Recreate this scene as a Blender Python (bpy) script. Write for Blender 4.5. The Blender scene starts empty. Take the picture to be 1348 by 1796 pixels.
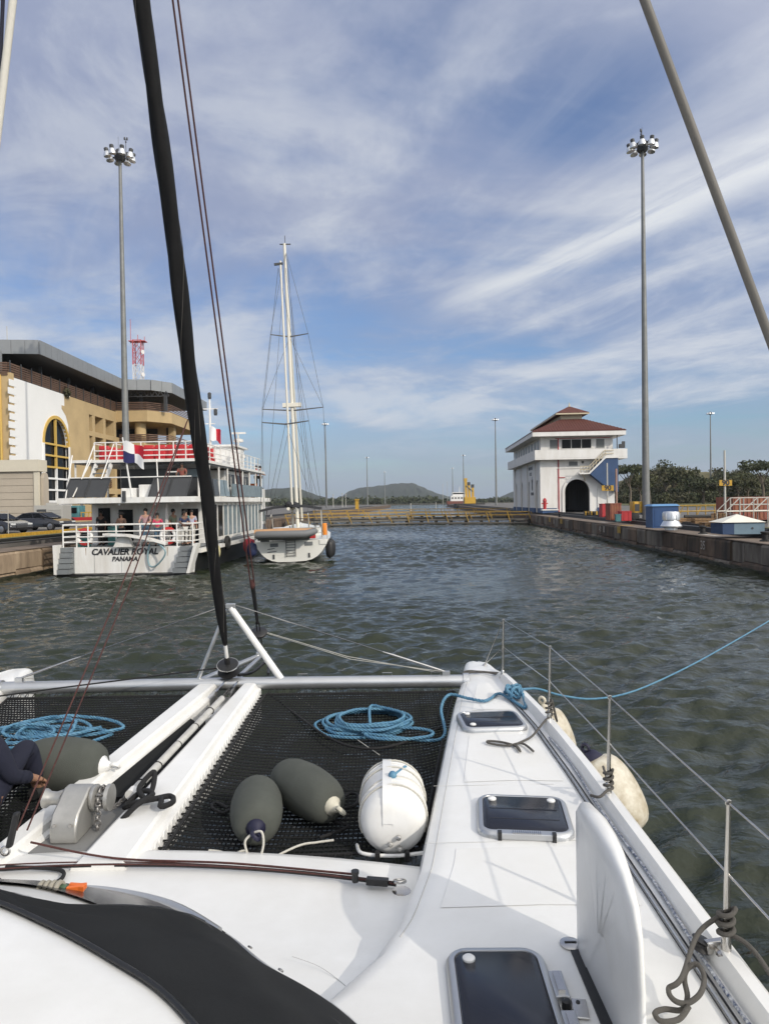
import bpy, bmesh, math, random
import numpy as np
from mathutils import Vector, Matrix, Euler, Quaternion
random.seed(7); np.random.seed(7)
R = math.radians
SC = bpy.context.scene
COL = SC.collection

# ------------------------------------------------------------------ camera
CAMZ = 3.3
FPX = 1245.0                      # focal length in photo pixels (1348 wide)
PITCH, ROLL = R(-0.83), R(-0.9)
cam_d = bpy.data.cameras.new('camera')
cam_d.sensor_fit = 'HORIZONTAL'; cam_d.sensor_width = 36.0
cam_d.lens = FPX / 1348 * 36.0
cam_d.clip_start = 0.05; cam_d.clip_end = 20000
cam = bpy.data.objects.new('camera', cam_d); COL.objects.link(cam)
CROT = Matrix.Rotation(R(90) + PITCH, 3, 'X') @ Matrix.Rotation(ROLL, 3, 'Z')
cam.matrix_world = Matrix.Translation((0, 0, CAMZ)) @ CROT.to_4x4()
SC.camera = cam

# ------------------------------------------------------------------ world + sun
SUN_EL = R(29)
SUN_AZ = Vector((0.70, -0.71, 0)).normalized()          # horizontal direction towards the sun
world = bpy.data.worlds.new('World'); SC.world = world; world.use_nodes = True
nt = world.node_tree; nt.nodes.clear()
def N(t, **kw):
    n = nt.nodes.new(t)
    for k, v in kw.items(): setattr(n, k, v)
    return n
def LK(a, b): nt.links.new(a, b)
def mth(op, a, b=None, clamp=False):
    n = N('ShaderNodeMath', operation=op, use_clamp=clamp)
    for i, v in enumerate((a, b)):
        if v is None: continue
        if isinstance(v, (int, float)): n.inputs[i].default_value = v
        else: LK(v, n.inputs[i])
    return n.outputs[0]
def rng(v, a, b, c=0.0, d=1.0, smooth=True):
    n = N('ShaderNodeMapRange'); n.interpolation_type = 'SMOOTHSTEP' if smooth else 'LINEAR'
    LK(v, n.inputs[0])
    for i, x in enumerate((a, b, c, d)): n.inputs[i + 1].default_value = x
    return n.outputs[0]
out = N('ShaderNodeOutputWorld'); bg = N('ShaderNodeBackground'); LK(bg.outputs[0], out.inputs[0])
bg.inputs[1].default_value = 0.135
sky = N('ShaderNodeTexSky', sky_type='NISHITA', sun_disc=False)
sky.sun_elevation = SUN_EL; sky.sun_rotation = math.atan2(SUN_AZ.x, SUN_AZ.y)
sky.air_density = 1.3; sky.dust_density = 0.35; sky.ozone_density = 2.2; sky.altitude = 10
tc = N('ShaderNodeTexCoord'); sp = N('ShaderNodeSeparateXYZ'); LK(tc.outputs['Generated'], sp.inputs[0])
zc = mth('MAXIMUM', sp.outputs[2], 0.0)
den = mth('ADD', zc, 0.11)
px_, py_ = mth('DIVIDE', sp.outputs[0], den), mth('DIVIDE', sp.outputs[1], den)
def combo(u, v, w=0.0):
    c = N('ShaderNodeCombineXYZ'); LK(u, c.inputs[0]); LK(v, c.inputs[1]); c.inputs[2].default_value = w
    return c.outputs[0]
# streak frame: u along the wind, v across it
su = mth('ADD', mth('MULTIPLY', px_, 0.54), mth('MULTIPLY', py_, -0.84))
sv = mth('ADD', mth('MULTIPLY', px_, 0.84), mth('MULTIPLY', py_, 0.54))
def noise(vec, scale, detail, rough, dist=0.0):
    n = N('ShaderNodeTexNoise'); n.noise_dimensions = '3D'; LK(vec, n.inputs['Vector'])
    n.inputs['Scale'].default_value = scale; n.inputs['Detail'].default_value = detail
    n.inputs['Roughness'].default_value = rough; n.inputs['Distortion'].default_value = dist
    return n.outputs['Fac']
veil = noise(combo(mth('MULTIPLY', px_, .8), py_, 3.7), 0.85, 7, 0.60, 0.7)
streak = noise(combo(mth('MULTIPLY', su, 0.30), mth('MULTIPLY', sv, 1.15), 1.3), 1.25, 8, 0.60, 0.55)
puff = noise(combo(px_, mth('MULTIPLY', py_, .8), 8.2), 1.6, 9, 0.62, 0.3)
gap = noise(combo(px_, py_, 5.1), 0.55, 2, 0.5, 0.2)
high = rng(sp.outputs[2], 0.10, 0.42)                    # more veil high up
low = rng(sp.outputs[2], 0.015, 0.12)
a_veil = mth('MULTIPLY', rng(veil, 0.26, 0.62), mth('ADD', mth('MULTIPLY', high, 0.50), 0.42))
a_str = mth('MULTIPLY', mth('MULTIPLY', rng(streak, 0.50, 0.76), low), mth('SUBTRACT', 0.75, mth('MULTIPLY', rng(sp.outputs[2], 0.30, 0.62), 0.5)))
a_puf = mth('MULTIPLY', mth('MULTIPLY', rng(puff, 0.60, 0.78), low), 0.55)
a_thin = mth('MULTIPLY', rng(gap, 0.35, 0.7), 0.25)
def gauss(v, c, w):
    d = mth('DIVIDE', mth('SUBTRACT', v, c), w); return mth('EXPONENT', mth('MULTIPLY', mth('MULTIPLY', d, d), -1.0))
# the long cirrus bands over the right bank, broken up by fibrous noise along the wind
fib = noise(combo(mth('MULTIPLY', su, 0.55), mth('MULTIPLY', sv, 3.2), 6.6), 1.7, 9, 0.62, 0.5)
svw = mth('ADD', sv, mth('MULTIPLY', mth('SUBTRACT', veil, 0.5), 0.35))
bands = mth('ADD', mth('ADD', gauss(svw, 1.64, 0.115), mth('MULTIPLY', gauss(svw, 1.97, 0.075), 0.75)), mth('MULTIPLY', gauss(svw, 2.42, 0.07), 0.5))
bands = mth('MULTIPLY', mth('MULTIPLY', bands, rng(su, -2.35, -1.75)), rng(fib, 0.26, 0.60))
a_band = mth('MULTIPLY', bands, 1.0, True)
# mottled wisps at middle height
wisp = noise(combo(mth('MULTIPLY', su, 0.8), sv, 2.2), 2.2, 9, 0.64, 0.6)
patch = noise(combo(mth('MULTIPLY', px_, 0.9), mth('MULTIPLY', py_, 0.75), 9.4), 1.15, 9, 0.60, 0.25)
a_pat = mth('MULTIPLY', mth('MULTIPLY', rng(patch, 0.42, 0.66), rng(sp.outputs[2], 0.03, 0.13)), 0.8)
a_wisp = mth('MULTIPLY', mth('MULTIPLY', rng(wisp, 0.43, 0.66), mth('MULTIPLY', rng(sp.outputs[2], 0.10, 0.22), rng(sp.outputs[2], 0.75, 0.45))), mth('ADD', mth('MULTIPLY', rng(veil, 0.36, 0.58), 0.38), 0.08))
gapm = mth('SUBTRACT', 1.0, mth('MULTIPLY', mth('MULTIPLY', gauss(px_, 0.42, 0.22), gauss(py_, 1.48, 0.22)), 0.7))
def screen(a, b):
    return mth('SUBTRACT', 1.0, mth('MULTIPLY', mth('SUBTRACT', 1.0, a), mth('SUBTRACT', 1.0, b)))
cov = screen(screen(screen(mth('MULTIPLY', screen(a_veil, a_pat), gapm), a_str), screen(a_puf, a_band)), screen(mth('MULTIPLY', a_thin, high), a_wisp))
# thin high veil is bluish grey, the dense streaks are white
dens = screen(a_pat, screen(screen(a_str, a_puf), screen(a_band, a_wisp)))
ccol = N('ShaderNodeMix', data_type='RGBA'); LK(dens, ccol.inputs[0])
ccol.inputs[6].default_value = (2.95, 3.4, 4.85, 1); ccol.inputs[7].default_value = (6.1, 6.45, 7.0, 1)
hz = rng(sp.outputs[2], -0.02, 0.13, 1.0, 0.0)
skyc = N('ShaderNodeMix', data_type='RGBA', blend_type='MULTIPLY'); skyc.inputs[0].default_value = 1.0
LK(sky.outputs[0], skyc.inputs[6]); skyc.inputs[7].default_value = (0.60, 0.78, 1.08, 1)
hzm = N('ShaderNodeMix', data_type='RGBA'); LK(mth('MULTIPLY', hz, 0.75), hzm.inputs[0])
LK(skyc.outputs[2], hzm.inputs[6]); hzm.inputs[7].default_value = (2.5, 3.25, 4.35, 1)
fin = N('ShaderNodeMix', data_type='RGBA'); LK(cov, fin.inputs[0])
LK(hzm.outputs[2], fin.inputs[6])
# thin cloud brightens towards the sun; glow added out of view for deck fill
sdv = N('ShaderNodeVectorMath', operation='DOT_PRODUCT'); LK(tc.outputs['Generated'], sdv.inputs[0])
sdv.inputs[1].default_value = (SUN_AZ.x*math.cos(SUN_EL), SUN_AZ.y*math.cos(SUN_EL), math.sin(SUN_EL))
fill_glow = mth('MULTIPLY', mth('POWER', mth('ADD', mth('MULTIPLY', sdv.outputs['Value'], 0.5), 0.5), 3.6), 19.0)
cglow = N('ShaderNodeVectorMath', operation='SCALE'); cglow.inputs[0].default_value = (1.0, 0.93, 0.78); LK(fill_glow, cglow.inputs['Scale'])
ccol_glow = N('ShaderNodeVectorMath', operation='ADD'); LK(ccol.outputs[2], ccol_glow.inputs[0]); LK(cglow.outputs[0], ccol_glow.inputs[1])
LK(ccol_glow.outputs[0], fin.inputs[7])
LK(fin.outputs[2], bg.inputs[0])

sun_d = bpy.data.lights.new('sun', 'SUN'); sun_d.energy = 2.85; sun_d.angle = R(0.6); sun_d.color = (1.0, 0.92, 0.80)
sun = bpy.data.objects.new('sun', sun_d); COL.objects.link(sun)
sdir = Vector((SUN_AZ.x * math.cos(SUN_EL), SUN_AZ.y * math.cos(SUN_EL), math.sin(SUN_EL)))
sun.rotation_euler = sdir.to_track_quat('Z', 'Y').to_euler()
sun.location = (30, -30, 40)
SC.view_settings.view_transform = 'Standard'; SC.view_settings.look = 'None'
SC.view_settings.exposure = -0.33; SC.view_settings.gamma = 1.0
SC.view_settings.use_curve_mapping = False
SC.render.engine = 'CYCLES'
SC.cycles.use_denoising = True
SC.cycles.max_bounces = 7; SC.cycles.diffuse_bounces = 3; SC.cycles.glossy_bounces = 4
SC.cycles.transparent_max_bounces = 8; SC.cycles.caustics_reflective = False; SC.cycles.caustics_refractive = False

# ------------------------------------------------------------------ pixel -> place (used only to survey coordinates)
CP = Vector((0, 0, CAMZ))
def ray(px, py): return CROT @ Vector(((px - 674) / FPX, -(py - 898) / FPX, -1.0))
def at(px, py, y):
    d = ray(px, py); return CP + d * (y / d.y)
def onz(px, py, z):
    d = ray(px, py); return CP + d * ((z - CAMZ) / d.z)
# lock frame: s along the chamber, t across it
LA = R(3.15)
def LW(s, t, z=0.0): return Vector((t * math.cos(LA) + s * math.sin(LA), s * math.cos(LA) - t * math.sin(LA), z))
ZC, ZG = 1.3, 1.5                 # coping and yard heights above the water
TR, TL = 14.2, -19.1              # the two wall faces

# ------------------------------------------------------------------ materials
MATS = {}
def M(name, col, rough=0.5, metal=0.0, var=0.0, vscale=3.0, bump=0.0, bscale=40.0, col2=None, detail=6, stretch=None, spec=None, coat=0.0, alpha=None, transm=0.0):
    if name in MATS: return MATS[name]
    m = bpy.data.materials.new(name); m.use_nodes = True
    t = m.node_tree; b = t.nodes['Principled BSDF']
    c = (*col, 1.0)
    b.inputs['Base Color'].default_value = c
    b.inputs['Roughness'].default_value = rough; b.inputs['Metallic'].default_value = metal
    if spec is not None: b.inputs['Specular IOR Level'].default_value = spec
    if coat: b.inputs['Coat Weight'].default_value = coat; b.inputs['Coat Roughness'].default_value = .1
    if transm: b.inputs['Transmission Weight'].default_value = transm
    if alpha is not None: b.inputs['Alpha'].default_value = alpha
    if var or bump:
        tcn = t.nodes.new('ShaderNodeTexCoord'); mp = t.nodes.new('ShaderNodeMapping')
        t.links.new(tcn.outputs['Object'], mp.inputs[0])
        if stretch: mp.inputs['Scale'].default_value = stretch
    if var:
        n = t.nodes.new('ShaderNodeTexNoise'); n.inputs['Scale'].default_value = vscale
        n.inputs['Detail'].default_value = detail; n.inputs['Roughness'].default_value = 0.62
        t.links.new(mp.outputs[0], n.inputs['Vector'])
        r = t.nodes.new('ShaderNodeMapRange'); r.inputs[1].default_value = 0.32; r.inputs[2].default_value = 0.70
        t.links.new(n.outputs['Fac'], r.inputs[0])
        mx = t.nodes.new('ShaderNodeMix'); mx.data_type = 'RGBA'
        t.links.new(r.outputs[0], mx.inputs[0])
        c2 = (*col2, 1.0) if col2 else tuple(max(0, x * (1 - var)) for x in col) + (1.0,)
        mx.inputs[6].default_value = c; mx.inputs[7].default_value = c2
        t.links.new(mx.outputs[2], b.inputs['Base Color'])
    if bump:
        n2 = t.nodes.new('ShaderNodeTexNoise'); n2.inputs['Scale'].default_value = bscale; n2.inputs['Detail'].default_value = 5
        t.links.new(mp.outputs[0], n2.inputs['Vector'])
        bp = t.nodes.new('ShaderNodeBump'); bp.inputs['Strength'].default_value = bump; bp.inputs['Distance'].default_value = 0.02
        t.links.new(n2.outputs['Fac'], bp.inputs['Height']); t.links.new(bp.outputs[0], b.inputs['Normal'])
    MATS[name] = m
    return m

# ------------------------------------------------------------------ mesh builder
WL = {}                            # world location of every root / part (translation only)
class B:
    def __init__(s): s.v = []; s.f = []; s.mi = []; s.cur = 0
    def add(s, vs, fs):
        o = len(s.v); s.v.extend(tuple(x) for x in vs)
        for f in fs: s.f.append(tuple(i + o for i in f)); s.mi.append(s.cur)
        return s
    def box(s, lo, hi):
        x0, y0, z0 = lo; x1, y1, z1 = hi
        return s.add([(x0,y0,z0),(x1,y0,z0),(x1,y1,z0),(x0,y1,z0),(x0,y0,z1),(x1,y0,z1),(x1,y1,z1),(x0,y1,z1)],
              [(0,3,2,1),(4,5,6,7),(0,1,5,4),(1,2,6,5),(2,3,7,6),(3,0,4,7)])
    def cbox(s, c, size, rz=0.0, rot=None):
        m = rot if rot is not None else Matrix.Rotation(rz, 3, 'Z')
        hx, hy, hz_ = size[0]/2, size[1]/2, size[2]/2; c = Vector(c)
        vs = [c + m @ Vector(p) for p in ((-hx,-hy,-hz_),(hx,-hy,-hz_),(hx,hy,-hz_),(-hx,hy,-hz_),(-hx,-hy,hz_),(hx,-hy,hz_),(hx,hy,hz_),(-hx,hy,hz_))]
        return s.add(vs, [(0,3,2,1),(4,5,6,7),(0,1,5,4),(1,2,6,5),(2,3,7,6),(3,0,4,7)])
    def rbox(s, lo, hi, r, axis=2):
        """box with its vertical edges rounded and the top edge softened"""
        x0,y0,z0 = lo; x1,y1,z1 = hi; n = 4
        def ring(i):
            p = []
            for cx, cy, a0 in ((x1-r,y1-r,0),(x0+r,y1-r,90),(x0+r,y0+r,180),(x1-r,y0+r,270)):
                for k in range(n+1):
                    a = R(a0 + 90*k/n); p.append((cx+(r-i)*math.cos(a), cy+(r-i)*math.sin(a)))
            return p
        e = min(r*0.5, (z1-z0)*0.3)
        rows = [[(x,y,z0) for x,y in ring(0)], [(x,y,z1-e) for x,y in ring(0)], [(x,y,z1-e*.3) for x,y in ring(e*.35)], [(x,y,z1) for x,y in ring(e)]]
        return s.loft(rows, cap=True)
    def loft(s, rows, closed=True, cap=False):
        n = len(rows[0]); vs = [p for r in rows for p in r]; fs = []
        for i in range(len(rows)-1):
            for j in range(n if closed else n-1):
                k = (j+1) % n
                fs.append((i*n+j, i*n+k, (i+1)*n+k, (i+1)*n+j))
        if cap:
            fs.append(tuple(range(n-1, -1, -1))); fs.append(tuple((len(rows)-1)*n+j for j in range(n)))
        return s.add(vs, fs)
    def tube(s, pts, r, n=8, cap=True):
        pts = [Vector(p) for p in pts]; rows = []; k = len(pts)
        rr = r if isinstance(r, (list, tuple)) else [r]*k
        t0 = (pts[1]-pts[0]).normalized()
        up = Vector((0,0,1)) if abs(t0.z) < 0.9 else Vector((1,0,0))
        nrm = (up - t0*up.dot(t0)).normalized()
        for i in range(k):
            t = (pts[min(i+1,k-1)] - pts[max(i-1,0)])
            if t.length < 1e-9: t = t0.copy()
            t.normalize(); nrm = nrm - t*nrm.dot(t)
            if nrm.length < 1e-6: nrm = t.orthogonal()
            nrm.normalize(); bn = t.cross(nrm)
            rows.append([pts[i] + (nrm*math.cos(2*math.pi*j/n) + bn*math.sin(2*math.pi*j/n))*rr[i] for j in range(n)])
        return s.loft(rows, cap=cap)
    def bar(s, a, b, w, h=None, up=(0,0,1)):
        a, b = Vector(a), Vector(b); h = h or w; t = (b-a).normalized(); u = Vector(up)
        if abs(t.dot(u)) > 0.97: u = Vector((0,1,0)) if abs(t.y) < .9 else Vector((1,0,0))
        sd = t.cross(u).normalized(); u = sd.cross(t)
        q = [(-w/2,-h/2),(w/2,-h/2),(w/2,h/2),(-w/2,h/2)]
        return s.loft([[p + sd*i + u*j for i, j in q] for p in (a, b)], cap=True)
    def lathe(s, prof, o=(0,0,0), axis=(0,0,1), n=20):
        o = Vector(o); ax = Vector(axis).normalized(); e1 = ax.orthogonal().normalized(); e2 = ax.cross(e1)
        rows = [[o + ax*h + (e1*math.cos(2*math.pi*j/n)+e2*math.sin(2*math.pi*j/n))*max(r,1e-4) for j in range(n)] for r, h in prof]
        return s.loft(rows, cap=True)
    def ball(s, c, r, n=14, sc=(1,1,1)):
        c = Vector(c); rows = []
        for i in range(n//2+1):
            a = -math.pi/2 + math.pi*i/(n//2)
            rows.append([c + Vector((r*sc[0]*max(math.cos(a),.001)*math.cos(2*math.pi*j/n), r*sc[1]*max(math.cos(a),.001)*math.sin(2*math.pi*j/n), r*sc[2]*math.sin(a))) for j in range(n)])
        return s.loft(rows, cap=True)
    def torus(s, c, Rr, r, axis=(0,0,1), n=20, m=8):
        c = Vector(c); ax = Vector(axis).normalized(); e1 = ax.orthogonal().normalized(); e2 = ax.cross(e1)
        rows = []
        for i in range(n+1):
            a = 2*math.pi*i/n; d = e1*math.cos(a)+e2*math.sin(a)
            rows.append([c + d*(Rr + r*math.cos(2*math.pi*j/m)) + ax*r*math.sin(2*math.pi*j/m) for j in range(m)])
        return s.loft(rows)
    def prism(s, poly, a, b, plane='xy'):
        """polygon extruded between a and b along the missing axis"""
        f = {'xy': lambda p, w: (p[0], p[1], w), 'xz': lambda p, w: (p[0], w, p[1]), 'yz': lambda p, w: (w, p[0], p[1])}[plane]
        return s.loft([[f(p, a) for p in poly], [f(p, b) for p in poly]], cap=True)
    def quad(s, a, b, c, d): return s.add([a, b, c, d], [(0,1,2,3)])
    def build(s, name, mat, parent=None, smooth=None, local=False, bevel=0.0, fix=True):
        me = bpy.data.meshes.new(name); me.from_pydata([tuple(p) for p in s.v], [], s.f)
        mats = mat if isinstance(mat, (list, tuple)) else [mat]
        for m in mats: me.materials.append(m)
        if len(mats) > 1: me.polygons.foreach_set('material_index', s.mi)
        if fix:
            bm = bmesh.new(); bm.from_mesh(me); bmesh.ops.recalc_face_normals(bm, faces=bm.faces); bm.to_mesh(me); bm.free()
        me.update()
        if smooth is not None:
            me.polygons.foreach_set('use_smooth', [True]*len(me.polygons))
            try: me.set_sharp_from_angle(angle=R(smooth))
            except Exception: pass
        o = bpy.data.objects.new(name, me); COL.objects.link(o)
        if bevel:
            md = o.modifiers.new('bevel', 'BEVEL'); md.width = bevel; md.segments = 2; md.limit_method = 'ANGLE'; md.angle_limit = R(40)
        adopt(o, parent, local)
        return o
def adopt(o, parent, local=False):
    WL[o.name] = Vector((0,0,0)) if not (local and parent) else WL.get(parent.name, Vector())
    if parent is not None:
        o.parent = parent
        if not local: o.matrix_parent_inverse = Matrix.Translation(-Vector(WL.get(parent.name, (0,0,0))))
    return o
def tag(o, label, cat, group=None):
    o['label'] = label; o['category'] = cat
    if group: o['group'] = group
    return o
def thing(name, label, cat, loc=(0,0,0), rz=0.0, group=None):
    o = bpy.data.objects.new(name, None); o.empty_display_size = .1; COL.objects.link(o)
    o.location = loc; o.rotation_euler = (0,0,rz); WL[o.name] = Vector(loc)
    return tag(o, label, cat, group)
def struct(o): o['kind'] = 'structure'; return o
def stuff(o): o['kind'] = 'stuff'; return o
def copy_tree(o, parent=None):
    c = o.copy(); COL.objects.link(c); WL[c.name] = WL.get(o.name, Vector())
    if parent is not None: c.parent = parent
    for ch in list(o.children): copy_tree(ch, c)
    return c
def text(body, size, mat, parent, loc, rot, name='lettering', local=True, shear=0.0, off=0.0, align='CENTER', ext=0.004):
    cu = bpy.data.curves.new(name, 'FONT'); cu.body = body; cu.size = size; cu.shear = shear; cu.offset = off
    cu.align_x = align; cu.align_y = 'CENTER'; cu.extrude = ext; cu.materials.append(mat)
    t = bpy.data.objects.new(name, cu); COL.objects.link(t)
    bpy.context.view_layer.update(); dg = bpy.context.evaluated_depsgraph_get()
    me = bpy.data.meshes.new_from_object(t.evaluated_get(dg)); bpy.data.objects.remove(t)
    if not me.materials: me.materials.append(mat)
    o = bpy.data.objects.new(name, me); COL.objects.link(o); adopt(o, parent, local)
    o.location = loc; o.rotation_euler = rot
    return o
def catmull(pts, per=8, closed=False):
    P = [Vector(p) for p in pts]; n = len(P); o = []
    for i in range(n if closed else n-1):
        g = lambda k: P[k % n] if closed else P[max(0, min(n-1, k))]
        a, b, c, d = g(i-1), g(i), g(i+1), g(i+2)
        for k in range(per):
            t = k/per; o.append(0.5*((2*b)+(c-a)*t+(2*a-5*b+4*c-d)*t*t+(3*b-a-3*c+d)*t**3))
    o.append(P[0].copy() if closed else P[-1].copy())
    return o
def rope3(bld, pts, r, pitch=None, n=5):
    """three-strand laid rope along a path"""
    pts = [Vector(p) for p in pts]; pitch = pitch or r*7
    L = [0.0]
    for a, b in zip(pts, pts[1:]): L.append(L[-1] + (b-a).length)
    m = max(2, int(L[-1]/(pitch/7))); idx = 0; P = []
    for i in range(m+1):
        t = L[-1]*i/m
        while idx < len(L)-2 and L[idx+1] < t: idx += 1
        f = (t-L[idx])/max(1e-9, L[idx+1]-L[idx]); P.append(pts[idx].lerp(pts[idx+1], min(1, f)))
    nrm = None; fr = []
    for i in range(m+1):
        t = (P[min(i+1,m)]-P[max(i-1,0)]).normalized()
        if nrm is None: nrm = t.orthogonal()
        nrm = (nrm - t*nrm.dot(t)).normalized(); fr.append((nrm.copy(), t.cross(nrm)))
    for k in range(3):
        q = []
        for i in range(m+1):
            a = 2*math.pi*(i/7.0 + k/3.0); q.append(P[i] + (fr[i][0]*math.cos(a)+fr[i][1]*math.sin(a))*r*0.52)
        bld.tube(q, r*0.56, n=n)
    return bld
# ================================================================== WATER
def wave_fn():
    rs = np.random.RandomState(11); comp = []
    for i in range(70):
        lam = 0.24 * (13 ** (i/69.0)); k = 2*math.pi/lam
        a = 0.0088 * lam**0.70 * (0.7+0.6*rs.rand()) * (1.0 if lam < 1.3 else 0.60)
        th = R(-72) + rs.normal(0, 0.55); comp.append((k*math.cos(th), k*math.sin(th), a, rs.rand()*6.283))
    def f(x, y):
        z = np.zeros_like(x)
        for kx, ky, a, p in comp:
            ph = kx*x + ky*y + p
            z += a*(np.sin(ph) + 0.28*np.cos(2*ph))
        patch = 0.75 + 0.45*np.sin(0.21*x + 0.8 + 0.9*np.sin(.11*y)) * np.sin(0.16*y + 0.3*np.sin(.3*x))
        return z*patch
    return f
WF = wave_fn()
def water_mat():
    m = bpy.data.materials.new('canal_water'); m.use_nodes = True; t = m.node_tree; b = t.nodes['Principled BSDF']
    b.inputs['Base Color'].default_value = (0.030, 0.036, 0.026, 1); b.inputs['Roughness'].default_value = 0.06
    b.inputs['IOR'].default_value = 1.333
    tcn = t.nodes.new('ShaderNodeTexCoord'); mp = t.nodes.new('ShaderNodeMapping'); mp.inputs['Scale'].default_value = (0.75, 1.25, 1)
    mp.inputs['Rotation'].default_value = (0, 0, R(14)); t.links.new(tcn.outputs['Object'], mp.inputs[0])
    h = None
    for sc_, w in ((2.6, 0.85), (6.5, 0.45), (17.0, 0.14)):
        n = t.nodes.new('ShaderNodeTexNoise'); n.inputs['Scale'].default_value = sc_; n.inputs['Detail'].default_value = 3; n.inputs['Distortion'].default_value = .35
        t.links.new(mp.outputs[0], n.inputs['Vector'])
        q = t.nodes.new('ShaderNodeMath'); q.operation = 'MULTIPLY'; q.inputs[1].default_value = w; t.links.new(n.outputs['Fac'], q.inputs[0])
        if h is None: h = q.outputs[0]
        else:
            s_ = t.nodes.new('ShaderNodeMath'); s_.operation = 'ADD'; t.links.new(h, s_.inputs[0]); t.links.new(q.outputs[0], s_.inputs[1]); h = s_.outputs[0]
    bp = t.nodes.new('ShaderNodeBump'); bp.inputs['Strength'].default_value = 0.72; bp.inputs['Distance'].default_value = 0.075
    t.links.new(h, bp.inputs['Height']); t.links.new(bp.outputs[0], b.inputs['Normal'])
    n = t.nodes.new('ShaderNodeTexNoise'); n.inputs['Scale'].default_value = 0.22; n.inputs['Detail'].default_value = 4
    t.links.new(mp.outputs[0], n.inputs['Vector'])
    mx = t.nodes.new('ShaderNodeMix'); mx.data_type = 'RGBA'; t.links.new(n.outputs['Fac'], mx.inputs[0])
    mx.inputs[6].default_value = (0.026, 0.034, 0.020, 1); mx.inputs[7].default_value = (0.014, 0.018, 0.010, 1)
    t.links.new(mx.outputs[2], b.inputs['Base Color'])
    return m
def water():
    vs, fs = [], []
    def grid(x0, x1, y0, y1, st, zoff=0.0, flat=False):
        nx, ny = int((x1-x0)/st)+1, int((y1-y0)/st)+1
        X, Y = np.meshgrid(np.linspace(x0, x1, nx), np.linspace(y0, y1, ny))
        Z = np.zeros_like(X) if flat else WF(X, Y)
        o = len(vs); vs.extend(zip(X.ravel().tolist(), Y.ravel().tolist(), (Z+zoff).ravel().tolist()))
        i = np.arange(nx*ny).reshape(ny, nx)
        q = np.stack([i[:-1,:-1], i[:-1,1:], i[1:,1:], i[1:,:-1]], -1).reshape(-1, 4) + o
        fs.extend(map(tuple, q.tolist()))
    grid(-15, 16, -2, 24, 0.07)
    grid(-22, 25, 24, 116, 0.17)
    grid(-6000, 6000, 116, 12000, 500, -0.05, True)
    grid(-40, -22, -40, 116, 3, -0.05, True); grid(25, 40, -40, 116, 3, -0.05, True)
    grid(-22, 25, -40, -2, 1.0)
    for a, b in ((-22, -15), (16, 25)): grid(a, b, -2, 24, 0.5)
    me = bpy.data.meshes.new('water'); me.from_pydata(vs, [], fs); me.materials.append(water_mat())
    me.polygons.foreach_set('use_smooth', [True]*len(me.polygons)); me.update()
    o = bpy.data.objects.new('water', me); COL.objects.link(o); struct(o); WL[o.name] = Vector()
water()

# ================================================================== BANKS
m_conc = M('wall_concrete', (0.20,0.135,0.090), .9, var=.6, vscale=1.3, bump=.9, bscale=5, col2=(0.05,0.04,0.033), stretch=(1,1,.35))
m_conc_l = M('wall_concrete_tan', (0.34,0.25,0.165), .9, var=.6, vscale=1.1, bump=.7, bscale=7, col2=(0.15,0.105,0.07), stretch=(1,1,.4))
m_cope = M('coping_concrete', (0.215,0.165,0.125), .85, var=.5, vscale=.7, bump=.4, bscale=12)
m_weed = M('wet_weed', (0.035,0.035,0.018), .6, var=.6, vscale=2, bump=.6, bscale=12)
m_black = M('black_iron', (0.018,0.017,0.017), .6, var=.4, vscale=3)
m_asph = M('yard_asphalt', (0.16,0.15,0.14), .9, var=.45, vscale=.35, bump=.25, bscale=20)
m_grass = M('grass_green', (0.085,0.105,0.032), .95, var=.5, vscale=.8, bump=.6, bscale=14, col2=(0.13,0.11,0.05))
m_yel = M('safety_yellow', (0.62,0.36,0.035), .55, var=.45, vscale=5)
m_white = M('white_paint', (0.78,0.77,0.74), .5, var=.12, vscale=2)
def slab(name, pts, z0, z1, mat, kind=True):
    o = B().prism([(p.x, p.y) for p in pts], z0, z1).build(name, mat)
    return struct(o) if kind else o
def band(t0, t1, s0, s1): return [LW(s0,t0), LW(s0,t1), LW(s1,t1), LW(s1,t0)]
slab('quay_right', band(TR+1.9, 700, -60, 420), -2, ZG, m_asph)
slab('quay_left', band(-700, TL-1.7, -60, 420), -2, ZG, m_asph)
slab('grass_verge_right', band(TR+3.6, TR+7.2, -30, 41), ZG-.2, ZG+.03, m_grass)
slab('grass_verge_left', band(TL-5.6, TL-2.4, -30, 64), ZG-.2, ZG+.03, m_grass)
slab('grass_field_right', band(TR+34, 320, 30, 300), ZG-.2, ZG+.05, m_grass)
slab('road_left', band(TL-12.5, TL-6.0, -30, 70), ZG-.2, ZG+.02, m_asph)

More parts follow.
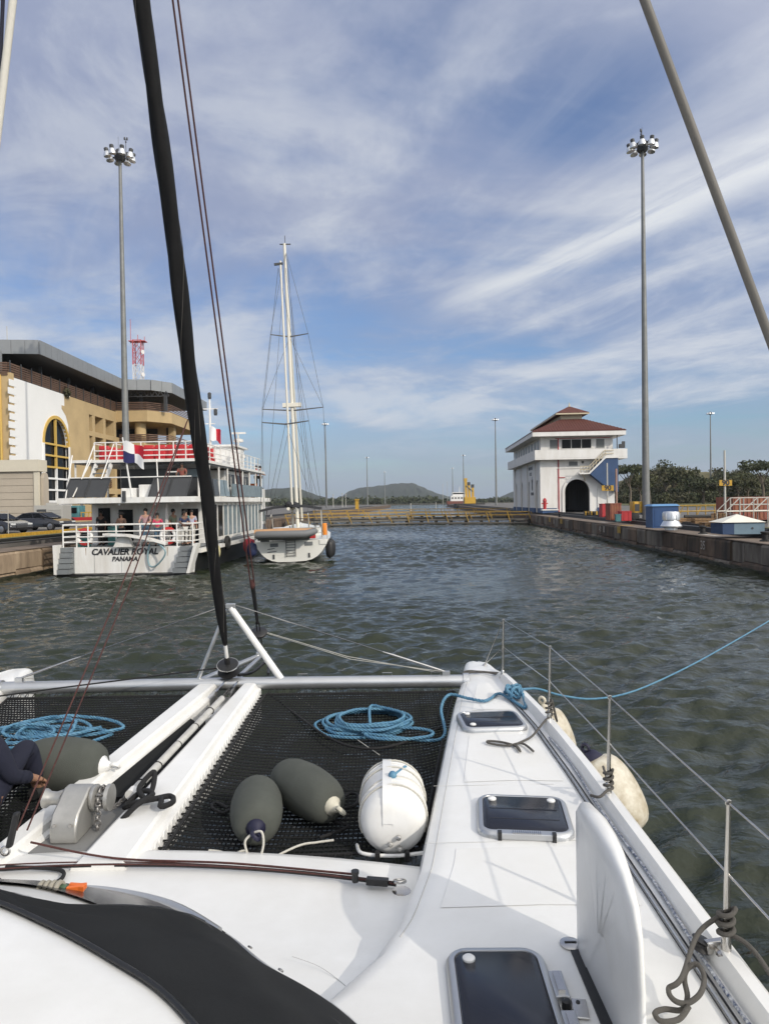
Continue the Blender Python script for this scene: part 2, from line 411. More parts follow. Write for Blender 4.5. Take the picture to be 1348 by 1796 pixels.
RW = [m_conc, M('wall_concrete_dark', (0.12,0.082,0.056), .9, var=.6, vscale=1.6, bump=.9, bscale=5, col2=(0.035,0.03,0.026), stretch=(1,1,.3)),
      M('wall_concrete_streaked', (0.23,0.20,0.165), .9, var=.7, vscale=1.8, bump=.9, bscale=5, col2=(0.06,0.048,0.038), stretch=(1,1,.25)), m_conc]
LWm = [m_conc_l, M('wall_tan_pale', (0.42,0.32,0.22), .9, var=.6, vscale=1.6, bump=.9, bscale=6, col2=(0.17,0.12,0.08), stretch=(1,1,.35)), M('wall_tan_dark', (0.22,0.155,0.10), .9, var=.6, vscale=1.4, bump=.9, bscale=6, col2=(0.09,0.065,0.045), stretch=(1,1,.3))]
def lock_wall(side, label):
    t = TR if side > 0 else TL; sg = side
    th = thing('lock_wall', label, 'wall', LW(40, t, 0))
    tk = lambda s, dt, z: LW(s, t + sg*dt, z)
    s0, s1 = (8, 104) if side > 0 else (8, 66)
    # wall core and coping
    b = B(); b.loft([[tk(s, .16, -2), tk(s, .16, ZC-.06), tk(s, 2.2, ZC-.06), tk(s, 2.2, -2)] for s in (-60, 420)], cap=True); b.build('core', m_conc, th)
    rs = random.Random(3 if side > 0 else 4)
    # face blocks, one by one
    s = s0; k = 0
    while s < s1:
        w = rs.uniform(1.25, 2.1) if side > 0 else rs.uniform(.9, 1.9)
        zs = [-0.35, 0.34+rs.uniform(-.06,.06), ZC-.05]
        for r in range(2):
            j = rs.uniform(-.08, .08); lean = .10 if r == 0 else .0
            z0, z1 = zs[r]+.015, zs[r+1]-.015
            o = B().loft([[tk(q, j-lean, z0), tk(q, j, z1-.10), tk(q, j+.07, z1), tk(q, .4, z1), tk(q, .4, z0)] for q in (s+.018, s+w-.018)], cap=True)
            o.build('concrete_block', (rs.choice(RW) if side > 0 else rs.choice(LWm)), th)
        s += w; k += 1
    # wet weed skirt at the waterline
    b = B(); q = np.arange(s0, s1, .5)
    b.loft([[tk(s, -.125-.03*rs.random(), -.3), tk(s, -.12-.03*rs.random(), .10+.10*rs.random()), tk(s, .02, .16)] for s in q], closed=False)
    stuff(b.build('waterline_weed', m_weed, th))
    # coping slabs
    s = s0
    while s < s1:
        w = 3.05
        B().loft([[tk(q, .02, ZC-.03), tk(q, .06, ZC), tk(q, 1.88, ZC), tk(q, 1.88, ZC-.05)] for q in (s+.012, s+w-.012)], cap=True).build('coping_slab', m_cope, th)
        s += w
    # track slot: dark riser and the two running rails
    B().loft([[tk(s, 1.70, ZC-.02), tk(s, 1.72, ZG+.05), tk(s, 2.25, ZG+.05), tk(s, 2.25, ZC-.1)] for s in (-40, 300)], cap=True).build('track_riser', m_black, th)
    for dt in (2.55, 3.35):
        B().loft([[tk(s, dt, ZG), tk(s, dt, ZG+.13), tk(s, dt+.09, ZG+.13), tk(s, dt+.09, ZG)] for s in (-40, 300)], cap=True).build('rail', m_black, th)
    return th, tk
lw_r, tk_r = lock_wall(1, 'dark weathered concrete lock wall with black rail track, below the control house')
lw_l, tk_l = lock_wall(-1, 'sunlit tan block lock wall beside the ferry, cars parked above it')
# paint marks on the right-hand wall
m_faded = M('faded_white_paint', (0.55,0.52,0.47), .8, var=.7, vscale=6, col2=(.16,.13,.11))
m_fyel = M('faded_yellow_paint', (0.55,0.34,0.05), .8, var=.6, vscale=6, col2=(.2,.13,.05))
def wallmark(s, w, z0, z1, mat):
    B().loft([[tk_r(q, -.075, z0), tk_r(q, -.075, z1), tk_r(q, -.06, z1), tk_r(q, -.06, z0)] for q in (s, s+w)], cap=True).build('paint_mark', mat, lw_r)
for s, w in ((52.0,.8),(73.5,1.1),(80.2,1.0)): wallmark(s, w, .75, ZC-.06, m_fyel)
for s in (56.5, 78.0): wallmark(s, .35, .62, 1.1, m_faded)
for body, s in (('35', 36.8), ('40', 57.8)):
    p = tk_r(s, -.10, .82)
    o = text(body, .62, m_faded, lw_r, (0,0,0), (0,0,0), 'painted_number', local=False, ext=.004)
    o.location = p; o.rotation_euler = (R(90), 0, -LA + R(-90))
for s, w, dt in ((36.5, 2.6, .45), (59.0, 2.2, .6)):
    B().loft([[tk_r(q, dt, ZC+.002), tk_r(q, dt+.35, ZC+.002), tk_r(q, dt+.35, ZC+.006), tk_r(q, dt, ZC+.006)] for q in (s, s+w)], cap=True).build('paint_mark', m_faded, lw_r)
B().loft([[tk_r(q, .05, ZC+.003), tk_r(q, .9, ZC+.003), tk_r(q, .9, ZC+.007), tk_r(q, .05, ZC+.007)] for q in (52.0, 52.8)], cap=True).build('paint_mark', m_fyel, lw_r)
# yellow kerb by the road, left bank
kb = B(); pts = [LW(30,TL-6.0), LW(52.5,TL-6.0), LW(53.3,TL-6.4), LW(53.4,TL-7.0)]
for a, b in zip(pts, pts[1:]): kb.bar((a.x,a.y,ZG+.10), (b.x,b.y,ZG+.10), .3, .22)
tag(kb.build('kerb', m_yel), 'yellow painted kerb in front of the parked black cars', 'kerb')

# ================================================================== FAR LAND
m_hill = M('far_hill', (0.040,0.052,0.040), .95, var=.5, vscale=.02, bump=.0)
m_hillg = M('grassy_hill', (0.17,0.145,0.070), .95, var=.55, vscale=.25, col2=(0.075,0.075,0.035), bump=1.0, bscale=.8)
def ridge(name, prof, y, depth, mat, base=-1, n=90, rough=.012, seed=1):
    """a hill as a terrain sheet: prof gives its skyline in (pixel x, pixel y) at distance y"""
    rs = np.random.RandomState(seed)
    xs = [at(p[0], p[1], y).x for p in prof]; zs = [at(p[0], p[1], y).z for p in prof]
    X = np.linspace(xs[0], xs[-1], n); Z = np.interp(X, xs, zs)
    Z = Z + rough*(max(zs)-min(zs))*np.convolve(rs.randn(n+8), np.ones(3)/3, 'same')[4:4+n]
    rows = []; m = 14
    for j in range(m+1):
        f = j/m; prof_f = math.sin(math.pi*f)**0.8 if 0 < f < 1 else 0
        rows.append([(X[i], y + depth*(f-.5) + depth*.02*rs.randn()*(0 < j < m), base + (Z[i]-base)*prof_f*(1+.015*rs.randn()*(j not in (m//2,)))) for i in range(n)])
    return struct(B().loft(rows, closed=False).build(name, mat, smooth=180))
ridge('hill_far_center', [(560,890),(598,876),(612,862),(632,855),(660,853),(690,848),(722,847),(745,858),(775,869),(800,876),(840,880),(900,884)], 2600, 900, m_hill, seed=3)
ridge('hill_far_left', [(330,890),(420,868),(455,861),(486,857),(520,855),(545,865),(575,874),(640,886)], 1500, 500, m_hill, seed=5)
ridge('hill_far_right', [(830,888),(868,878),(895,868),(930,850),(980,838),(1040,842),(1100,855),(1180,868),(1300,880)], 2000, 700, m_hill, seed=6)
struct(B().prism([(-900,700),(900,640),(1600,1100),(1600,1500),(-1600,1500),(-1600,800)], -1, .9).build('far_shore', M('far_shore_ground',(0.10,0.095,0.07),.95,var=.5,vscale=.02)))

# ---- foliage: crowns are many leaf clumps
m_leafd = M('leaf_dark', (0.034,0.050,0.018), .8, var=.6, vscale=.35, col2=(0.055,0.058,0.026))
m_leafm = M('leaf_mid', (0.060,0.074,0.028), .8, var=.6, vscale=.35, col2=(0.075,0.070,0.034))
m_leafo = M('leaf_olive', (0.075,0.068,0.034), .8, var=.5, vscale=.35, col2=(0.042,0.044,0.022))
m_bark = M('bark', (0.16,0.13,0.10), .9, var=.4, vscale=4)
def leaves(c, rad, n, size, rs, flat=.8):
    """n small leaf sprays through an ellipsoid shell"""
    d = rs.randn(n, 3); d /= np.linalg.norm(d, axis=1)[:,None]
    r = (0.55 + 0.5*rs.rand(n))[:,None]
    p = np.array(c) + d*r*np.array(rad)
    a = rs.randn(n, 3); a /= np.linalg.norm(a, axis=1)[:,None]
    bb = np.cross(a, rs.randn(n, 3)); bb /= np.linalg.norm(bb, axis=1)[:,None]
    s = size*(0.5+rs.rand(n))[:,None]
    return p - a*s - bb*s*.45, p + bb*s*.7, p + a*s - bb*s*.3
def leaf_mesh(name, tris, mat, parent=None, local=False):
    V = np.concatenate([np.stack(t, 1).reshape(-1, 3) for t in tris])
    me = bpy.data.meshes.new(name); n = len(V)
    me.vertices.add(n); me.vertices.foreach_set('co', V.ravel())
    me.loops.add(n); me.loops.foreach_set('vertex_index', np.arange(n, dtype=np.int32))
    me.polygons.add(n//3); me.polygons.foreach_set('loop_start', np.arange(0, n, 3, dtype=np.int32)); me.polygons.foreach_set('loop_total', np.full(n//3, 3, dtype=np.int32))
    me.materials.append(mat); me.update(); me.validate()
    o = bpy.data.objects.new(name, me); COL.objects.link(o); adopt(o, parent, local); return o
def tree(name, label, base, h, w, mat, seed, lobes=7, n=420, size=.34, trunk=.35, spread=False, group='trees on the slope behind the lock yard'):
    rs = np.random.RandomState(seed); th = thing(name, label, 'tree', base, 0, group)
    b = B(); top = Vector((rs.randn()*.04*h, rs.randn()*.04*h, h*(.55 if not spread else .72)))
    b.tube([(0,0,-.3), top*.5+Vector((.03*h*rs.randn(),0,0)), top], [trunk, trunk*.7, trunk*.35], 7)
    T = []
    for k in range(lobes):
        a = 2*math.pi*k/lobes + rs.rand()*.8; rr = w*.5*(.35+.5*rs.rand())
        c = Vector((rr*math.cos(a), rr*math.sin(a), h*((.62+.32*rs.rand()) if not spread else (.80+.14*rs.rand()))))
        b.tube([top*(.55+.4*rs.rand()), c*.85+top*.1, c], [trunk*.32, trunk*.18, trunk*.06], 5)
        T.append(leaves(tuple(c), (w*.27*(.8+.5*rs.rand()), w*.27*(.8+.5*rs.rand()), h*(.17 if not spread else .075)*(.8+.5*rs.rand())), n//lobes, size, rs))
    b.build('trunk', m_bark, th, smooth=60, local=True)
    leaf_mesh('crown', T, mat, th, True)
    return th
# slope behind the yard, right
slope = [(1066,880),(1086,856),(1106,840),(1150,837),(1185,824),(1225,831),(1260,842),(1290,849),(1330,853),(1400,843),(1500,842)]
ridge('hillside_right', slope, 250, 110, m_hillg, base=1.2, seed=9, rough=.03)
rs = np.random.RandomState(21); T = []
sx = [at(p[0], p[1], 250).x for p in slope]; sz = [at(p[0], p[1], 250).z for p in slope]
for i in range(620):
    x = rs.uniform(sx[0]-4, at(1425, 850, 250).x); y = rs.uniform(190, 247)
    f = max(.02, (y-195)/110.0); z = 1.2 + (np.interp(x, sx, sz)-1.2)*math.sin(math.pi*f)**.8
    px = 674 + FPX*x/y
    if 1188 < px < 1288 and y > 214 + 6*math.sin(px*.11) and rs.rand() < .92: continue
    rr = rs.uniform(1.3, 2.7)
    T.append(leaves((x, y, z + rr*.45), (rr, rr, rr*.85), 170, .36, rs))
for a in range(3):
    o = leaf_mesh('hillside_forest', T[a::3], (m_leafd, m_leafm, m_leafo)[a]); stuff(o)
    o['label'] = ('dark', 'mid green', 'olive')[a] + ' scrub woodland covering the slope behind the lock yard'; o['category'] = 'woodland'
for i, (px, top, y, w, mat, lab, sprd) in enumerate((
        (1140, 822, 186, 6.0, m_leafo, 'thin olive tree directly left of the tall lamp mast foot', False),
        (1208, 824, 196, 5.5, m_leafm, 'small mid green tree on the slope crest right of the lamp mast', False),
        (1232, 838, 176, 6.5, m_leafd, 'dark rounded tree below the grassy crest', False),
        (1262, 846, 170, 5.0, m_leafo, 'slender olive tree directly behind the yellow 90 board', True),
        (1104, 814, 172, 8.5, m_leafd, 'flat topped dark tree just beside the control house', True),
        (1181, 813, 205, 7.0, m_leafd, 'small dark tree standing up from the slope crest behind the lamp mast', False),
        (1166, 817, 205, 7.0, m_leafm, 'bushy tree on the slope crest just behind the tall lamp mast', False),
        (1338, 806, 150, 10.0, m_leafd, 'large dark spreading tree at the picture edge above the steel platform', True),
        (1312, 834, 168, 8.0, m_leafm, 'rounded dark green tree left of the big spreading tree on the slope', False),
        (1122, 829, 180, 7.0, m_leafm, 'low rounded tree between the control house and the tall lamp mast', False),
        (1296, 838, 190, 7.5, m_leafo, 'olive tree on the slope right of the yellow 90 board', False))):
    p = at(px, top, y); tree('slope_tree', lab, (p.x, y, 1.4), p.z-1.4, w, mat, 40+i, n=900, size=.36, spread=sprd)
# low wood along the far shores
rs = np.random.RandomState(33); T = []
for i in range(420):
    px = rs.uniform(350, 1010); y = rs.uniform(700, 1000); p = at(px, 880, y)
    h = (4 + 6*rs.rand())*(1.0 if px < 760 else .6)
    T.append(leaves((p.x, y, h*.45), (h*.9, h*.7, h*.55), 42, 2.0, rs))
o = leaf_mesh('far_shore_forest', T, m_leafd); stuff(o); o['label'] = 'low dark wood along the far shore beyond the lock gates'; o['category'] = 'woodland'

# ---- the air: thin haze over the whole place
def haze():
    m = bpy.data.materials.new('haze_air'); m.use_nodes = True; t = m.node_tree; t.nodes.clear()
    o = t.nodes.new('ShaderNodeOutputMaterial'); v = t.nodes.new('ShaderNodeVolumePrincipled')
    v.inputs['Color'].default_value = (0.86, 0.92, 1.0, 1); v.inputs['Density'].default_value = 0.00010; v.inputs['Anisotropy'].default_value = 0.2
    t.links.new(v.outputs[0], o.inputs['Volume'])
    b = B().box((-4000,-90,-6),(4000,3400,130)).build('haze', m); stuff(b)
haze()
# ================================================================== LAMP MASTS
m_mast = M('galvanised_grey', (0.22,0.225,0.22), .55, .3, var=.25, vscale=2)
m_alu = M('spun_aluminium', (0.72,0.73,0.74), .32, .85)
m_dark = M('dark_grey_paint', (0.05,0.052,0.055), .5)
def lamp_mast(label, base, h, nl=8, detail=True, rot=0.0, thick=1.0):
    th = thing('lamp_mast', label, 'lamp mast', base, rot, 'high lamp masts of the lock')
    B().tube([(0,0,0),(0,0,.5),(0,0,h*.5),(0,0,h-.2)], [.33*thick,.30*thick,.21*thick,.11*thick], 12).build('pole', m_mast, th, 60, True)
    B().lathe([(.45,0),(.45,.06),(.36,.10),(.36,.16)], n=14).build('base_flange', m_mast, th, 40, True)
    r = .92
    b = B(); b.torus((0,0,h-.45), r*.82, .04, n=20, m=6); b.lathe([(.30,h-.9),(.42,h-.75),(.42,h-.25),(.30,h-.05),(.1,h)], n=12)
    for k in range(nl):
        a = 2*math.pi*k/nl; b.bar((0.2*math.cos(a),.2*math.sin(a),h-.45),(r*math.cos(a),r*math.sin(a),h-.42),.06)
    b.build('lamp_ring', m_dark, th, 40, True)
    for k in range(nl):
        a = 2*math.pi*k/nl + .2; c = Vector((r*math.cos(a), r*math.sin(a), h-.62)); ax = (math.cos(a)*.22, math.sin(a)*.22, 1)
        f = B().lathe([(.02,.02),(.17,.03),(.20,.22),(.33,-.0),(.345,-.12)][:1]+[(.30,-.10),(.285,.02),(.20,.23),(.14,.31)], c, ax, 12).build('floodlight', m_alu, th, 50, True)
        if detail: B().lathe([(.13,.30),(.165,.33),(.165,.52),(.10,.57)], c, ax, 10).build('ballast_housing', m_dark, f, 40, True)
    if detail:
        b = B(); b.tube([(.45,.2,h-.4),(.45,.2,h+.95)], .022, 6); b.ball((.45,.2,h+.75), .07, 8)
        for s in (-.09, .09): b.lathe([(.05,0),(.07,.06),(.06,.2),(.02,.24)], (.45+s,.2,h+.9), n=8)
        b.build('beacon', m_dark, th, 40, True)
        B().tube([(-.1,0,h-.05),(-.1,0,h+1.0)], .012, 5).build('lightning_rod', m_dark, th, 60, True)
    return th
def mast_at(px, py_top, y, label, **kw):
    p = at(px, py_top, y); base = at(px + 0, 905, y)
    return lamp_mast(label, (p.x, y, ZG), p.z - ZG, **kw)
mast_at(210, 262, 56, 'tallest lamp mast on the near left, rising behind the ferry', rot=.3)
lm = at(1126, 246, 56); lamp_mast('tall lamp mast beside the blue cabinet in front of the wooded slope', (lm.x, 56, ZG), lm.z-ZG, rot=1.0)
mast_at(570, 741, 232, 'slim lamp mast just right of the ketch rigging', detail=False, thick=1.1)
mast_at(868, 733, 226, 'slim lamp mast just left of the control house', detail=False, thick=1.1)
mast_at(1245, 722, 218, 'slim lamp mast in front of the slope, near the yellow 90 board', detail=False, thick=1.1)
mast_at(643, 801, 415, 'distant lamp mast before the left shoulder of the far hill', detail=False, nl=5, thick=1.3)
mast_at(674, 827, 622, 'distant lamp mast before the middle of the far hill', detail=False, nl=5, thick=1.6)
mast_at(812, 797, 405, 'distant lamp mast left of the yellow crane', detail=False, nl=5, thick=1.3)
mast_at(793, 820, 590, 'small distant lamp mast left of the white ship', detail=False, nl=5, thick=1.6)

# ================================================================== LOCK GATES
m_gdk = M('gate_dark_steel', (0.045,0.042,0.038), .7, var=.5, vscale=1.5)
m_ggr = M('gate_grey_deck', (0.17,0.155,0.13), .8, var=.5, vscale=1)
m_gyel = M('weathered_yellow_rail', (0.50,0.31,0.06), .6, var=.5, vscale=3)
def gate_leaf(label, a, b, zt=.55, rail=True):
    a, b = Vector(a), Vector(b); th = thing('lock_gate_leaf', label, 'lock gate', (a.x, a.y, 0), 0, 'mitre gate leaves across the chamber')
    d = (b-a).normalized(); nrm = Vector((d.y, -d.x, 0)); L = (b-a).length
    P = lambda s, n, z: a + d*s + nrm*n + Vector((0,0,z))
    B().loft([[P(s,-.75,zt),P(s,.75,zt),P(s,.75,zt+.22),P(s,-.75,zt+.22)] for s in (0,L)], cap=True).build('walkway', m_ggr, th)
    B().loft([[P(s,.80,zt-.42),P(s,1.0,zt-.42),P(s,1.0,zt-.22),P(s,.80,zt-.22)] for s in (0,L)], cap=True).build('fender_beam', m_ggr, th)
    B().loft([[P(s,-.6,-1),P(s,-.4,-1),P(s,-.4,zt-.35),P(s,-.6,zt-.35)] for s in (0,L)], cap=True).build('skin_plate', m_gdk, th)
    n = max(3, int(L/2.1))
    for i in range(n+1):
        s = L*i/n; B().loft([[P(s-.16,.1,z),P(s+.16,.1,z),P(s+.16,.7,z),P(s-.16,.7,z)] for z in (-.6, zt)], cap=True).build('post', m_gdk, th)
    if rail:
        m = max(3, int(L/2.6))
        for i in range(m+1):
            s = L*i/m
            B().bar(P(s+.55,.95,zt-.45), P(s,.70,zt+1.15), .09).build('rail_bracket', m_gyel, th)
            B().bar(P(s+.55,-.75,zt+.2), P(s+.1,-.75,zt+1.15), .08).build('rail_bracket', m_gyel, th)
        for nn in (.70, -.75):
            for z in (1.15, .72):
                B().loft([[P(s,nn-.04,zt+z-.04),P(s,nn+.04,zt+z-.04),P(s,nn+.04,zt+z+.04),P(s,nn-.04,zt+z+.04)] for s in (0,L)], cap=True).build('hand_rail', m_gyel, th)
gm = LW(101, -2.4)
gate_leaf('left leaf of the near lock gate with slanted yellow rail posts', LW(96, TL+.2), gm)
gate_leaf('right leaf of the near lock gate, ending at the control house quay', gm+Vector((.15,0,0)), LW(96, TR-.1))
g2 = LW(126, -2.4)
gate_leaf('left leaf of the second lock gate behind the near gate', LW(121, TL+.2), g2, .75)
gate_leaf('right leaf of the second lock gate behind the near gate', g2+Vector((.15,0,0)), LW(121, TR-.1), .75)

# ================================================================== CONTROL HOUSE
m_cw = M('control_house_white', (0.80,0.79,0.77), .7, var=.22, vscale=1.1, stretch=(1,1,.22), col2=(0.66,0.64,0.60))
m_blue = M('plinth_blue', (0.032,0.075,0.175), .6, var=.2, vscale=1)
m_tile = M('red_roof_tile', (0.115,0.034,0.024), .8, var=.3, vscale=1.6)
m_glass = M('dark_window_glass', (0.008,0.009,0.011), .12, spec=.12)
m_greyw = M('grey_window', (0.13,0.14,0.14), .4)
m_red = M('red_pipe_paint', (0.42,0.045,0.05), .5, var=.3, vscale=2)
m_beige = M('stair_beige', (0.55,0.48,0.34), .6)
m_int = M('interior_dim', (0.20,0.20,0.20), .9)
m_txt = M('dark_lettering', (0.03,0.03,0.035), .6)
def slice_wall(bld, axis, u0, u1, z0, z1, w0, w1, arches):
    """a wall in the u-z plane, w0..w1 thick, with arched openings (centre, width, spring height)"""
    us = {u0, u1}
    for c, w, sp_ in arches:
        for k in range(17): us.add(c + w/2*math.cos(math.pi*k/16))
    us = sorted(us)
    for a, b in zip(us, us[1:]):
        if b-a < 1e-6: continue
        m = (a+b)/2; zb = [z0, z0]
        for c, w, sp_ in arches:
            if abs(m-c) < w/2:
                zb = [sp_ + math.sqrt(max(0, (w/2)**2 - (q-c)**2)) for q in (a, b)]
        pts = [(a,zb[0]),(b,zb[1]),(b,z1),(a,z1)]
        if axis == 'x': bld.loft([[(u,w,z) for u, z in pts] for w in (w0, w1)], cap=True)
        else: bld.loft([[(w,u,z) for u, z in pts] for w in (w0, w1)], cap=True)
    return bld
def control_house():
    c0 = at(949, 900, 93); W, D = 9.3, 27.5
    th = thing('control_house', 'white lock control house with red tiled roof and blue plinth', 'building', (c0.x, 93, ZG), -LA)
    bl = dict(parent=th, local=True)
    arches = [(4.65, 3.2, 2.75)]
    o = slice_wall(B(), 'x', 0, W, 0, 9.9, 0, .45, arches).build('front_wall', m_cw, **bl)
    slice_wall(B(), 'y', .45, D, 0, 9.9, 0, .40, [(3.2,2.0,3.4),(10.4,2.0,3.4),(17.6,2.0,3.4),(24.2,2.0,3.4)]).build('side_wall', m_cw, **bl)
    B().box((W-.4,.45,0),(W,D,9.9)).build('side_wall', m_cw, **bl)
    slice_wall(B(), 'x', .4, W-.4, 0, 9.9, D-.4, D, [(3.2,.8,3.0),(6.1,.9,3.0)]).build('rear_wall', m_cw, **bl)
    B().box((.4,.45,6.3),(W-.4,D-.4,6.9)).build('floor_slab', m_int, **bl)
    B().box((1.3,.46,0),(1.7,D-.5,6.3)).build('inner_wall', m_int, **bl)
    for y in (3.2,10.4,17.6,24.2):
        B().box((.55,y-1.1,0),(.62,y+1.1,5.2)).build('side_window', m_glass, **bl)
    # pilasters, plinth, string course, arch surround
    for x0, x1 in ((-.12,1.95),(7.25,W+.12)):
        B().box((x0,-.14,.62),(x1,-.002,6.9)).build('pilaster', m_cw, **bl)
        B().box((x0-.04,-.20,0),(x1+.04,-.004,.61)).build('plinth', m_blue, **bl)
    for y0, y1 in ((.0,2.0),(4.5,9.2),(11.6,16.4),(18.8,23.0),(25.4,D)):
        B().box((-.14,y0,.62),(-.003,y1,6.9)).build('pilaster', m_cw, **bl)
        B().box((-.20,y0-.03,0),(-.005,y1+.03,.61)).build('plinth', m_blue, **bl)
    b = B(); c, w, s_ = arches[0]
    pts = [(c-w/2, .0), (c-w/2, s_)] + [(c - w/2*math.cos(math.pi*k/16), s_ + w/2*math.sin(math.pi*k/16)) for k in range(1,16)] + [(c+w/2, s_), (c+w/2, 0)]
    for p, q in zip(pts, pts[1:]):
        dx, dz = p[0]-c, max(0, p[1]-s_); ex, ez = q[0]-c, max(0, q[1]-s_)
        e = lambda x, z, px, pz: (px + (.34 if x > 0 else -.34)*(abs(x)/(w/2)), pz + .34*(z/(w/2)))
        P2, Q2 = e(dx, dz, *p), e(ex, ez, *q)
        b.loft([[(r_[0], y, r_[1]) for r_ in (p, q, Q2, P2)] for y in (-.16, -.006)], cap=True)
    b.build('arch_surround', m_cw, **bl)
    B().box((1.95,-.10,5.75),(7.25,-.004,5.95)).build('string_course', m_cw, **bl)
    # balcony
    for lo, hi, nm in (((-.95,-1.25,6.9),(W+1.5,-.15,7.1),'balcony_slab'), ((-.95,-.14,6.9),(-.15,D+.9,7.1),'balcony_slab'),
                       ((-.95,-1.25,7.11),(W+1.5,-1.10,8.15),'balcony_parapet'), ((-.95,-1.09,7.11),(-.80,D+.9,8.15),'balcony_parapet'), ((W+1.35,-1.09,7.11),(W+1.5,2.5,8.15),'balcony_parapet')):
        B().box(lo, hi).build(nm, m_cw, **bl)
    B().box((W+.0,-.14,6.9),(W+1.5,2.5,7.1)).build('balcony_slab', m_cw, **bl)
    # upper windows
    for x0, x1, m_ in ((1.2,2.25,m_greyw),(2.75,3.9,m_glass),(4.0,5.2,m_glass),(5.3,6.5,m_glass),(7.15,8.2,m_greyw)):
        f = B().box((x0-.07,-.05,8.32),(x1+.07,-.004,9.62)).build('window', m_cw, **bl)
        B().box((x0,-.075,8.40),(x1,-.055,9.54)).build('pane', m_, parent=f, local=True)
    for i in range(9):
        y = 1.6 + i*2.75
        f = B().box((-.05,y-.55,8.32),(-.004,y+.55,9.62)).build('window', m_cw, **bl)
        B().box((-.075,y-.45,8.40),(-.055,y+.45,9.54)).build('pane', m_greyw, parent=f, local=True)
    f = B().box((3.55,-.05,6.05),(4.8,-.004,6.75)).build('window', m_cw, **bl); B().box((3.62,-.075,6.12),(4.73,-.055,6.68)).build('pane', m_greyw, parent=f, local=True)
    B().lathe([(.16,0),(.16,.03)], (5.4,-.06,6.55), (0,-1,0), 12).build('vent_hole', m_txt, **bl)
    B().box((2.2,-.10,0),(2.34,-.03,9.7)).build('down_pipe', m_red, **bl); B().box((2.34,-.10,4.55),(3.1,-.04,4.65)).build('pipe_arm', m_red, **bl)
    B().box((1.9,-.08,9.66),(W-.3,-.03,9.74)).build('conduit', m_red, **bl)
    # roof
    ov = 1.25; e0, e1 = 9.92, 10.45
    x0, x1, y0, y1 = -ov, W+ov, -ov-.3, D+ov
    B().box((x0,y0,e0),(x1,y1,e0+.08)).build('soffit', m_cw, **bl)
    b = B(); t = .22
    for lo, hi in (((x0-.02,y0-.02,e0-.02),(x1+.02,y0+t,e1)), ((x0-.02,y1-t,e0-.02),(x1+.02,y1+.02,e1)), ((x0-.02,y0+t+.005,e0-.02),(x0+t,y1-t-.005,e1)), ((x1-t,y0+t+.005,e0-.02),(x1+.02,y1-t-.005,e1))):
        B().box(lo, hi).build('fascia', m_cw, **bl)
    cx = (x0+x1)/2; hw = (x1-x0)/2; sl = .44; mw = 1.55
    rise = (hw-mw)*sl; zt = e1+rise
    def hip(b, x0, x1, y0, y1, z0, inset, z1):
        lo = [(x0,y0,z0),(x1,y0,z0),(x1,y1,z0),(x0,y1,z0)]; hi = [(x0+inset,y0+inset,z1),(x1-inset,y0+inset,z1),(x1-inset,y1-inset,z1),(x0+inset,y1-inset,z1)]
        return b.loft([[(x,y,z-.12) for x,y,z in lo], lo, hi], cap=True)
    rf = hip(B(), x0-.05, x1+.05, y0-.05, y1+.05, e1+.12, hw-mw, zt+.12).build('roof', m_tile, **bl)
    # tile ribs down the front slope
    b = B(); ins = hw-mw
    for i in range(34):
        x = x0 + .15 + i*(x1-x0-.3)/33; f = min(1.0, min(x-x0, x1-x)/ins)
        b.bar((x, y0-.04, e1+.15), (x, y0+ins*f, e1+.15+rise*f), .10, .05)
    stuff(b.build('roof_tile_ridges', m_tile, parent=rf, local=True))
    B().box((cx-mw+.15,y0+ins+.2,zt),(cx+mw-.15,y1-ins-.2,zt+.75)).build('monitor_wall', m_beige, **bl)
    mo = .62; b = B(); X0,X1,Y0,Y1 = cx-mw-mo,cx+mw+mo,y0+ins-mo,y1-ins+mo
    zz = zt+.78; b.loft([[(X0,Y0,zz),(X1,Y0,zz),(X1,Y1,zz),(X0,Y1,zz)],[(X0,Y0,zz+.2),(X1,Y0,zz+.2),(X1,Y1,zz+.2),(X0,Y1,zz+.2)],[(cx-.05,Y0+mw+mo,zz+.2+(mw+mo)*.5),(cx+.05,Y0+mw+mo,zz+.2+(mw+mo)*.5),(cx+.05,Y1-mw-mo,zz+.2+(mw+mo)*.5),(cx-.05,Y1-mw-mo,zz+.2+(mw+mo)*.5)]], cap=True)
    b.build('monitor_roof', m_tile, **bl)
    for lo, hi in (((X0-.03,Y0-.03,zz-.06),(X1+.03,Y0+.15,zz+.12)),((X0-.03,Y0+.155,zz-.06),(X0+.15,Y1,zz+.12))): B().box(lo,hi).build('monitor_fascia', m_beige, **bl)
    B().lathe([(.14,0),(.10,.2),(.03,.55)], (cx,Y0+mw+mo,zz+.15+(mw+mo)*.5), n=8).build('finial', m_beige, **bl)
    # outside stair with blue enclosure
    B().prism([(5.95,5.05),(7.9,7.0),(9.6,7.0),(9.6,2.6),(8.1,3.25)], -1.35, -.2, 'xz').build('stair_enclosure', m_blue, **bl)
    B().prism([(4.7,4.95),(5.95,4.95),(8.0,6.95),(9.6,6.95),(9.6,7.12),(7.9,7.12),(5.85,5.12),(4.7,5.12)], -1.5, -1.37, 'xz').build('stair_stringer', m_cw, **bl)
    for z in (.45, .85):
        B().tube([(4.75,-1.43,5.1+z),(5.9,-1.43,5.1+z),(7.9,-1.43,7.1+z),(9.0,-1.43,7.1+z)], .05, 6).build('stair_rail', m_beige, **bl)
    for i in range(9):
        f = i/8.0; x = 4.8+f*3.2; z = 5.1 + max(0, (x-5.9))*1.0
        B().tube([(x,-1.43,z),(x,-1.43,z+.85)], .035, 6).build('stair_rail_post', m_beige, **bl)
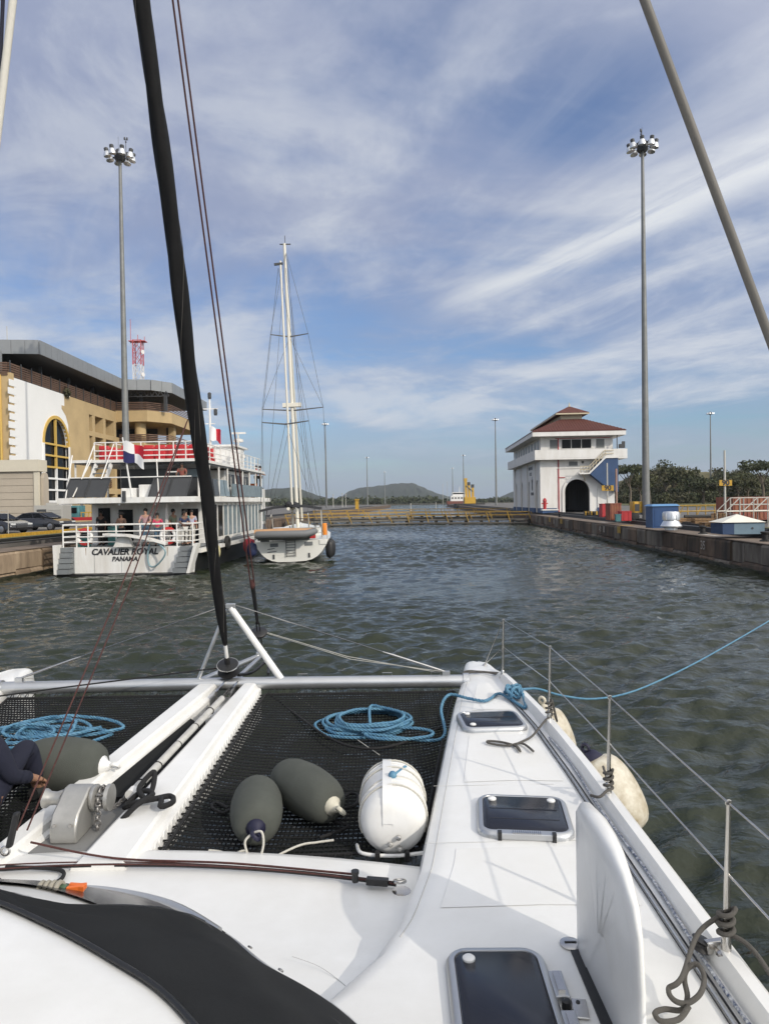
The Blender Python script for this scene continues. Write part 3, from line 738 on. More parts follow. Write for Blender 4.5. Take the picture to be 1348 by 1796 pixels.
    for i in range(9):
        x = 5.95+i*.24; B().box((x,-1.30,5.12+i*.235),(x+.26,-.16,5.17+i*.235)).build('stair_tread', m_beige, **bl)
    B().box((4.7,-1.36,4.96),(5.94,-.16,5.08)).build('stair_landing', m_cw, **bl)
    for x in (5.1,): B().bar((x,-1.3,4.95),(x+.6,-.15,4.1),.1).build('landing_bracket', m_beige, **bl)
    # lettering on the shaded side
    rz = (R(90), 0, R(-90))
    text('MIRAFLORES', .62, m_txt, th, (-.15, 8.0, 6.15), rz, off=.01)
    text('LOCKS', .62, m_txt, th, (-.15, 8.0, 5.35), rz, off=.01)
    text('PANAMA', .60, m_txt, th, (-.15, 6.6, 2.55), rz, off=.02)
    b = B(); b.prism([(6.25,3.2),(6.6,3.0),(6.95,3.2),(6.95,4.0),(7.15,4.6),(6.75,4.3),(6.6,5.0),(6.45,4.3),(6.05,4.6),(6.25,4.0)], -.17, -.145, 'yz'); b.build('emblem', m_txt, **bl)
    # dark speaker and bracket on the balcony end
    b = B(); b.cbox((W+.9,-.9,8.5),(.7,.5,.5)); b.cbox((W+1.1,-.9,8.9),(.35,.35,.4)); b.bar((W+.3,-.9,7.1),(W+.3,-.9,9.9),.1); b.build('winch_gear', m_dark, **bl)
control_house()
# ================================================================== YARD OBJECTS, RIGHT BANK
def gp(px, py): 
    p = onz(px, py, ZG); return p
m_bcab = M('cabinet_blue', (0.026,0.075,0.20), .45, var=.2, vscale=3)
m_bcabd = M('cabinet_blue_roof', (0.10,0.24,0.45), .45)
m_rust = M('rusty_red', (0.22,0.055,0.045), .7, var=.5, vscale=2.5, col2=(0.30,0.13,0.06))
m_mred = M('bright_red', (0.45,0.03,0.035), .5, var=.15, vscale=2)
m_teal = M('teal_panel', (0.06,0.20,0.22), .6, var=.4, vscale=3)
m_wood = M('raw_timber', (0.36,0.22,0.11), .85, var=.5, vscale=5, stretch=(1,1,6))
m_galv = M('galvanised_tube', (0.52,0.50,0.45), .45, .4)
m_slate = M('blue_grey_box', (0.16,0.24,0.30), .6, var=.25, vscale=2)
m_navy = M('navy_box', (0.02,0.05,0.12), .6)
m_canv = M('cream_canvas', (0.74,0.72,0.64), .8, var=.12, vscale=2)
def blue_cabinet():
    p = gp(1166, 926); th = thing('switch_cabinet', 'blue metal switch cabinet with pale sloping roof beside the tall lamp mast', 'cabinet', p, -LA)
    B().box((-.72,0,0),(.78,1.3,1.28)).build('body', m_bcab, th, local=True)
    B().loft([[(-.80,-.08,1.285),(.86,-.08,1.285),(.86,1.4,1.285),(-.80,1.4,1.285)],[(-.66,.10,1.40),(.72,.10,1.40),(.72,1.2,1.40),(-.66,1.2,1.40)]], cap=True).build('roof', m_bcabd, th, local=True)
    B().box((-.6,-.02,.1),(.05,-.003,1.2)).build('door', m_bcab, th, local=True)
    q = gp(1172, 929); v = thing('roof_ventilator', 'shiny silver cowl ventilator standing against the blue cabinet', 'ventilator', (q.x, q.y-.35, ZG), 0)
    B().lathe([(.34,.0),(.34,.12),(.56,.16),(.57,.22),(.40,.50),(.40,.52)], n=20).build('skirt', m_alu, v, 40, True)
    B().lathe([(.41,.53),(.44,.56),(.44,.95),(.41,1.0),(.05,1.03)], n=20).build('drum', m_alu, v, 40, True)
    for k in range(10):
        a = 2*math.pi*k/10; B().bar((.45*math.cos(a),.45*math.sin(a),.56),(.45*math.cos(a),.45*math.sin(a),.94),.03).build('drum_rib', m_alu, v, local=True)
blue_cabinet()
def crate(px0, px1, py, h, depth, mat, name, label, cat, ribs=0):
    a, b = gp(px0, py), gp(px1, py); w = (b-a).length
    th = thing(name, label, cat, a, 0)
    B().box((0,0,.06),(w,depth,h)).build('body', mat, th, local=True)
    for x in (.05, w-.20): B().box((x,.02,0),(x+.15,depth-.02,.06)).build('skid', m_dark, th, local=True)
    B().box((-.03,-.03,h),(w+.03,depth+.03,h+.05)).build('lid', mat, th, local=True)
    for k in range(ribs):
        x = w*(k+.5)/ribs; B().box((x-.03,-.03,.08),(x+.03,-.003,h-.02)).build('rib', mat, th, local=True)
crate(1070, 1090, 914, 1.35, 1.2, m_rust, 'equipment_crate', 'tall rusty red steel crate in front of the control house corner', 'crate', 4)
crate(1090, 1108, 915, .75, .9, m_mred, 'tool_box', 'low bright red tool box beside the tall rusty crate', 'box', 2)
crate(1056, 1064, 908, 1.25, 1.0, m_mred, 'hydrant_cabinet', 'narrow bright red cabinet against the control house wall', 'cabinet', 0)
crate(1080, 1089, 916, .55, .3, m_teal, 'cable_box', 'small teal cable box in front of the rusty crate', 'box', 0)
def yellow_machine():
    p = gp(1116, 913); th = thing('pump_trailer', 'yellow engine housing on a small dark wheeled trailer', 'trailer', p, 0)
    B().box((-.35,0,.45),(1.1,1.2,.62)).build('chassis', m_dark, th, local=True)
    h = B().rbox((-.2,.1,.62),(.75,1.1,1.5), .12).build('engine_housing', m_yel, th, 40, True)
    B().box((-.1,.06,.75),(.25,.098,1.3)).build('grille', m_dark, h, local=True)
    for x in (-.1,.8): B().lathe([(.05,0),(.30,.02),(.32,.1),(.30,.2),(.05,.22)], (x,-.12,.32), (0,1,0), 14).build('wheel', m_black, th, 40, True)
    B().bar((1.1,.6,.5),(1.9,.6,.3),.1).build('drawbar', m_dark, th, local=True)
yellow_machine()
def yellow_bollards():
    for i, (px, lab) in enumerate(((1030,'third from the red cabinet'),(1040,'second from the red cabinet'),(1049,'nearest the red cabinet'))):
        p = gp(px, 905); th = thing('hazard_barrier', 'low yellow and black striped barrier ' + lab, 'barrier', p, 0, 'striped barriers before the control house arch')
        for k in range(5): B().box((k*.16-.4,0,.05),(k*.16-.25,.12,.5)).build('stripe_panel', m_yel if k % 2 else m_black, th, local=True)
        B().box((-.45,-.1,0),(.45,.22,.05)).build('foot', m_black, th, local=True)
yellow_bollards()
def hydrant():
    p = gp(979, 901); th = thing('fire_hydrant', 'red hydrant pipe on a white and blue base at the control house corner', 'hydrant', (p.x, 91.5, ZG), 0)
    B().box((-1.0,-.5,0),(1.0,.5,.35)).build('base', m_blue, th, local=True); B().box((-1.05,-.55,.355),(1.05,.55,.5)).build('base_cap', m_cw, th, local=True)
    B().lathe([(.18,.5),(.22,.9),(.22,1.5),(.28,1.55),(.18,1.85),(.05,1.95)], (-.6,0,0), n=12).build('barrel', m_mred, th, 40, True)
    B().bar((-1.0,0,1.25),(-.2,0,1.25),.14).build('outlet', m_mred, th, local=True)
hydrant()
def number_board(px, top, base, bpx, y, label, txt, h0=None):
    d = y; p = at(px, top, d); bp = at(bpx, base, d); th = thing('marker_post', label, 'sign', (p.x, d, ZG), 0, 'yellow number boards on posts')
    H = p.z-ZG; B().tube([(0,0,0),(0,0,H)], [.075,.06], 8).build('post', m_galv, th, 60, True)
    zb = bp.z-ZG; s = .38 if d < 60 else .5
    bo = B().box((-s,-.12,zb-s*.45),(s,-.075,zb+s*.45)).build('board', m_yel, th, local=True)
    for k in (-.12,.12): B().box((-.1,-.073,zb+k-.03),(.1,-.03,zb+k+.03)).build('clamp', m_galv, th, local=True)
    text(txt, s*1.15, m_txt, bo, (0,-.126,zb), (R(90),0,0), 'number', off=.022, ext=.002)
number_board(1270, 790, 847, 1270, 43, 'tall grey post with yellow board reading 90 near the steel platform', '90')
number_board(1064, 812, 856, 1064, 60, 'thin grey post with yellow board in front of the control house blue stair', '90')
def steel_platform():
    p0 = at(1275, 922, 40); th = thing('steel_stair_platform', 'grey tubular steel stair platform beside the wooden pallets', 'platform', (p0.x, 40, ZG), 0)
    X = lambda px: at(px, 900, 40).x - p0.x
    Z = lambda px, py: at(px, py, 40).z - ZG
    a, b_, c, e = X(1273), X(1297), X(1321), X(1346)
    zt, zr, zm = Z(1310,896), Z(1310,873), Z(1310,885)
    for yy in (0, 1.1):
        for x, z0, z1 in ((a,0,zt+.05),(b_,0,zr),(c,0,zr),(e,0,zr),(e+1.2,0,zr)):
            B().tube([(x,yy,z0),(x,yy,z1)], .035, 6).build('post', m_galv, th, 60, True)
        for z in (zr, zm): B().tube([(b_,yy,z),(e+1.2,yy,z)], .028, 6).build('hand_rail', m_galv, th, 60, True)
        B().tube([(a,yy,zt),(b_,yy,zr)], .028, 6).build('stair_rail', m_galv, th, 60, True)
        B().tube([(c,yy,zt),(e,yy,zr)], .03, 6).build('brace', m_galv, th, 60, True)
        B().tube([(a,yy,zt-.02),(e+1.2,yy,zt-.02)], .04, 6).build('edge_beam', m_galv, th, 60, True)
    B().box((b_,.04,zt-.06),(e+1.2,1.06,zt-.02)).build('platform_deck', m_galv, th, local=True)
    for i in range(4):
        f = (i+.5)/4; B().box((a+(b_-a)*f-.12,.05,zt*f*.9),(a+(b_-a)*f+.12,1.05,zt*f*.9+.04)).build('tread', m_galv, th, local=True)
steel_platform()
p = at(1345, 905, 46)
th = thing('red_container', 'dull red storage container behind the steel stair platform', 'container', (p.x-2.2, 46, ZG), 0)
B().box((0,0,.25),(3.4,2.4,1.75)).build('body', m_rust, th, local=True)
for k in range(12): B().box((.1+k*.27,-.04,.35),(.22+k*.27,-.003,1.65)).build('corrugation', m_rust, th, local=True)
for x in (.2,2.9): B().box((x,.2,0),(x+.3,2.2,.25)).build('skid', m_dark, th, local=True)
def pyramid_box():
    p = gp(1303, 937); th = thing('inspection_box', 'low blue grey box with white pyramid canvas cover by the rail track', 'box', (p.x, p.y, ZG), -LA)
    B().box((-.95,0,0),(-.42,1.4,.52)).build('side_panel', m_navy, th, local=True); B().box((-.415,0,0),(.98,1.4,.52)).build('body', m_slate, th, local=True)
    B().loft([[(-1.02,-.08,.56),(1.05,-.08,.56),(1.05,1.5,.56),(-1.02,1.5,.56)],[(-.03,.65,.92),(.05,.65,.92),(.05,.75,.92),(-.03,.75,.92)]], cap=True).build('cover', m_canv, th, local=True)
    for x in (-.8,.8): B().box((x-.03,.1,.521),(x+.03,.16,.57)).build('cover_prop', m_dark, th, local=True)
    B().lathe([(.05,0),(.05,.02)], (.42,-.003,.28), (0,-1,0), 8).build('lock', m_dark, th, local=True)
pyramid_box()
def pallet(px, py, n, label):
    p = gp(px, py); th = thing('pallet', label, 'pallet', p, random.uniform(-.2,.2), 'wooden pallets beside the yard')
    for k in range(n):
        z = k*.15
        for i in range(3): B().box((-.6,i*.42,z),(.6,i*.42+.1,z+.10)).build('bearer', m_wood, th, local=True)
        for i in range(5): B().box((-.6+i*.26,0,z+.103),(-.46+i*.26,.94,z+.125)).build('slat', m_wood, th, local=True)
pallet(1255, 925, 2, 'stack of two wooden pallets lying left of the canvas covered box')
pallet(1236, 921, 3, 'three stacked wooden pallets beside the timber planks')
for k in range(3):
    p = gp(1210, 918); o = B().box((-1.3,k*.3,.0+.12*k),(1.3,k*.3+.26,.12*k+.1)).build('timber_plank', m_wood); o.location = (p.x, p.y, ZG+.01)
    tag(o, ('lowest', 'middle', 'topmost')[k] + ' raw timber plank stacked right of the blue cabinet', 'plank', 'timber planks in the yard')
# standing pallets
for k in range(4):
    p = gp(1259+k*7, 926); th = thing('upright_pallet', ('first', 'second', 'third', 'fourth')[k] + ' slatted pallet standing upright, counted from the planks', 'pallet', (p.x, p.y+.6, ZG), 0, 'upright pallets beside the yard')
    for i in range(3): B().box((-.09+i*.08,0,0),(-.05+i*.08,.03,.85)).build('slat', m_wood, th, local=True)
    for z in (.1,.7): B().box((-.10,.035,z),(.12,.09,z+.09)).build('bearer', m_wood, th, local=True)
for k in range(4):
    p = gp(1268, 914); o = B().tube([(-2.6,0,0),(0,.02,0),(2.4,0,.01)], .13, 10).build('steel_pipe', m_black, smooth=60); o.location = (p.x, p.y+.4+.30*(k % 3)-(.0 if k < 3 else -.15), ZG+.13+(.22 if k == 3 else 0))
    tag(o, ('front black steel pipe lying behind the pallets', 'middle black steel pipe lying behind the pallets', 'rear black steel pipe lying behind the pallets', 'topmost black steel pipe resting on the other pipes')[k], 'pipe', 'black steel pipes in the yard')
for k, px in enumerate((985, 1150, 1226, 1330)):
    q_ = tk_r((1.0+46*k*.0) + (78, 47, 38, 31)[k], .75, ZC); th = thing('quay_bollard', ('farthest iron bollard on the coping, by the control house', 'iron bollard on the coping below the blue cabinet', 'iron bollard on the coping below the timber planks', 'iron bollard on the coping below the canvas covered box')[k], 'bollard', q_, 0, 'iron bollards along the coping')
    B().lathe([(.24,0),(.24,.04),(.14,.08),(.13,.30),(.20,.36),(.20,.42),(.05,.45)], q_, n=12).build('casting', m_black, th, 40)
# yellow guard rail behind the yard
a, b = at(1190, 905, 62), at(1284, 903, 62)
th = thing('guard_rail', 'long yellow tubular guard rail behind the timber stack', 'railing', (a.x, 62, ZG), 0)
L = b.x-a.x
for z in (.55, 1.05): B().tube([(0,0,z),(L,0,z)], .06, 6).build('rail', m_gyel, th, 60, True)
for i in range(7): B().tube([(L*i/6,0,0),(L*i/6,0,1.05)], .05, 6).build('post', m_gyel, th, 60, True)
for i in range(0,6,2): B().tube([(L*i/6,0,.1),(L*(i+.5)/6,0,1.0)], .04, 6).build('brace', m_gyel, th, 60, True)
# thin rust pole by the control house
p = at(1081, 912, 70); o = B().tube([(p.x,70,ZG),(p.x,70,at(1081,822,70).z)], .10, 8).build('pipe_pole', M('pale_rust',(0.42,0.26,0.20),.7,var=.3,vscale=2), smooth=60); tag(o, 'thin pinkish pole standing right of the control house', 'pole')
# bollard the mooring line runs to
bp = LW(22.8, TR+.75, ZC); th = thing('mooring_bollard', 'squat black iron bollard on the lock coping holding the blue mooring line', 'bollard', bp)
B().lathe([(.26,0),(.26,.05),(.15,.09),(.14,.34),(.22,.40),(.22,.48),(.05,.5)], bp, n=14).build('casting', m_black, th, 40)

# ================================================================== FAR SHIP AND CRANE
def far_crane():
    y = 300; p = at(823, 890, y); th = thing('floating_crane', 'yellow crane with upright jib legs beyond the lock gates', 'crane', (p.x, y, 0), 0)
    Z = lambda py: at(823, py, y).z
    B().box((-6,-4,-.5),(6,6,2.0)).build('barge', m_gdk, th, local=True)
    B().box((-2.2,-2,2.0),(2.4,2,Z(872))).build('cab', M('crane_yellow',(0.60,0.36,0.04),.5,var=.2,vscale=.5), th, local=True)
    for x, t, tx in ((-1.2,Z(839),-1.5),(.2,Z(846),-.2),(1.6,Z(850),1.4)):
        B().bar((x,0,Z(885)),(tx,0,t),.95,.95).build('jib_leg', MATS['crane_yellow'], th, local=True)
        B().box((tx-.6,-.5,t-1.3),(tx+.6,.5,t+.1)).build('jib_head', m_dark if t < Z(840) else MATS['crane_yellow'], th, local=True)
    B().bar((-1.4,-.6,Z(852)),(1.4,-.6,Z(862)),.3).build('tie_bar', m_dark, th, local=True)
far_crane()
def far_ship():
    y = 420; p = at(806, 893, y); th = thing('work_ship', 'small white ship with high superstructure left of the yellow crane', 'ship', (p.x, y, 0), 0)
    B().loft([[(-7,-3,-.5),(7,-3,-.5),(7,3,-.5),(-7,3,-.5)],[(-8,-3.5,3),(9,-3.5,3),(9,3.5,3),(-8,3.5,3)]], cap=True).build('hull', M('ship_red_brown',(0.20,0.08,0.06),.6), th, local=True)
    B().box((-5.5,-3,3),(4,3,6.2)).build('deckhouse', m_white, th, local=True); B().box((-4.5,-2.5,6.2),(3,2.5,8.2)).build('bridge', m_white, th, local=True)
    for i in range(5): B().box((-5+i*1.8,-3.05,4.4),(-4+i*1.8,-3.003,5.2)).build('window', m_glass, th, local=True)
    B().box((-4.2,-2.55,7.1),(2.7,-2.503,7.8)).build('window', m_glass, th, local=True)
    B().tube([(0,0,8.2),(0,0,11.5)], .18, 6).build('mast', m_white, th, local=True)
far_ship()
p = at(626, 893, 210); th = thing('marker_column', 'short yellow column standing behind the gates before the wood', 'post', (p.x, 210, ZG-1), 0)
B().box((-.5,-.5,0),(.5,.5,3.4)).build('shaft', m_yel, th, local=True); B().box((-.7,-.7,3.4),(.7,.7,3.7)).build('cap', m_yel, th, local=True)
for i, (px, top, y) in enumerate(((584,868,260),(600,866,260),(606,867,300),(720,884,240),(776,850,420),(784,846,520),(764,882,300),(1037,0,0))):
    if y == 0: continue
    p = at(px, top, y); th = thing('navigation_pole', ['first','second','third','fourth','fifth','sixth','seventh'][i] + ' thin grey pole beyond the gates, counted from the ketch side', 'pole', (p.x, y, 0), 0, 'thin poles beyond the gates')
    B().tube([(0,0,0),(0,0,p.z)], [.16,.09], 6).build('shaft', m_galv, th, 60, True); B().lathe([(.25,-.1),(.25,.1),(.1,.2)], (0,0,p.z), n=8).build('head', m_galv, th, local=True)

# ================================================================== VISITOR CENTRE, LEFT BANK
m_tan = M('tan_render', (0.52,0.385,0.205), .85, var=.22, vscale=.35, bump=.1, bscale=8)
m_vwhite = M('fresh_white_render', (0.82,0.82,0.81), .8, var=.05, vscale=.4)
m_fasc = M('metal_fascia', (0.30,0.31,0.315), .45, .35, var=.15, vscale=.4)
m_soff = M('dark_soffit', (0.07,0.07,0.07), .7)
m_slat = M('brown_slat', (0.16,0.095,0.065), .7, var=.3, vscale=2)
m_ytrim = M('yellow_window_trim', (0.60,0.40,0.10), .6)
m_bei = M('beige_cladding', (0.46,0.40,0.32), .8, var=.12, vscale=.6)
m_crm = M('cream_cladding', (0.62,0.57,0.46), .8, var=.1, vscale=.6)
def visitor_centre():
    X0 = -36.0; th = thing('visitor_centre', 'tan and white visitor centre with grey metal roof and tall arched window', 'building', (X0, 72, ZG))
    gz = ZG
    yw = lambda px: X0*FPX/(px-674)
    ya, yb, yc = yw(30), yw(127), yw(160)
    ym, wd = (yw(80)+yw(122))/2, (yw(122)-yw(80)); r = wd/2
    spring = 13.0 - r; zb = 3.9
    # white wall with the arched opening, then tan wall
    def arch_wall(b, y0, y1, z0, z1, x0, x1, c, w, spz, zsill):
        us = sorted({y0, y1} | {c + w/2*math.cos(math.pi*k/20) for k in range(21)})
        for a, e in zip(us, us[1:]):
            if e-a < 1e-6: continue
            if abs((a+e)/2-c) < w/2:
                za = [spz + math.sqrt(max(0,(w/2)**2-(q-c)**2)) for q in (a, e)]
                b.loft([[(x,a,za[0]),(x,e,za[1]),(x,e,z1),(x,a,z1)] for x in (x0,x1)], cap=True)
                b.loft([[(x,a,z0),(x,e,z0),(x,e,zsill),(x,a,zsill)] for x in (x0,x1)], cap=True)
            else: b.loft([[(x,a,z0),(x,e,z0),(x,e,z1),(x,a,z1)] for x in (x0,x1)], cap=True)
        return b
    arch_wall(B(), ya, yb, gz, 16.0, X0-.6, X0, ym, wd, spring, zb).build('white_wall', m_vwhite, th)
    B().box((X0-.6,yb+.005,gz),(X0-.01,yc,16.0)).build('tan_wall', m_tan, th)
    # unpainted tan corner right of the arch head
    B().prism([(yw(117),15.9),(yb-.0,15.9),(yb,11.5),(yw(123.5),11.5),(yw(123),12.6),(yw(119),13.6),(yw(112),14.3),(yw(112),14.7),(yw(117),14.7)], X0+.004, X0+.012, 'yz').build('bare_render_patch', m_tan, th)
    B().prism([(yw(123.5),11.49),(yb,11.49),(yb,6.0),(yw(124),7.0)], X0+.004, X0+.012, 'yz').build('bare_render_patch', m_tan, th)
    # window trim and panes
    b = B(); pts = [(ym-r, zb), (ym-r, spring)] + [(ym - r*math.cos(math.pi*k/18), spring + r*math.sin(math.pi*k/18)) for k in range(1,18)] + [(ym+r, spring), (ym+r, zb)]
    q = [(ym + (p[0]-ym)*1.12, p[1] if p[1] <= spring else spring + (p[1]-spring)*1.12) for p in pts]
    for i in range(len(pts)-1):
        b = B(); b.loft([[(x, *p) for p in (pts[i], pts[i+1], q[i+1], q[i])] for x in (X0-.2, X0+.10)], cap=True)
        b.build('arch_trim', m_ytrim if (pts[i][1]+pts[i+1][1])/2 > 8 else m_vwhite, th)
    rows = 6; zt = spring + r
    zz = [zb + (spring-zb)*k/5 for k in range(6)] + [zt]
    for k in range(rows):
        mt = m_ytrim if k >= 3 else m_vwhite
        B().box((X0-.22,ym-r,zz[k]-.10),(X0+.03,ym+r,zz[k]+.10)).build('transom', mt, th)
        B().box((X0-.21,ym-.10,zz[k]+.101),(X0+.02,ym+.10,(zz[k+1]-.101) if k < 5 else zt-.05)).build('mullion', mt, th)
        for sd in (-1, 1):
            if k < 5: poly = [(ym+sd*.10,zz[k]+.1),(ym+sd*r,zz[k]+.1),(ym+sd*r,zz[k+1]-.1),(ym+sd*.10,zz[k+1]-.1)]
            else: poly = [(ym+sd*.10,zz[k]+.1)] + [(ym+sd*r*math.cos(t_), max(zz[k]+.1, spring + r*math.sin(t_))) for t_ in np.linspace(.05, math.pi/2-.06, 9)]
            B().prism(poly, X0-.32, X0-.28, 'yz').build('pane', m_glass, th)
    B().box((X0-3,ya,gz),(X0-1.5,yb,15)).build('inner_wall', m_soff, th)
    # quoins at the near corner
    for k in range(17):
        z = 2.0 + k*.82; w = 1.5 if k % 2 else .9
        B().box((X0-.02,ya-.64-w*.35,z),(X0+.03,ya+.3,z+.62)).build('quoin', m_vwhite, th)
    # front return (faces the camera): tan wall with small balconies
    B().box((X0-26,ya-.65,gz),(X0-.015,ya-.005,16.4)).build('front_wall', m_tan, th)
    B().box((X0-26,ya-.80,gz),(X0-26.2,yc+30,16)).build('rear_wall', m_tan, th)
    for x in (-1.0,-1.5): B().tube([(X0+x,ya-.72,gz),(X0+x,ya-.72,16.2)], .12, 8).build('down_pipe', m_ytrim, th, 60)
    for z in (6.5, 10.2):
        B().box((X0-5.5,ya-2.2,z),(X0-2.6,ya-.66,z+.2)).build('balcony_slab', m_tan, th)
        for k in range(6): B().box((X0-5.5,ya-2.25,z+.3+k*.2),(X0-2.6,ya-2.18,z+.42+k*.2)).build('balcony_slat', m_slat, th)
    # recessed loggia between px 160 and 200: columns and slabs
    yd = 97.0
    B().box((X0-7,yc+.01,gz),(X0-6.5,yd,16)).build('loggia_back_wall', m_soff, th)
    for z0, z1 in ((gz,gz+.3),(4.9,5.6),(8.6,9.3),(12.0,12.6),(14.6,16.0)):
        B().box((X0-6.4,yc+.01,z0),(X0-.02,yd,z1)).build('floor_slab', m_tan, th)
    for y in (88.6, 92.0, 95.6):
        B().box((X0-1.2,y-.4,gz),(X0-.03,y+.4,14.6)).build('column', m_tan, th)
    for z in (5.6, 9.3):
        for k in range(4): B().box((X0-.5,yc+.02,z+.25+k*.26),(X0-.42,yd,z+.38+k*.26)).build('loggia_slat', m_slat, th)
    # projecting terrace block facing the camera
    xt = -30.2; y2 = 116
    for z0, z1, e in ((4.9,5.6,0),(10.9,11.9,0),(14.7,16.2,.7)):
        B().prism([(X0-6,yd-e),(xt+e-2.4,yd-e),(xt+e,yd+2.6-e*.3),(xt+e,y2),(X0-6,y2)], z0, z1).build('terrace_slab', m_tan, th)
    for z, nsl in ((11.9,5),(16.2,5)):
        for k in range(nsl):
            b = B(); zz_ = z+.12+k*.24
            path = [(X0-.02,yd-.62 if z > 14 else yd+.05),(xt-1.8,yd-.62 if z > 14 else yd+.05),(xt+.5,yd+2.4),(xt+.5,y2)]
            for p, q_ in zip(path, path[1:]): b.bar((*p,zz_), (*q_,zz_), .06, .13)
            b.build('terrace_slat', m_slat, th)
    B().box((xt-.9,yd+6,5.6),(xt-.1,yd+7,14.7)).build('column', m_tan, th)
    B().lathe([(.75,5.6),(.75,14.7)], (-33.4, yd+.9, 0), n=16).build('column', m_tan, th, 40)
    B().lathe([(.6,11.9),(.6,14.7)], (-31.4, yd+8, 0), n=12).build('column', m_dark, th, 40)
    B().box((X0-6,yd+9,gz),(xt-3.5,yd+9.4,14.7)).build('inner_wall', m_soff, th)
    # slatted railing above the white wall
    for k in range(6):
        z = 16.15+k*.22
        B().box((X0-.25,ya-.6,z),(X0-.15,yd-.6,z+.15)).build('railing_slat', m_slat, th)
        B().box((X0-26,ya-.75,z),(X0-.26,ya-.62,z+.15)).build('railing_slat', m_slat, th)
    for i in range(14):
        y = ya-.5+i*(yd-ya)/13; B().box((X0-.14,y-.05,16.0),(X0-.06,y+.05,17.6)).build('railing_post', m_dark, th)
    # dark open storey under the roof
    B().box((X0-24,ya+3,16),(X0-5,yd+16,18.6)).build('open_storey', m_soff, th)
    for y in (ya+.2, 78, 85, 92): B().box((X0-1.6,y-.15,16),(X0-1.3,y+.15,18.7)).build('roof_post', m_dark if y > 70 else m_fasc, th)
    for x in (-4.5,-9,-14): B().box((X0+x-.2,ya-.2,16.4),(X0+x+.2,ya+.2,18.7)).build('roof_post', m_fasc if x == -4.5 else m_dark, th)
    # roof: stepped plan, metal fascia panels one by one
    xr, yr0, yr1, xr2 = -34.5, 71.7, 94.6, -29.0
    plan = [(X0-30,yr0-1.2),(X0-9,yr0-1.2),(xr,yr0),(xr,yr1),(xr2-2.0,yr1+.6),(xr2,yr1+3.4),(xr2,y2+1),(X0-30,y2+1)]
    B().prism(plan, 18.75, 18.95).build('soffit', m_soff, th)
    b = B(); b.prism([(x*.999-.05, y+.1) for x, y in plan], 18.96, 20.0); b.build('roof', m_fasc, th)
    for p, q_ in zip(plan[:-1], plan[1:-1]):
        p, q_ = Vector((*p,0)), Vector((*q_,0)); n = max(1, int((q_-p).length/1.25)); d = (q_-p)/n; o_ = Vector((d.y,-d.x,0)).normalized()*.09
        for i in range(n):
            a, e = p+d*(i+.012), p+d*(i+.988)
            B().loft([[(a.x,a.y,z),(e.x,e.y,z),(e.x+o_.x,e.y+o_.y,z),(a.x+o_.x,a.y+o_.y,z)] for z in (18.72,20.12)], cap=True).build('fascia_panel', m_fasc, th)
    # roof truss on the projecting end
    b = B()
    for i in range(7):
        x = -34+i*.75; b.bar((x,yr1+1.2,18.0),(x+.37,yr1+1.2,18.7),.07); b.bar((x+.37,yr1+1.2,18.7),(x+.75,yr1+1.2,18.0),.07)
    b.bar((-34,yr1+1.2,18.0),(-28.7,yr1+1.2,18.0),.1); b.build('roof_truss', m_dark, th)
    for x in (-33.2,-29.8): B().box((x-.2,yd+.5,16.2),(x+.2,yd+.9,18.7)).build('roof_post', m_dark, th)
    # little plant growing on the ledge
    rs = np.random.RandomState(3); leaf_mesh('ledge_plant', [leaves((X0+.1, yw(120), 16.2), (.4,.6,.6), 90, .2, rs)], m_leafo, th)
visitor_centre()
def low_annex():
    y = 63.5; xr = at(62, 880, y).x; th = thing('service_annex', 'low beige clad annex with cream parapet below the visitor centre', 'building', (xr, y, ZG))
    B().box((xr-16,y+.05,ZG),(xr,y+1.3,6.5)).build('body', m_bei, th)
    B().box((xr-16.2,y-.25,6.51),(xr+.45,y+1.4,7.55)).build('parapet', m_crm, th)
    for k in range(8):
        for i in range(4):
            B().box((xr-16+i*4.0+.02,y,ZG+.05+k*.62),(xr-16+(i+1)*4.0-.02,y+.045,ZG+.63+k*.62)).build('cladding_panel', m_bei, th)
    B().box((xr-.05,y-.12,ZG),(xr+.35,y+.25,6.5)).build('corner_post', m_crm, th)
    b = B(); b.prism([(y+.3,ZG),(y+.3,5.9),(y+.5,6.3),(y+.8,6.45),(y+1.1,6.3),(y+1.28,5.9),(y+1.28,ZG)], xr+.36, xr+.62, 'yz'); b.build('side_duct', m_bei, th)
    B().box((xr-4.6,y-.06,ZG+1.2),(xr-4.0,y-.003,ZG+3.2)).build('sign_panel', m_white, th)
low_annex()
def cooling_unit():
    p = at(60, 915, 61); th = thing('cooling_unit', 'grey louvred cooling unit behind the parked black saloon', 'machine', (p.x, 61, ZG))
    x1 = at(111, 915, 61).x - p.x
    B().box((0,0,0),(x1,1.6,1.95)).build('body', m_galv, th, local=True)
    B().box((.25,-.04,.5),(1.05,-.003,1.6)).build('intake', m_dark, th, local=True)
    for k in range(9): B().box((1.25,-.05,.4+k*.14),(x1-.2,-.003,.48+k*.14)).build('louvre', m_galv, th, local=True)
    B().box((.9,.3,1.955),(1.7,1.1,2.15)).build('fan_housing', m_galv, th, local=True)
cooling_unit()
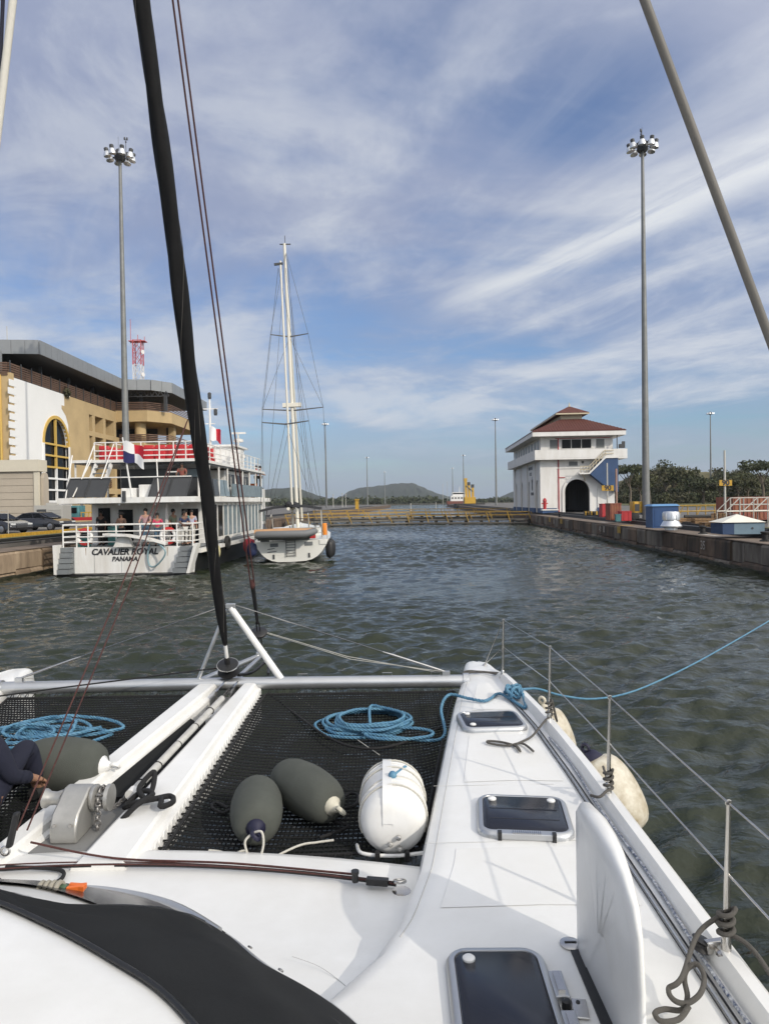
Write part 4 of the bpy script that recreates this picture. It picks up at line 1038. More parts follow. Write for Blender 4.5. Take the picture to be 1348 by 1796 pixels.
def kiosk():
    p = at(114, 916, 66); th = thing('flatbed_truck', 'small red and green flatbed truck behind the ferry stern', 'truck', (p.x, 66, ZG))
    B().box((0,0,.5),(3.6,1.6,.8)).build('bed', m_mred, th, local=True); B().rbox((.1,.05,.8),(1.3,1.55,1.9), .15).build('cab', m_teal, th, 40, True)
    B().box((.05,-.02,1.2),(1.1,.04,1.7)).build('window', m_glass, th, local=True)
    for k in range(6): B().box((1.5+k*.35,-.03,.8),(1.55+k*.35,.03,1.2)).build('stake', m_yel, th, local=True)
    B().box((1.45,-.03,1.2),(3.6,.03,1.28)).build('side_board', m_yel, th, local=True)
    for x in (.6,2.9): B().lathe([(.05,0),(.36,.03),(.38,.1),(.36,.2),(.05,.22)], (x,-.1,.38), (0,1,0), 14).build('wheel', m_black, th, 40, True)
kiosk()
# ---- cars
m_carp = M('black_car_paint', (0.012,0.012,0.014), .18, coat=1.0)
m_tyre = M('tyre_rubber', (0.015,0.015,0.015), .8); m_rim = M('alloy_rim', (0.35,0.35,0.36), .3, .8)
m_hl = M('headlamp_lens', (0.6,0.62,0.62), .1)
def car(label, loc, rz, L=4.6, W=1.8, H=1.42):
    th = thing('parked_car', label, 'car', loc, rz, 'black cars parked on the left bank')
    low = [(-L/2,.45),(-L/2+.05,.75),(-L*.42,.92),(-L*.2,.98),(L*.2,.96),(L*.36,.86),(L/2-.08,.70),(L/2,.42),(L/2-.1,.25),(-L/2+.1,.25)]
    rows = [[(x,y*W/2*(1.0 if .25 < z < .9 else .94),z) for x, z in low] for y in (-.86,-1,-.98,.98,1,.86)]
    rows = []
    for y, s in ((-1,.93),(-.97,1.0),(.97,1.0),(1,.93)): rows.append([(x*(.985 if abs(y) == 1 else 1), y*W/2, .25+(z-.25)*s) for x, z in low])
    body = B().loft(rows, cap=True).build('body', m_carp, th, 35, True, bevel=.03)
    cab = [(-L*.43,.93),(-L*.27,1.33),(-L*.10,H),(L*.06,H-.02),(L*.24,1.0)]
    B().loft([[(x, y*W/2*(.90 - .16*(z-.93)/(H-.93)), z) for x, z in cab] for y in (-1, 1)], cap=True).build('cabin', m_carp, th, 35, True, bevel=.03)
    for y in (-1, 1):
        for x0, x1, x2, x3 in ((-.355,-.045,-.085,-.245),(-.03,.205,.055,-.07)):
            poly = [(x0*L,.98),(x1*L,.98),(x2*L,H-.10),(x3*L,H-.10)]
            f = lambda x, z, o: (x, y*(W/2*(.90-.16*(z-.93)/(H-.93))+o), z)
            B().loft([[f(x,z,o) for x, z in poly] for o in (.004,.012)], cap=True).build('side_window', m_glass, th, local=True)
    B().loft([[(.245*L,y*W*.38,1.0),(.075*L,y*W*.33,H-.05),(.085*L,y*W*.33,H-.04),(.26*L,y*W*.38,1.0)] for y in (-1,1)], cap=True).build('windscreen', m_glass, th, local=True)
    for x in (-.31*L,.31*L):
        for y in (-1,1):
            w = B().lathe([(.02,-.1),(.30,-.1),(.33,-.06),(.33,.08),(.28,.11),(.02,.11)], (x,y*(W/2-.08),.33), (0,y,0), 18).build('wheel', m_tyre, th, 40, True)
            B().lathe([(.02,.125),(.2,.12),(.22,.112),(.22,.10)], (x,y*(W/2-.08),.33), (0,y,0), 14).build('rim', m_rim, w, 40, True)
    for y in (-1,1): B().cbox((L/2-.10,y*W*.38,.66),(.16,.36,.11)).build('headlamp', m_hl, th, local=True)
    B().cbox((L/2-.02,0,.5),(.08,.9,.16)).build('grille', m_dark, th, local=True)
    for y in (-1,1): B().cbox((.17*L,y*(W/2+.06),1.0),(.14,.16,.12)).build('wing_mirror', m_carp, th, local=True)
p = onz(66, 931, ZG); car('black saloon car parked side-on in front of the cooling unit', (p.x, p.y+.8, ZG), R(-14))
p = onz(14, 936, ZG); car('black car behind the yellow kerb, cut by the picture edge', (p.x-1.0, p.y+.6, ZG), R(-22))
p = onz(15, 937, ZG); o = B().tube([(p.x,p.y,ZG),(p.x,p.y,ZG+1.6),(p.x-.6,p.y,ZG+1.6)], .03, 6).build('sign_post', m_galv); tag(o, 'thin bent metal post in front of the black cars', 'post')
def palm():
    p = at(2, 905, 60); th = thing('small_palm', 'small palm with drooping fronds in front of the annex', 'palm', (p.x-.5, 60, ZG), 0)
    B().tube([(0,0,0),(.05,0,1.2)], [.14,.1], 7).build('trunk', m_bark, th, 60, True)
    for k in range(11):
        a = 2*math.pi*k/11; b = B(); L = 1.5; pts = [Vector((math.cos(a)*L*f, math.sin(a)*L*f, 1.2+.9*f-1.25*f*f)) for f in np.linspace(0,1,7)]
        sd = Vector((-math.sin(a), math.cos(a), 0))
        for i in range(6):
            for s in (-1,1):
                q = pts[i].lerp(pts[i+1],.5); w = .42*(1-.6*i/6); b.add([pts[i], pts[i+1], q+sd*s*w+Vector((0,0,-.18))+(pts[i+1]-pts[i])*.8], [(0,1,2)])
        b.build('frond', m_leafm, th, local=True, fix=False)
palm()
# lattice tower behind the visitor centre
def lattice_tower():
    y = 150; p = at(243, 663, y); t = at(243, 597, y); th = thing('lattice_tower', 'red and white lattice radio tower behind the visitor centre roof', 'tower', (p.x, y, ZG))
    H = t.z-ZG; w = .85; mr = M('tower_red',(0.50,0.10,0.10),.6); mw_ = M('tower_white',(0.70,0.68,0.66),.6); n = 14
    for k in range(n):
        z0, z1 = H*k/n, H*(k+1)/n; m_ = mr if (k//2) % 2 == 0 else mw_
        b = B()
        for i in range(4):
            c0 = [(-w,-w),(w,-w),(w,w),(-w,w)][i]; c1 = [(-w,-w),(w,-w),(w,w),(-w,w)][(i+1)%4]
            b.bar((*c0,z0),(*c0,z1),.14); b.bar((*c0,z0),(*c1,z1),.08); b.bar((*c1,z0),(*c0,z1),.08); b.bar((*c0,z1),(*c1,z1),.08)
        b.build('lattice_bay', m_, th, local=True)
    for x, y_, h in ((-1.5,0,4.5),(0,0,1.2),(1.4,0,.8)): B().tube([(x,y_,H-.6),(x,y_,H+h)], .06, 6).build('aerial', mr, th, local=True)
    B().box((-1.7,-.9,H-.3),(1.7,.9,H-.15)).build('platform', mr, th, local=True)
    for z in (H*.62, H*.8, H*.93): B().lathe([(.1,0),(.45,.2),(.45,.3)], (1.0,-.6,z), (1,-.6,0), 10).build('dish', mw_, th, local=True)
lattice_tower()
p = at(12, 572, 110); o = B().tube([(p.x,110,18.9),(p.x,110,p.z)], .06, 6).build('aerial_pole', m_galv); tag(o, 'thin aerial pole above the visitor centre roof', 'aerial')
# ================================================================== PEOPLE
m_skin = {k: M('skin_'+k, c, .55) for k, c in (('light',(0.48,0.28,0.20)),('tan',(0.33,0.18,0.115)),('brown',(0.16,0.085,0.055)))}
m_hair = M('dark_hair', (0.015,0.012,0.010), .6); m_hairg = M('grey_hair', (0.30,0.28,0.26), .6)
def cloth(name, c): return M('cloth_'+name, c, .9, var=.2, vscale=12)
m_jean = cloth('denim', (0.09,0.17,0.25)); m_navyc = cloth('navy', (0.010,0.012,0.028)); m_blk = cloth('black', (0.012,0.012,0.013))
m_shoe = M('shoe_dark', (0.02,0.02,0.02), .6)
def skin_mesh(name, verts, edges, radii, mat, parent, levels=2):
    me = bpy.data.meshes.new(name); me.from_pydata([tuple(v) for v in verts], edges, []); me.materials.append(mat)
    o = bpy.data.objects.new(name, me); COL.objects.link(o)
    md = o.modifiers.new('skin', 'SKIN'); md.use_smooth_shade = True; md.branch_smoothing = .4
    for i, sv_ in enumerate(me.skin_vertices[0].data):
        r = radii[i]; sv_.radius = r if isinstance(r, tuple) else (r, r); sv_.use_root = (i == 0)
    s = o.modifiers.new('sub', 'SUBSURF'); s.levels = 1; s.render_levels = levels
    adopt(o, parent, True); return o
STAND = dict(pel=(0,0,.95), sp=(0,.0,1.15), ch=(0,0,1.36), nk=(0,.0,1.50), hd=(0,.02,1.62), ht=(0,.02,1.72),
    sL=(-.18,0,1.42), eL=(-.24,-.02,1.14), wL=(-.24,.08,.90), hL=(-.24,.12,.80), sR=(.18,0,1.42), eR=(.24,-.02,1.14), wR=(.24,.08,.90), hR=(.24,.12,.80),
    pL=(-.09,0,.90), kL=(-.10,.02,.50), aL=(-.10,-.02,.09), tL=(-.11,.14,.04), pR=(.09,0,.90), kR=(.10,.02,.50), aR=(.10,-.02,.09), tR=(.11,.14,.04))
RAIL = dict(eL=(-.27,.10,1.16), wL=(-.18,.32,1.08), hL=(-.15,.40,1.07), eR=(.27,.10,1.16), wR=(.18,.32,1.08), hR=(.15,.40,1.07))
PHONE = dict(eL=(-.25,.06,1.13), wL=(-.08,.26,1.22), hL=(-.04,.30,1.27), eR=(.25,.06,1.13), wR=(.08,.26,1.22), hR=(.04,.30,1.27))
def person(label, loc, rz, pose=None, skin='light', top=None, legs=None, hair=None, long_sleeve=False, scale=1.0, hat=None, group=None, fingers=False, bare_feet=False):
    P = {k: Vector(v) for k, v in {**STAND, **(pose or {})}.items()}
    th = thing('person', label, 'person', loc, rz, group); th.scale = (scale,)*3
    K = list(P); ix = {k: i for i, k in enumerate(K)}
    E = [('pel','sp'),('sp','ch'),('ch','nk'),('nk','hd'),('hd','ht'),('ch','sL'),('sL','eL'),('eL','wL'),('wL','hL'),('ch','sR'),('sR','eR'),('eR','wR'),('wR','hR'),
         ('pel','pL'),('pL','kL'),('kL','aL'),('aL','tL'),('pel','pR'),('pR','kR'),('kR','aR'),('aR','tR')]
    rad = dict(pel=(.13,.10), sp=(.12,.09), ch=(.14,.10), nk=.052, hd=(.082,.10), ht=(.06,.075), sL=.058, eL=.042, wL=.030, hL=(.038,.022), sR=.058, eR=.042, wR=.030, hR=(.038,.022),
               pL=.085, kL=.058, aL=.042, tL=(.045,.03), pR=.085, kR=.058, aR=.042, tR=(.045,.03))
    V = [P[k] for k in K]; EE = [(ix[a], ix[b]) for a, b in E]; RR = [rad[k] for k in K]
    if fingers:
        for s in 'LR':
            w, h = P['w'+s], P['h'+s]; d = (h-w).normalized(); sd = d.cross(Vector((0,0,1))).normalized()
            for q in range(5):
                o_ = (q-1.5)*.02; base = h + sd*o_ if q < 4 else w.lerp(h,.45) + sd*(-.04)
                ln = (.07,.08,.075,.06,.05)[q]; m1 = base + d*ln*.55 + Vector((0,0,-.006)) + (sd*-.02 if q == 4 else Vector()); m2 = m1 + d*ln*.5 + Vector((0,0,-.022))
                i0 = len(V); V += [m1, m2]; RR += [.0095,.008]; EE += [(ix['h'+s], i0), (i0, i0+1)]
    skin_mesh('body', V, EE, RR, m_skin[skin], th)
    def garment(nm, keys, edges, k_, mat, cut):
        vs = []; rr = []
        for k in keys:
            r = rad[k]; r = r if isinstance(r, tuple) else (r, r); vs.append(P[k]); rr.append((r[0]*k_+.006, r[1]*k_+.006))
        for a, b, f in cut: i = keys.index(a); vs.append(P[a].lerp(P[b], f)); ra = rr[i]; rr.append((ra[0]*.92, ra[1]*.92))
        jx = {k: i for i, k in enumerate(keys)}; ee = [(jx[a], jx[b]) for a, b in edges]
        for n_, (a, b, f) in enumerate(cut): ee.append((jx[a], len(keys)+n_))
        skin_mesh(nm, vs, ee, rr, mat, th)
    if long_sleeve: garment('shirt', ['ch','sp','pel','sL','sR','eL','eR'], [('ch','sp'),('sp','pel'),('ch','sL'),('ch','sR'),('sL','eL'),('sR','eR')], 1.14, top or m_blk, [('eL','wL',.92),('eR','wR',.92)])
    else: garment('shirt', ['ch','sp','pel','sL','sR'] , [('ch','sp'),('sp','pel'),('ch','sL'),('ch','sR')], 1.12, top or m_blk, [('sL','eL',.75),('sR','eR',.75)])
    garment('trousers', ['pel','pL','kL','pR','kR'], [('pel','pL'),('pL','kL'),('pel','pR'),('pR','kR')], 1.16, legs or m_jean, [('kL','aL',.85),('kR','aR',.85)])
    h = P['hd']; up = (P['ht']-P['hd']).normalized()
    b = B(); b.ball(h + up*.055 + Vector((0,-.022,0)), .112, 14, (.86,1.0,.95)); b.build('hair', hair or m_hair, th, 60, True)
    b = B(); b.ball(h + Vector((0,.098,-.005)), .022, 8, (.8,1,1.3)); b.build('nose', m_skin[skin], th, 60, True)
    if hat:
        b = B(); b.lathe([(.20,0),(.20,.012),(.12,.02),(.11,.09),(.06,.12)], h + up*.07, up, 14); b.build('hat', hat, th, 40, True)
    if not bare_feet:
        for s in 'LR':
            a, t = P['a'+s], P['t'+s]; d = (t-a); b = B(); b.tube([a+Vector((0,-.05,-.035)), a+d*.3+Vector((0,0,-.02)), a+d*.8, t+d*.35], [.045,.052,.05,.03], 8); b.build('shoe', m_shoe, th, 60, True)
    return th

# ================================================================== FERRY
m_fw = M('ferry_white', (0.84,0.84,0.82), .35, var=.2, vscale=2.2, stretch=(1,1,.18), col2=(0.66,0.63,0.58))
m_fblk = M('ferry_black_hull', (0.02,0.02,0.021), .35, var=.4, vscale=1)
m_fgrey = M('ferry_deck_grey', (0.20,0.215,0.225), .7, var=.2, vscale=2)
m_fred = M('seat_red', (0.52,0.02,0.025), .45, var=.15, vscale=4)
m_shade = M('smoked_panel', (0.05,0.052,0.055), .25, var=.2, vscale=2)
m_curt = M('curtained_window', (0.20,0.26,0.29), .25, var=.35, vscale=3)
m_teald = M('teal_door', (0.05,0.17,0.16), .6)
m_flag_b = M('flag_navy', (0.02,0.022,0.10), .8); m_flag_r = M('flag_red', (0.50,0.012,0.03), .8); m_flag_w = M('flag_white', (0.8,0.8,0.8), .8)
FY = 33.7; fc = at(227, 1006, FY); FRZ = -R(1.6)
def ferry():
    th = thing('passenger_ferry', 'white three deck passenger ferry with red top deck seats, stern towards us', 'ferry', (fc.x, FY, 0), FRZ)
    L = dict(parent=th, local=True); hw = 3.05
    # hull: black sides, white transom
    secs = []
    for y, w, fl in ((0,3.0,.0),(4,3.3,0),(14,3.3,0),(19,2.9,.3),(23,1.7,.7),(26,.25,1.0)):
        secs.append([(-w,y,1.15+fl),(-w*.96,y,.35),(-w*.8,y,-.8),(w*.8,y,-.8),(w*.96,y,.35),(w,y,1.15+fl)])
    B().loft(secs, cap=True).build('hull', m_fblk, smooth=30, **L)
    B().prism([(-3.12,.12),(3.12,.12),(3.25,1.36),(-3.2,1.36)], -.16, -.004, 'xz').build('transom', m_fw, **L)
    B().prism([(-3.25,-.1),(3.2,-.1),(3.3,.10),(-3.3,.10)], -.45, -.165, 'xz').build('rubbing_strake', m_fblk, **L)
    B().box((3.02,.3,1.0),(3.36,15,1.18)).build('white_strake', m_fw, **L)
    B().box((-3.05,-.1,1.22),(3.05,17,1.34)).build('main_deck', m_fgrey, **L)
    # swim steps either side of the transom
    for sx, x0, x1 in ((-1,-3.15,-2.55),(1,2.3,2.95)):
        B().prism([(x0-(.12 if sx < 0 else -.0),.13),(x0+.0,.13),(x0+.0,1.5),(x0-(.12 if sx < 0 else .0)-.03,1.5)] if sx < 0 else [(x1,.13),(x1+.14,.13),(x1+.55,1.5),(x1+.38,1.5)], -.75, -.17, 'xz').build('step_cheek', m_fw, **L)
        for k in range(5): B().box((x0+(.12*k if sx > 0 else 0)*.5,-.72+.10*k,.14+.25*k),(x1+(.10*k if sx > 0 else 0),-.17,.36+.25*k)).build('step', m_fgrey, **L)
    # stern railing
    for z in (1.6,1.85,2.1,2.42):
        B().tube([(-3.1,1.6,z),(-3.1,-.1,z),(-2.4,-.12,z),(2.2,-.12,z),(3.1,-.1,z),(3.1,1.6,z)], .030 if z < 2.4 else .042, 6).build('stern_rail', m_fw, **L)
    for x in (-3.1,-2.45,-1.9,-.55,.6,1.75,2.35,3.1): B().tube([(x,-.12,1.3),(x,-.12,2.42)], .035, 6).build('rail_post', m_fw, **L)
    # main deck cabin
    y0 = 2.6
    B().box((-2.9,y0,1.34),(2.9,17.5,3.42)).build('cabin', m_fw, **L)
    for x0, x1, m_, z1 in ((-2.55,-1.95,m_glass,3.2),(-1.5,-.75,m_glass,3.1),(1.75,2.6,m_glass,3.1)):
        B().box((x0,y0-.05,1.36),(x1,y0-.004,z1)).build('doorway', m_, **L)
    B().box((-1.55,y0-.03,1.36),(-1.50,y0-.002,3.2)).build('door_jamb', m_fw, **L); B().box((-.75,y0-.06,1.36),(-.70,y0-.002,3.2)).build('door_jamb', m_fw, **L)
    B().box((-1.5,1.2,1.36),(-.7,1.26,2.3)).build('teal_gate', m_teald, **L)
    B().box((-.2,y0-.09,1.36),(-.08,y0-.003,3.4)).build('mullion_post', m_fw, **L); B().box((1.5,.8,1.36),(1.62,.92,3.45)).build('deck_pillar', m_fw, **L)
    # starboard cabin side: large dark window, then curtained panes
    f = B().box((2.905,3.0,2.0),(2.94,4.9,3.3)).build('side_window', m_glass, **L)
    for k in range(11):
        y = 5.3+k*1.05; B().box((2.905,y,1.55),(2.935,y+.86,3.25)).build('side_pane', m_curt if k > 0 else m_glass, **L)
        B().box((2.905,y+.88,1.4),(2.96,y+1.03,3.35)).build('window_post', m_fw, **L)
    # upper deck
    B().box((-3.3,-.25,3.44),(3.3,18.5,3.70)).build('upper_deck', m_fw, **L)
    B().box((-3.2,-.1,3.40),(3.2,18.2,3.43)).build('deckhead', m_fw, **L)
    for x0, x1 in ((-2.9,-1.95),(-1.9,-.95),(1.15,2.0),(2.05,2.95)):
        o = B().loft([[(x0-.12,-.12,3.72),(x1-.12,-.12,3.72),(x1+.08,.18,4.62),(x0+.08,.18,4.62)],[(x0-.12,-.09,3.72),(x1-.12,-.09,3.72),(x1+.08,.21,4.62),(x0+.08,.21,4.62)]], cap=True).build('wind_panel', m_shade, **L)
        fr = B()
        for a, b in (((x0-.12,3.72,-.14),(x0+.08,4.62,.16)),((x1-.12,3.72,-.14),(x1+.08,4.62,.16)),((x0+.08,4.62,.16),(x1+.08,4.62,.16))): fr.bar((a[0],a[2],a[1]),(b[0],b[2],b[1]),.04)
        fr.build('panel_frame', m_dark, parent=o, local=True)
    B().tube([(-2.9,.2,4.66),(3.0,.2,4.66)], .03, 6).build('upper_rail', m_fw, **L)
    B().rbox((-.55,.5,3.70),(.25,1.3,4.15), .08).build('deck_locker', m_fw, **L); B().rbox((.4,.3,3.70),(1.05,.9,4.3), .06).build('deck_locker', m_fw, **L)
    B().rbox((-.15,-.35,3.5),(.02,-.26,4.0), .03).build('loudhailer', m_dark, **L)
    B().box((-1.6,3.2,3.70),(2.6,3.3,5.2)).build('upper_bulkhead', m_shade, **L)
    B().box((1.4,3.1,4.75),(2.5,3.19,5.15)).build('upper_window', m_curt, **L)
    for y in np.arange(1.2, 17, 1.9):
        for x in (-3.05,3.05): B().tube([(x,y,3.70),(x,y,5.42)], .05, 6).build('awning_post', m_fw, **L)
    for k in range(5):
        y = 1.6+k*1.15; B().loft([[(3.08,y,3.75),(3.08,y+1.0,3.75),(3.0,y+.9,4.65),(3.0,y-.1,4.65)],[(3.12,y,3.75),(3.12,y+1.0,3.75),(3.04,y+.9,4.65),(3.04,y-.1,4.65)]], cap=True).build('side_wind_panel', m_shade if k < 3 else m_curt, **L)
    B().box((3.0,8.0,3.75),(3.1,16.5,4.5)).build('side_bulwark', m_curt, **L)
    B().box((-2.6,8,3.70),(2.6,15,5.3)).build('upper_cabin', m_fw, **L)
    for k in range(5): B().box((2.605,8.4+k*1.3,4.35),(2.63,9.4+k*1.3,5.1)).build('side_pane', m_glass, **L)
    # top deck with red seats
    B().box((-3.1,.9,5.42),(3.2,17.0,5.56)).build('top_deck', m_fw, **L)
    B().box((-3.0,1.0,5.36),(3.1,16.5,5.415)).build('awning_lining', m_shade, **L)
    for k in range(9):
        for j in range(4):
            x = -1.95+k*.56
            if k == 1: continue
            s = B(); s.rbox((x,1.5+j*.9,5.60),(x+.5,1.95+j*.9,5.75), .05); s.rbox((x,1.38+j*.9,5.60),(x+.5,1.50+j*.9,6.28), .05)
            s.build('seat', m_fred, smooth=40, **L)
    for y in (1.0,):
        for z in (5.75,6.0,6.4): B().tube([(-2.0,y,z),(3.1,y,z),(3.1,16.0,z)], .028, 6).build('top_rail', m_fw, **L)
    for x in (-2.0,-1.45,-.9,.3,1.2,1.9,2.5,3.1): B().tube([(x,1.0,5.5),(x,1.0,6.4)], .032, 6).build('rail_post', m_fw, **L)
    for y in np.arange(2.0, 16, 1.1): B().tube([(3.1,y,5.5),(3.1,y,6.4)], .03, 6).build('rail_post', m_fw, **L)
    # stair between the decks, port side
    for x in (-2.15,-1.42): B().bar((x,.15,3.75),(x+.25,1.1,5.5),.08,.2).build('stair_string', m_fw, **L)
    for k in range(7):
        f = (k+.5)/7; B().box((-2.1+.25*f,.15+.95*f-.12,3.75+1.75*f),(-1.44+.25*f,.15+.95*f+.14,3.79+1.75*f)).build('stair_tread', m_fgrey, **L)
    for x in (-2.25,-1.3): B().tube([(x,.1,4.6),(x+.25,1.05,6.35),(x+.25,1.9,6.35)], .03, 6).build('stair_rail', m_fw, **L)
    # wheelhouse, mast, radar
    B().box((-2.2,12.0,5.56),(2.2,15.0,7.0)).build('wheelhouse', m_fw, **L); B().box((-2.4,11.8,7.0),(2.4,15.4,7.12)).build('wheelhouse_roof', m_fw, **L)
    B().box((2.205,12.3,6.2),(2.225,14.6,6.85)).build('wheelhouse_window', m_glass, **L)
    B().box((2.3,10.8,5.56),(2.9,11.6,6.7)).build('funnel', m_fw, **L)
    B().tube([(1.4,9.5,5.5),(1.4,9.5,9.8)], [.09,.05], 6).build('signal_mast', m_fw, **L)
    for z, x in ((9.9,1.4),(8.9,1.75)): B().lathe([(.09,0),(.11,.1),(.11,.35),(.05,.4)], (x,9.5,z-.2), n=10).build('mast_light', m_dark, **L)
    B().bar((1.0,9.5,9.1),(1.9,9.5,9.1),.06).build('yard', m_fw, **L); B().bar((1.1,9.5,8.2),(1.7,9.5,8.2),.05).build('yard', m_fw, **L)
    for x, y, z in ((2.3,13,7.12),(2.6,12.2,6.0)): B().lathe([(.02,0),(.32,.05),(.32,.2),(.1,.3)], (x,y,z+.2), n=12).build('radar_dome', m_fw, smooth=40, **L)
    B().bar((2.0,12.5,7.9),(2.9,12.5,7.9),.12).build('radar_scanner', m_fw, **L); B().tube([(2.4,12.5,7.1),(2.4,12.5,7.9)], .05, 6).build('radar_post', m_fw, **L)
    # bow part seen past the cabin
    B().box((-2.3,17.6,1.8),(2.6,20,4.4)).build('forward_house', m_fw, **L)
    for k in range(4): B().box((2.605,17.8+k*.55,2.0),(2.63,18.2+k*.55,2.9)).build('side_pane', m_curt, **L)
    B().box((2.0,15.6,3.7),(2.9,15.7,4.7)).build('orange_notice', M('orange_panel',(0.45,0.12,0.03),.6), **L)
    # gangway folded over the transom
    g = B(); pts = [(-.9,-.55,1.98),(.2,-.62,1.92),(1.3,-.62,1.72),(2.0,-.55,1.5)]
    for a, b in zip(pts, pts[1:]): g.bar(a, b, .5, .10)
    g.build('gangway', m_fw, **L)
    B().prism([(-.55,1.37),(.35,1.37),(.15,1.85),(-.3,1.85)], -.5, -.2, 'xz').build('gangway_hinge', m_fw, **L)
    B().tube(catmull([(1.6,-.7,1.6),(2.0,-.75,1.1),(1.5,-.5,.5),(1.1,-.3,.45),(1.0,-.3,.9),(1.1,-.3,1.5)],6), .04, 6).build('hose', M('hose_blue_grey',(0.25,0.38,0.42),.5), **L)
    # stays and ensign staff
    for a, b in (((-2.55,-.2,3.75),(-2.1,.9,5.6)),((1.55,-.2,3.75),(1.2,.6,5.5)),((-2.9,-.2,3.7),(-3.05,.9,5.8))): B().tube([a,b], .03, 6).build('stanchion', m_fw, **L)
    st = B().tube([(.30,-.28,3.72),(.0,-.5,6.5)], [.05,.03], 8).build('ensign_staff', m_fw, **L)
    B().bar((1.7,.5,4.9),(2.2,.5,4.9),.05).build('crossarm', m_fw, **L)
    # Lettering on the transom
    text('CAVALIER ROYAL', .40, m_txt, th, (-.15,-.175,1.12), (R(90),0,0), 'name_lettering', shear=.22, off=.014, ext=.006)
    text('PANAMA', .30, m_txt, th, (-.15,-.175,.78), (R(90),0,0), 'port_lettering', shear=.22, off=.010, ext=.006)
    # wear and clutter: plating joints, rust weeps, cables, crates on the after deck
    for x in (-1.6,-.3,1.0): B().box((x-.006,-.168,.14),(x+.006,-.161,1.34)).build('plating_joint', m_fgrey, **L)
    m_wp = M('rust_weep', (0.42,0.24,0.12), .8, var=.5, vscale=9)
    for x, h in ((-2.0,.35),(-.9,.22),(.7,.30),(1.9,.42)): B().prism([(x-.018,1.32),(x+.018,1.32),(x+.004,1.32-h),(x-.006,1.32-h)], -.1665, -.1615, 'xz').build('rust_streak', m_wp, **L)
    B().tube(catmull([(-2.9,.0,3.5),(-1.5,-.05,3.38),(0,-.02,3.45),(1.4,-.05,3.37),(2.9,.0,3.5)],6), .014, 5).build('light_cable', m_dark, **L)
    for x in (-2.2,-.4,1.3,2.6): B().lathe([(.05,0),(.07,.05),(.03,.1)], (x,-.05,3.32), n=8).build('deck_lamp', m_hl, **L)
    B().rbox((.55,1.3,1.345),(1.15,1.8,1.85), .04).build('deck_box', m_fgrey, **L); B().rbox((-2.7,.4,1.345),(-2.2,.9,1.75), .04).build('deck_box', m_teald, **L)
    B().box((2.05,2.52,2.3),(2.5,2.55,2.7)).build('notice_board', m_fred, **L)
    # tyre fender and hull fender
    B().torus((3.4,2.2,1.0), .30, .14, (1,0,0)).build('tyre_fender', m_tyre, smooth=60, **L)
    B().torus((3.4,5.2,1.2), .26, .13, (1,0,0)).build('tyre_fender', m_tyre, smooth=60, **L)
    B().lathe([(.05,-.6),(.3,-.5),(.34,0),(.3,.5),(.05,.6)], (-3.3,.2,.25), n=12).build('hull_fender', m_canv, smooth=60, **L)
    return th
fer = ferry()
FM = Matrix.Translation((fc.x, FY, 0)) @ Matrix.Rotation(FRZ, 4, 'Z')
def fp(x, y, z): return FM @ Vector((x, y, z))
def flag(name, label, o, W, H, quads, droop):
    b = B(); n, m = 12, 8
    for i in range(n):
        for j in range(m):
            q = []
            for di, dj in ((0,0),(1,0),(1,1),(0,1)):
                u, v = (i+di)/n, (j+dj)/m
                q.append(o + Vector((u*W*.86, -.12*math.sin(u*7+v*1.5)*(.3+u), -v*H - droop*u*u + .05*math.sin(u*9+v*3))))
            b.cur = quads[(0 if j < m/2 else 2) + (0 if i < n/2 else 1)]
            b.add(q, [(0,1,2,3)])
    return tag(b.build(name, [m_flag_w, m_flag_r, m_flag_b], smooth=180), label, 'flag')
flag('ensign_flag', 'white, red and navy quartered flag flying from the ferry stern staff', fp(.03,-.5,6.3), 1.15, .95, (0,1,2,0), .35)
flag('courtesy_flag', 'small red and white flag on the ferry signal mast', fp(1.45,9.4,8.0), .75, .8, (0,1,0,1), .25)
m_ring_r = M('ring_red', (0.5,0.03,0.03), .5); m_ring_w = M('ring_white', (0.75,0.74,0.72), .5)
for x, lab in ((-2.1,'red and white life ring on the ferry stern rail, port side by the steps'), (1.9,'red and white life ring on the ferry stern rail near the man with a backpack')):
    t = thing('life_ring', lab, 'life ring', fp(x,-.02,1.85), FRZ, 'life rings on the ferry stern rail')
    for k in range(4):
        a0 = k*math.pi/2 + math.pi/4; pts = [Vector((.33*math.cos(a), 0, .33*math.sin(a))) for a in np.linspace(a0, a0+math.pi/2, 8)]
        B().tube(pts, .095, 8).build('ring_segment', m_ring_r if k % 2 == 0 else m_ring_w, t, 60, True)
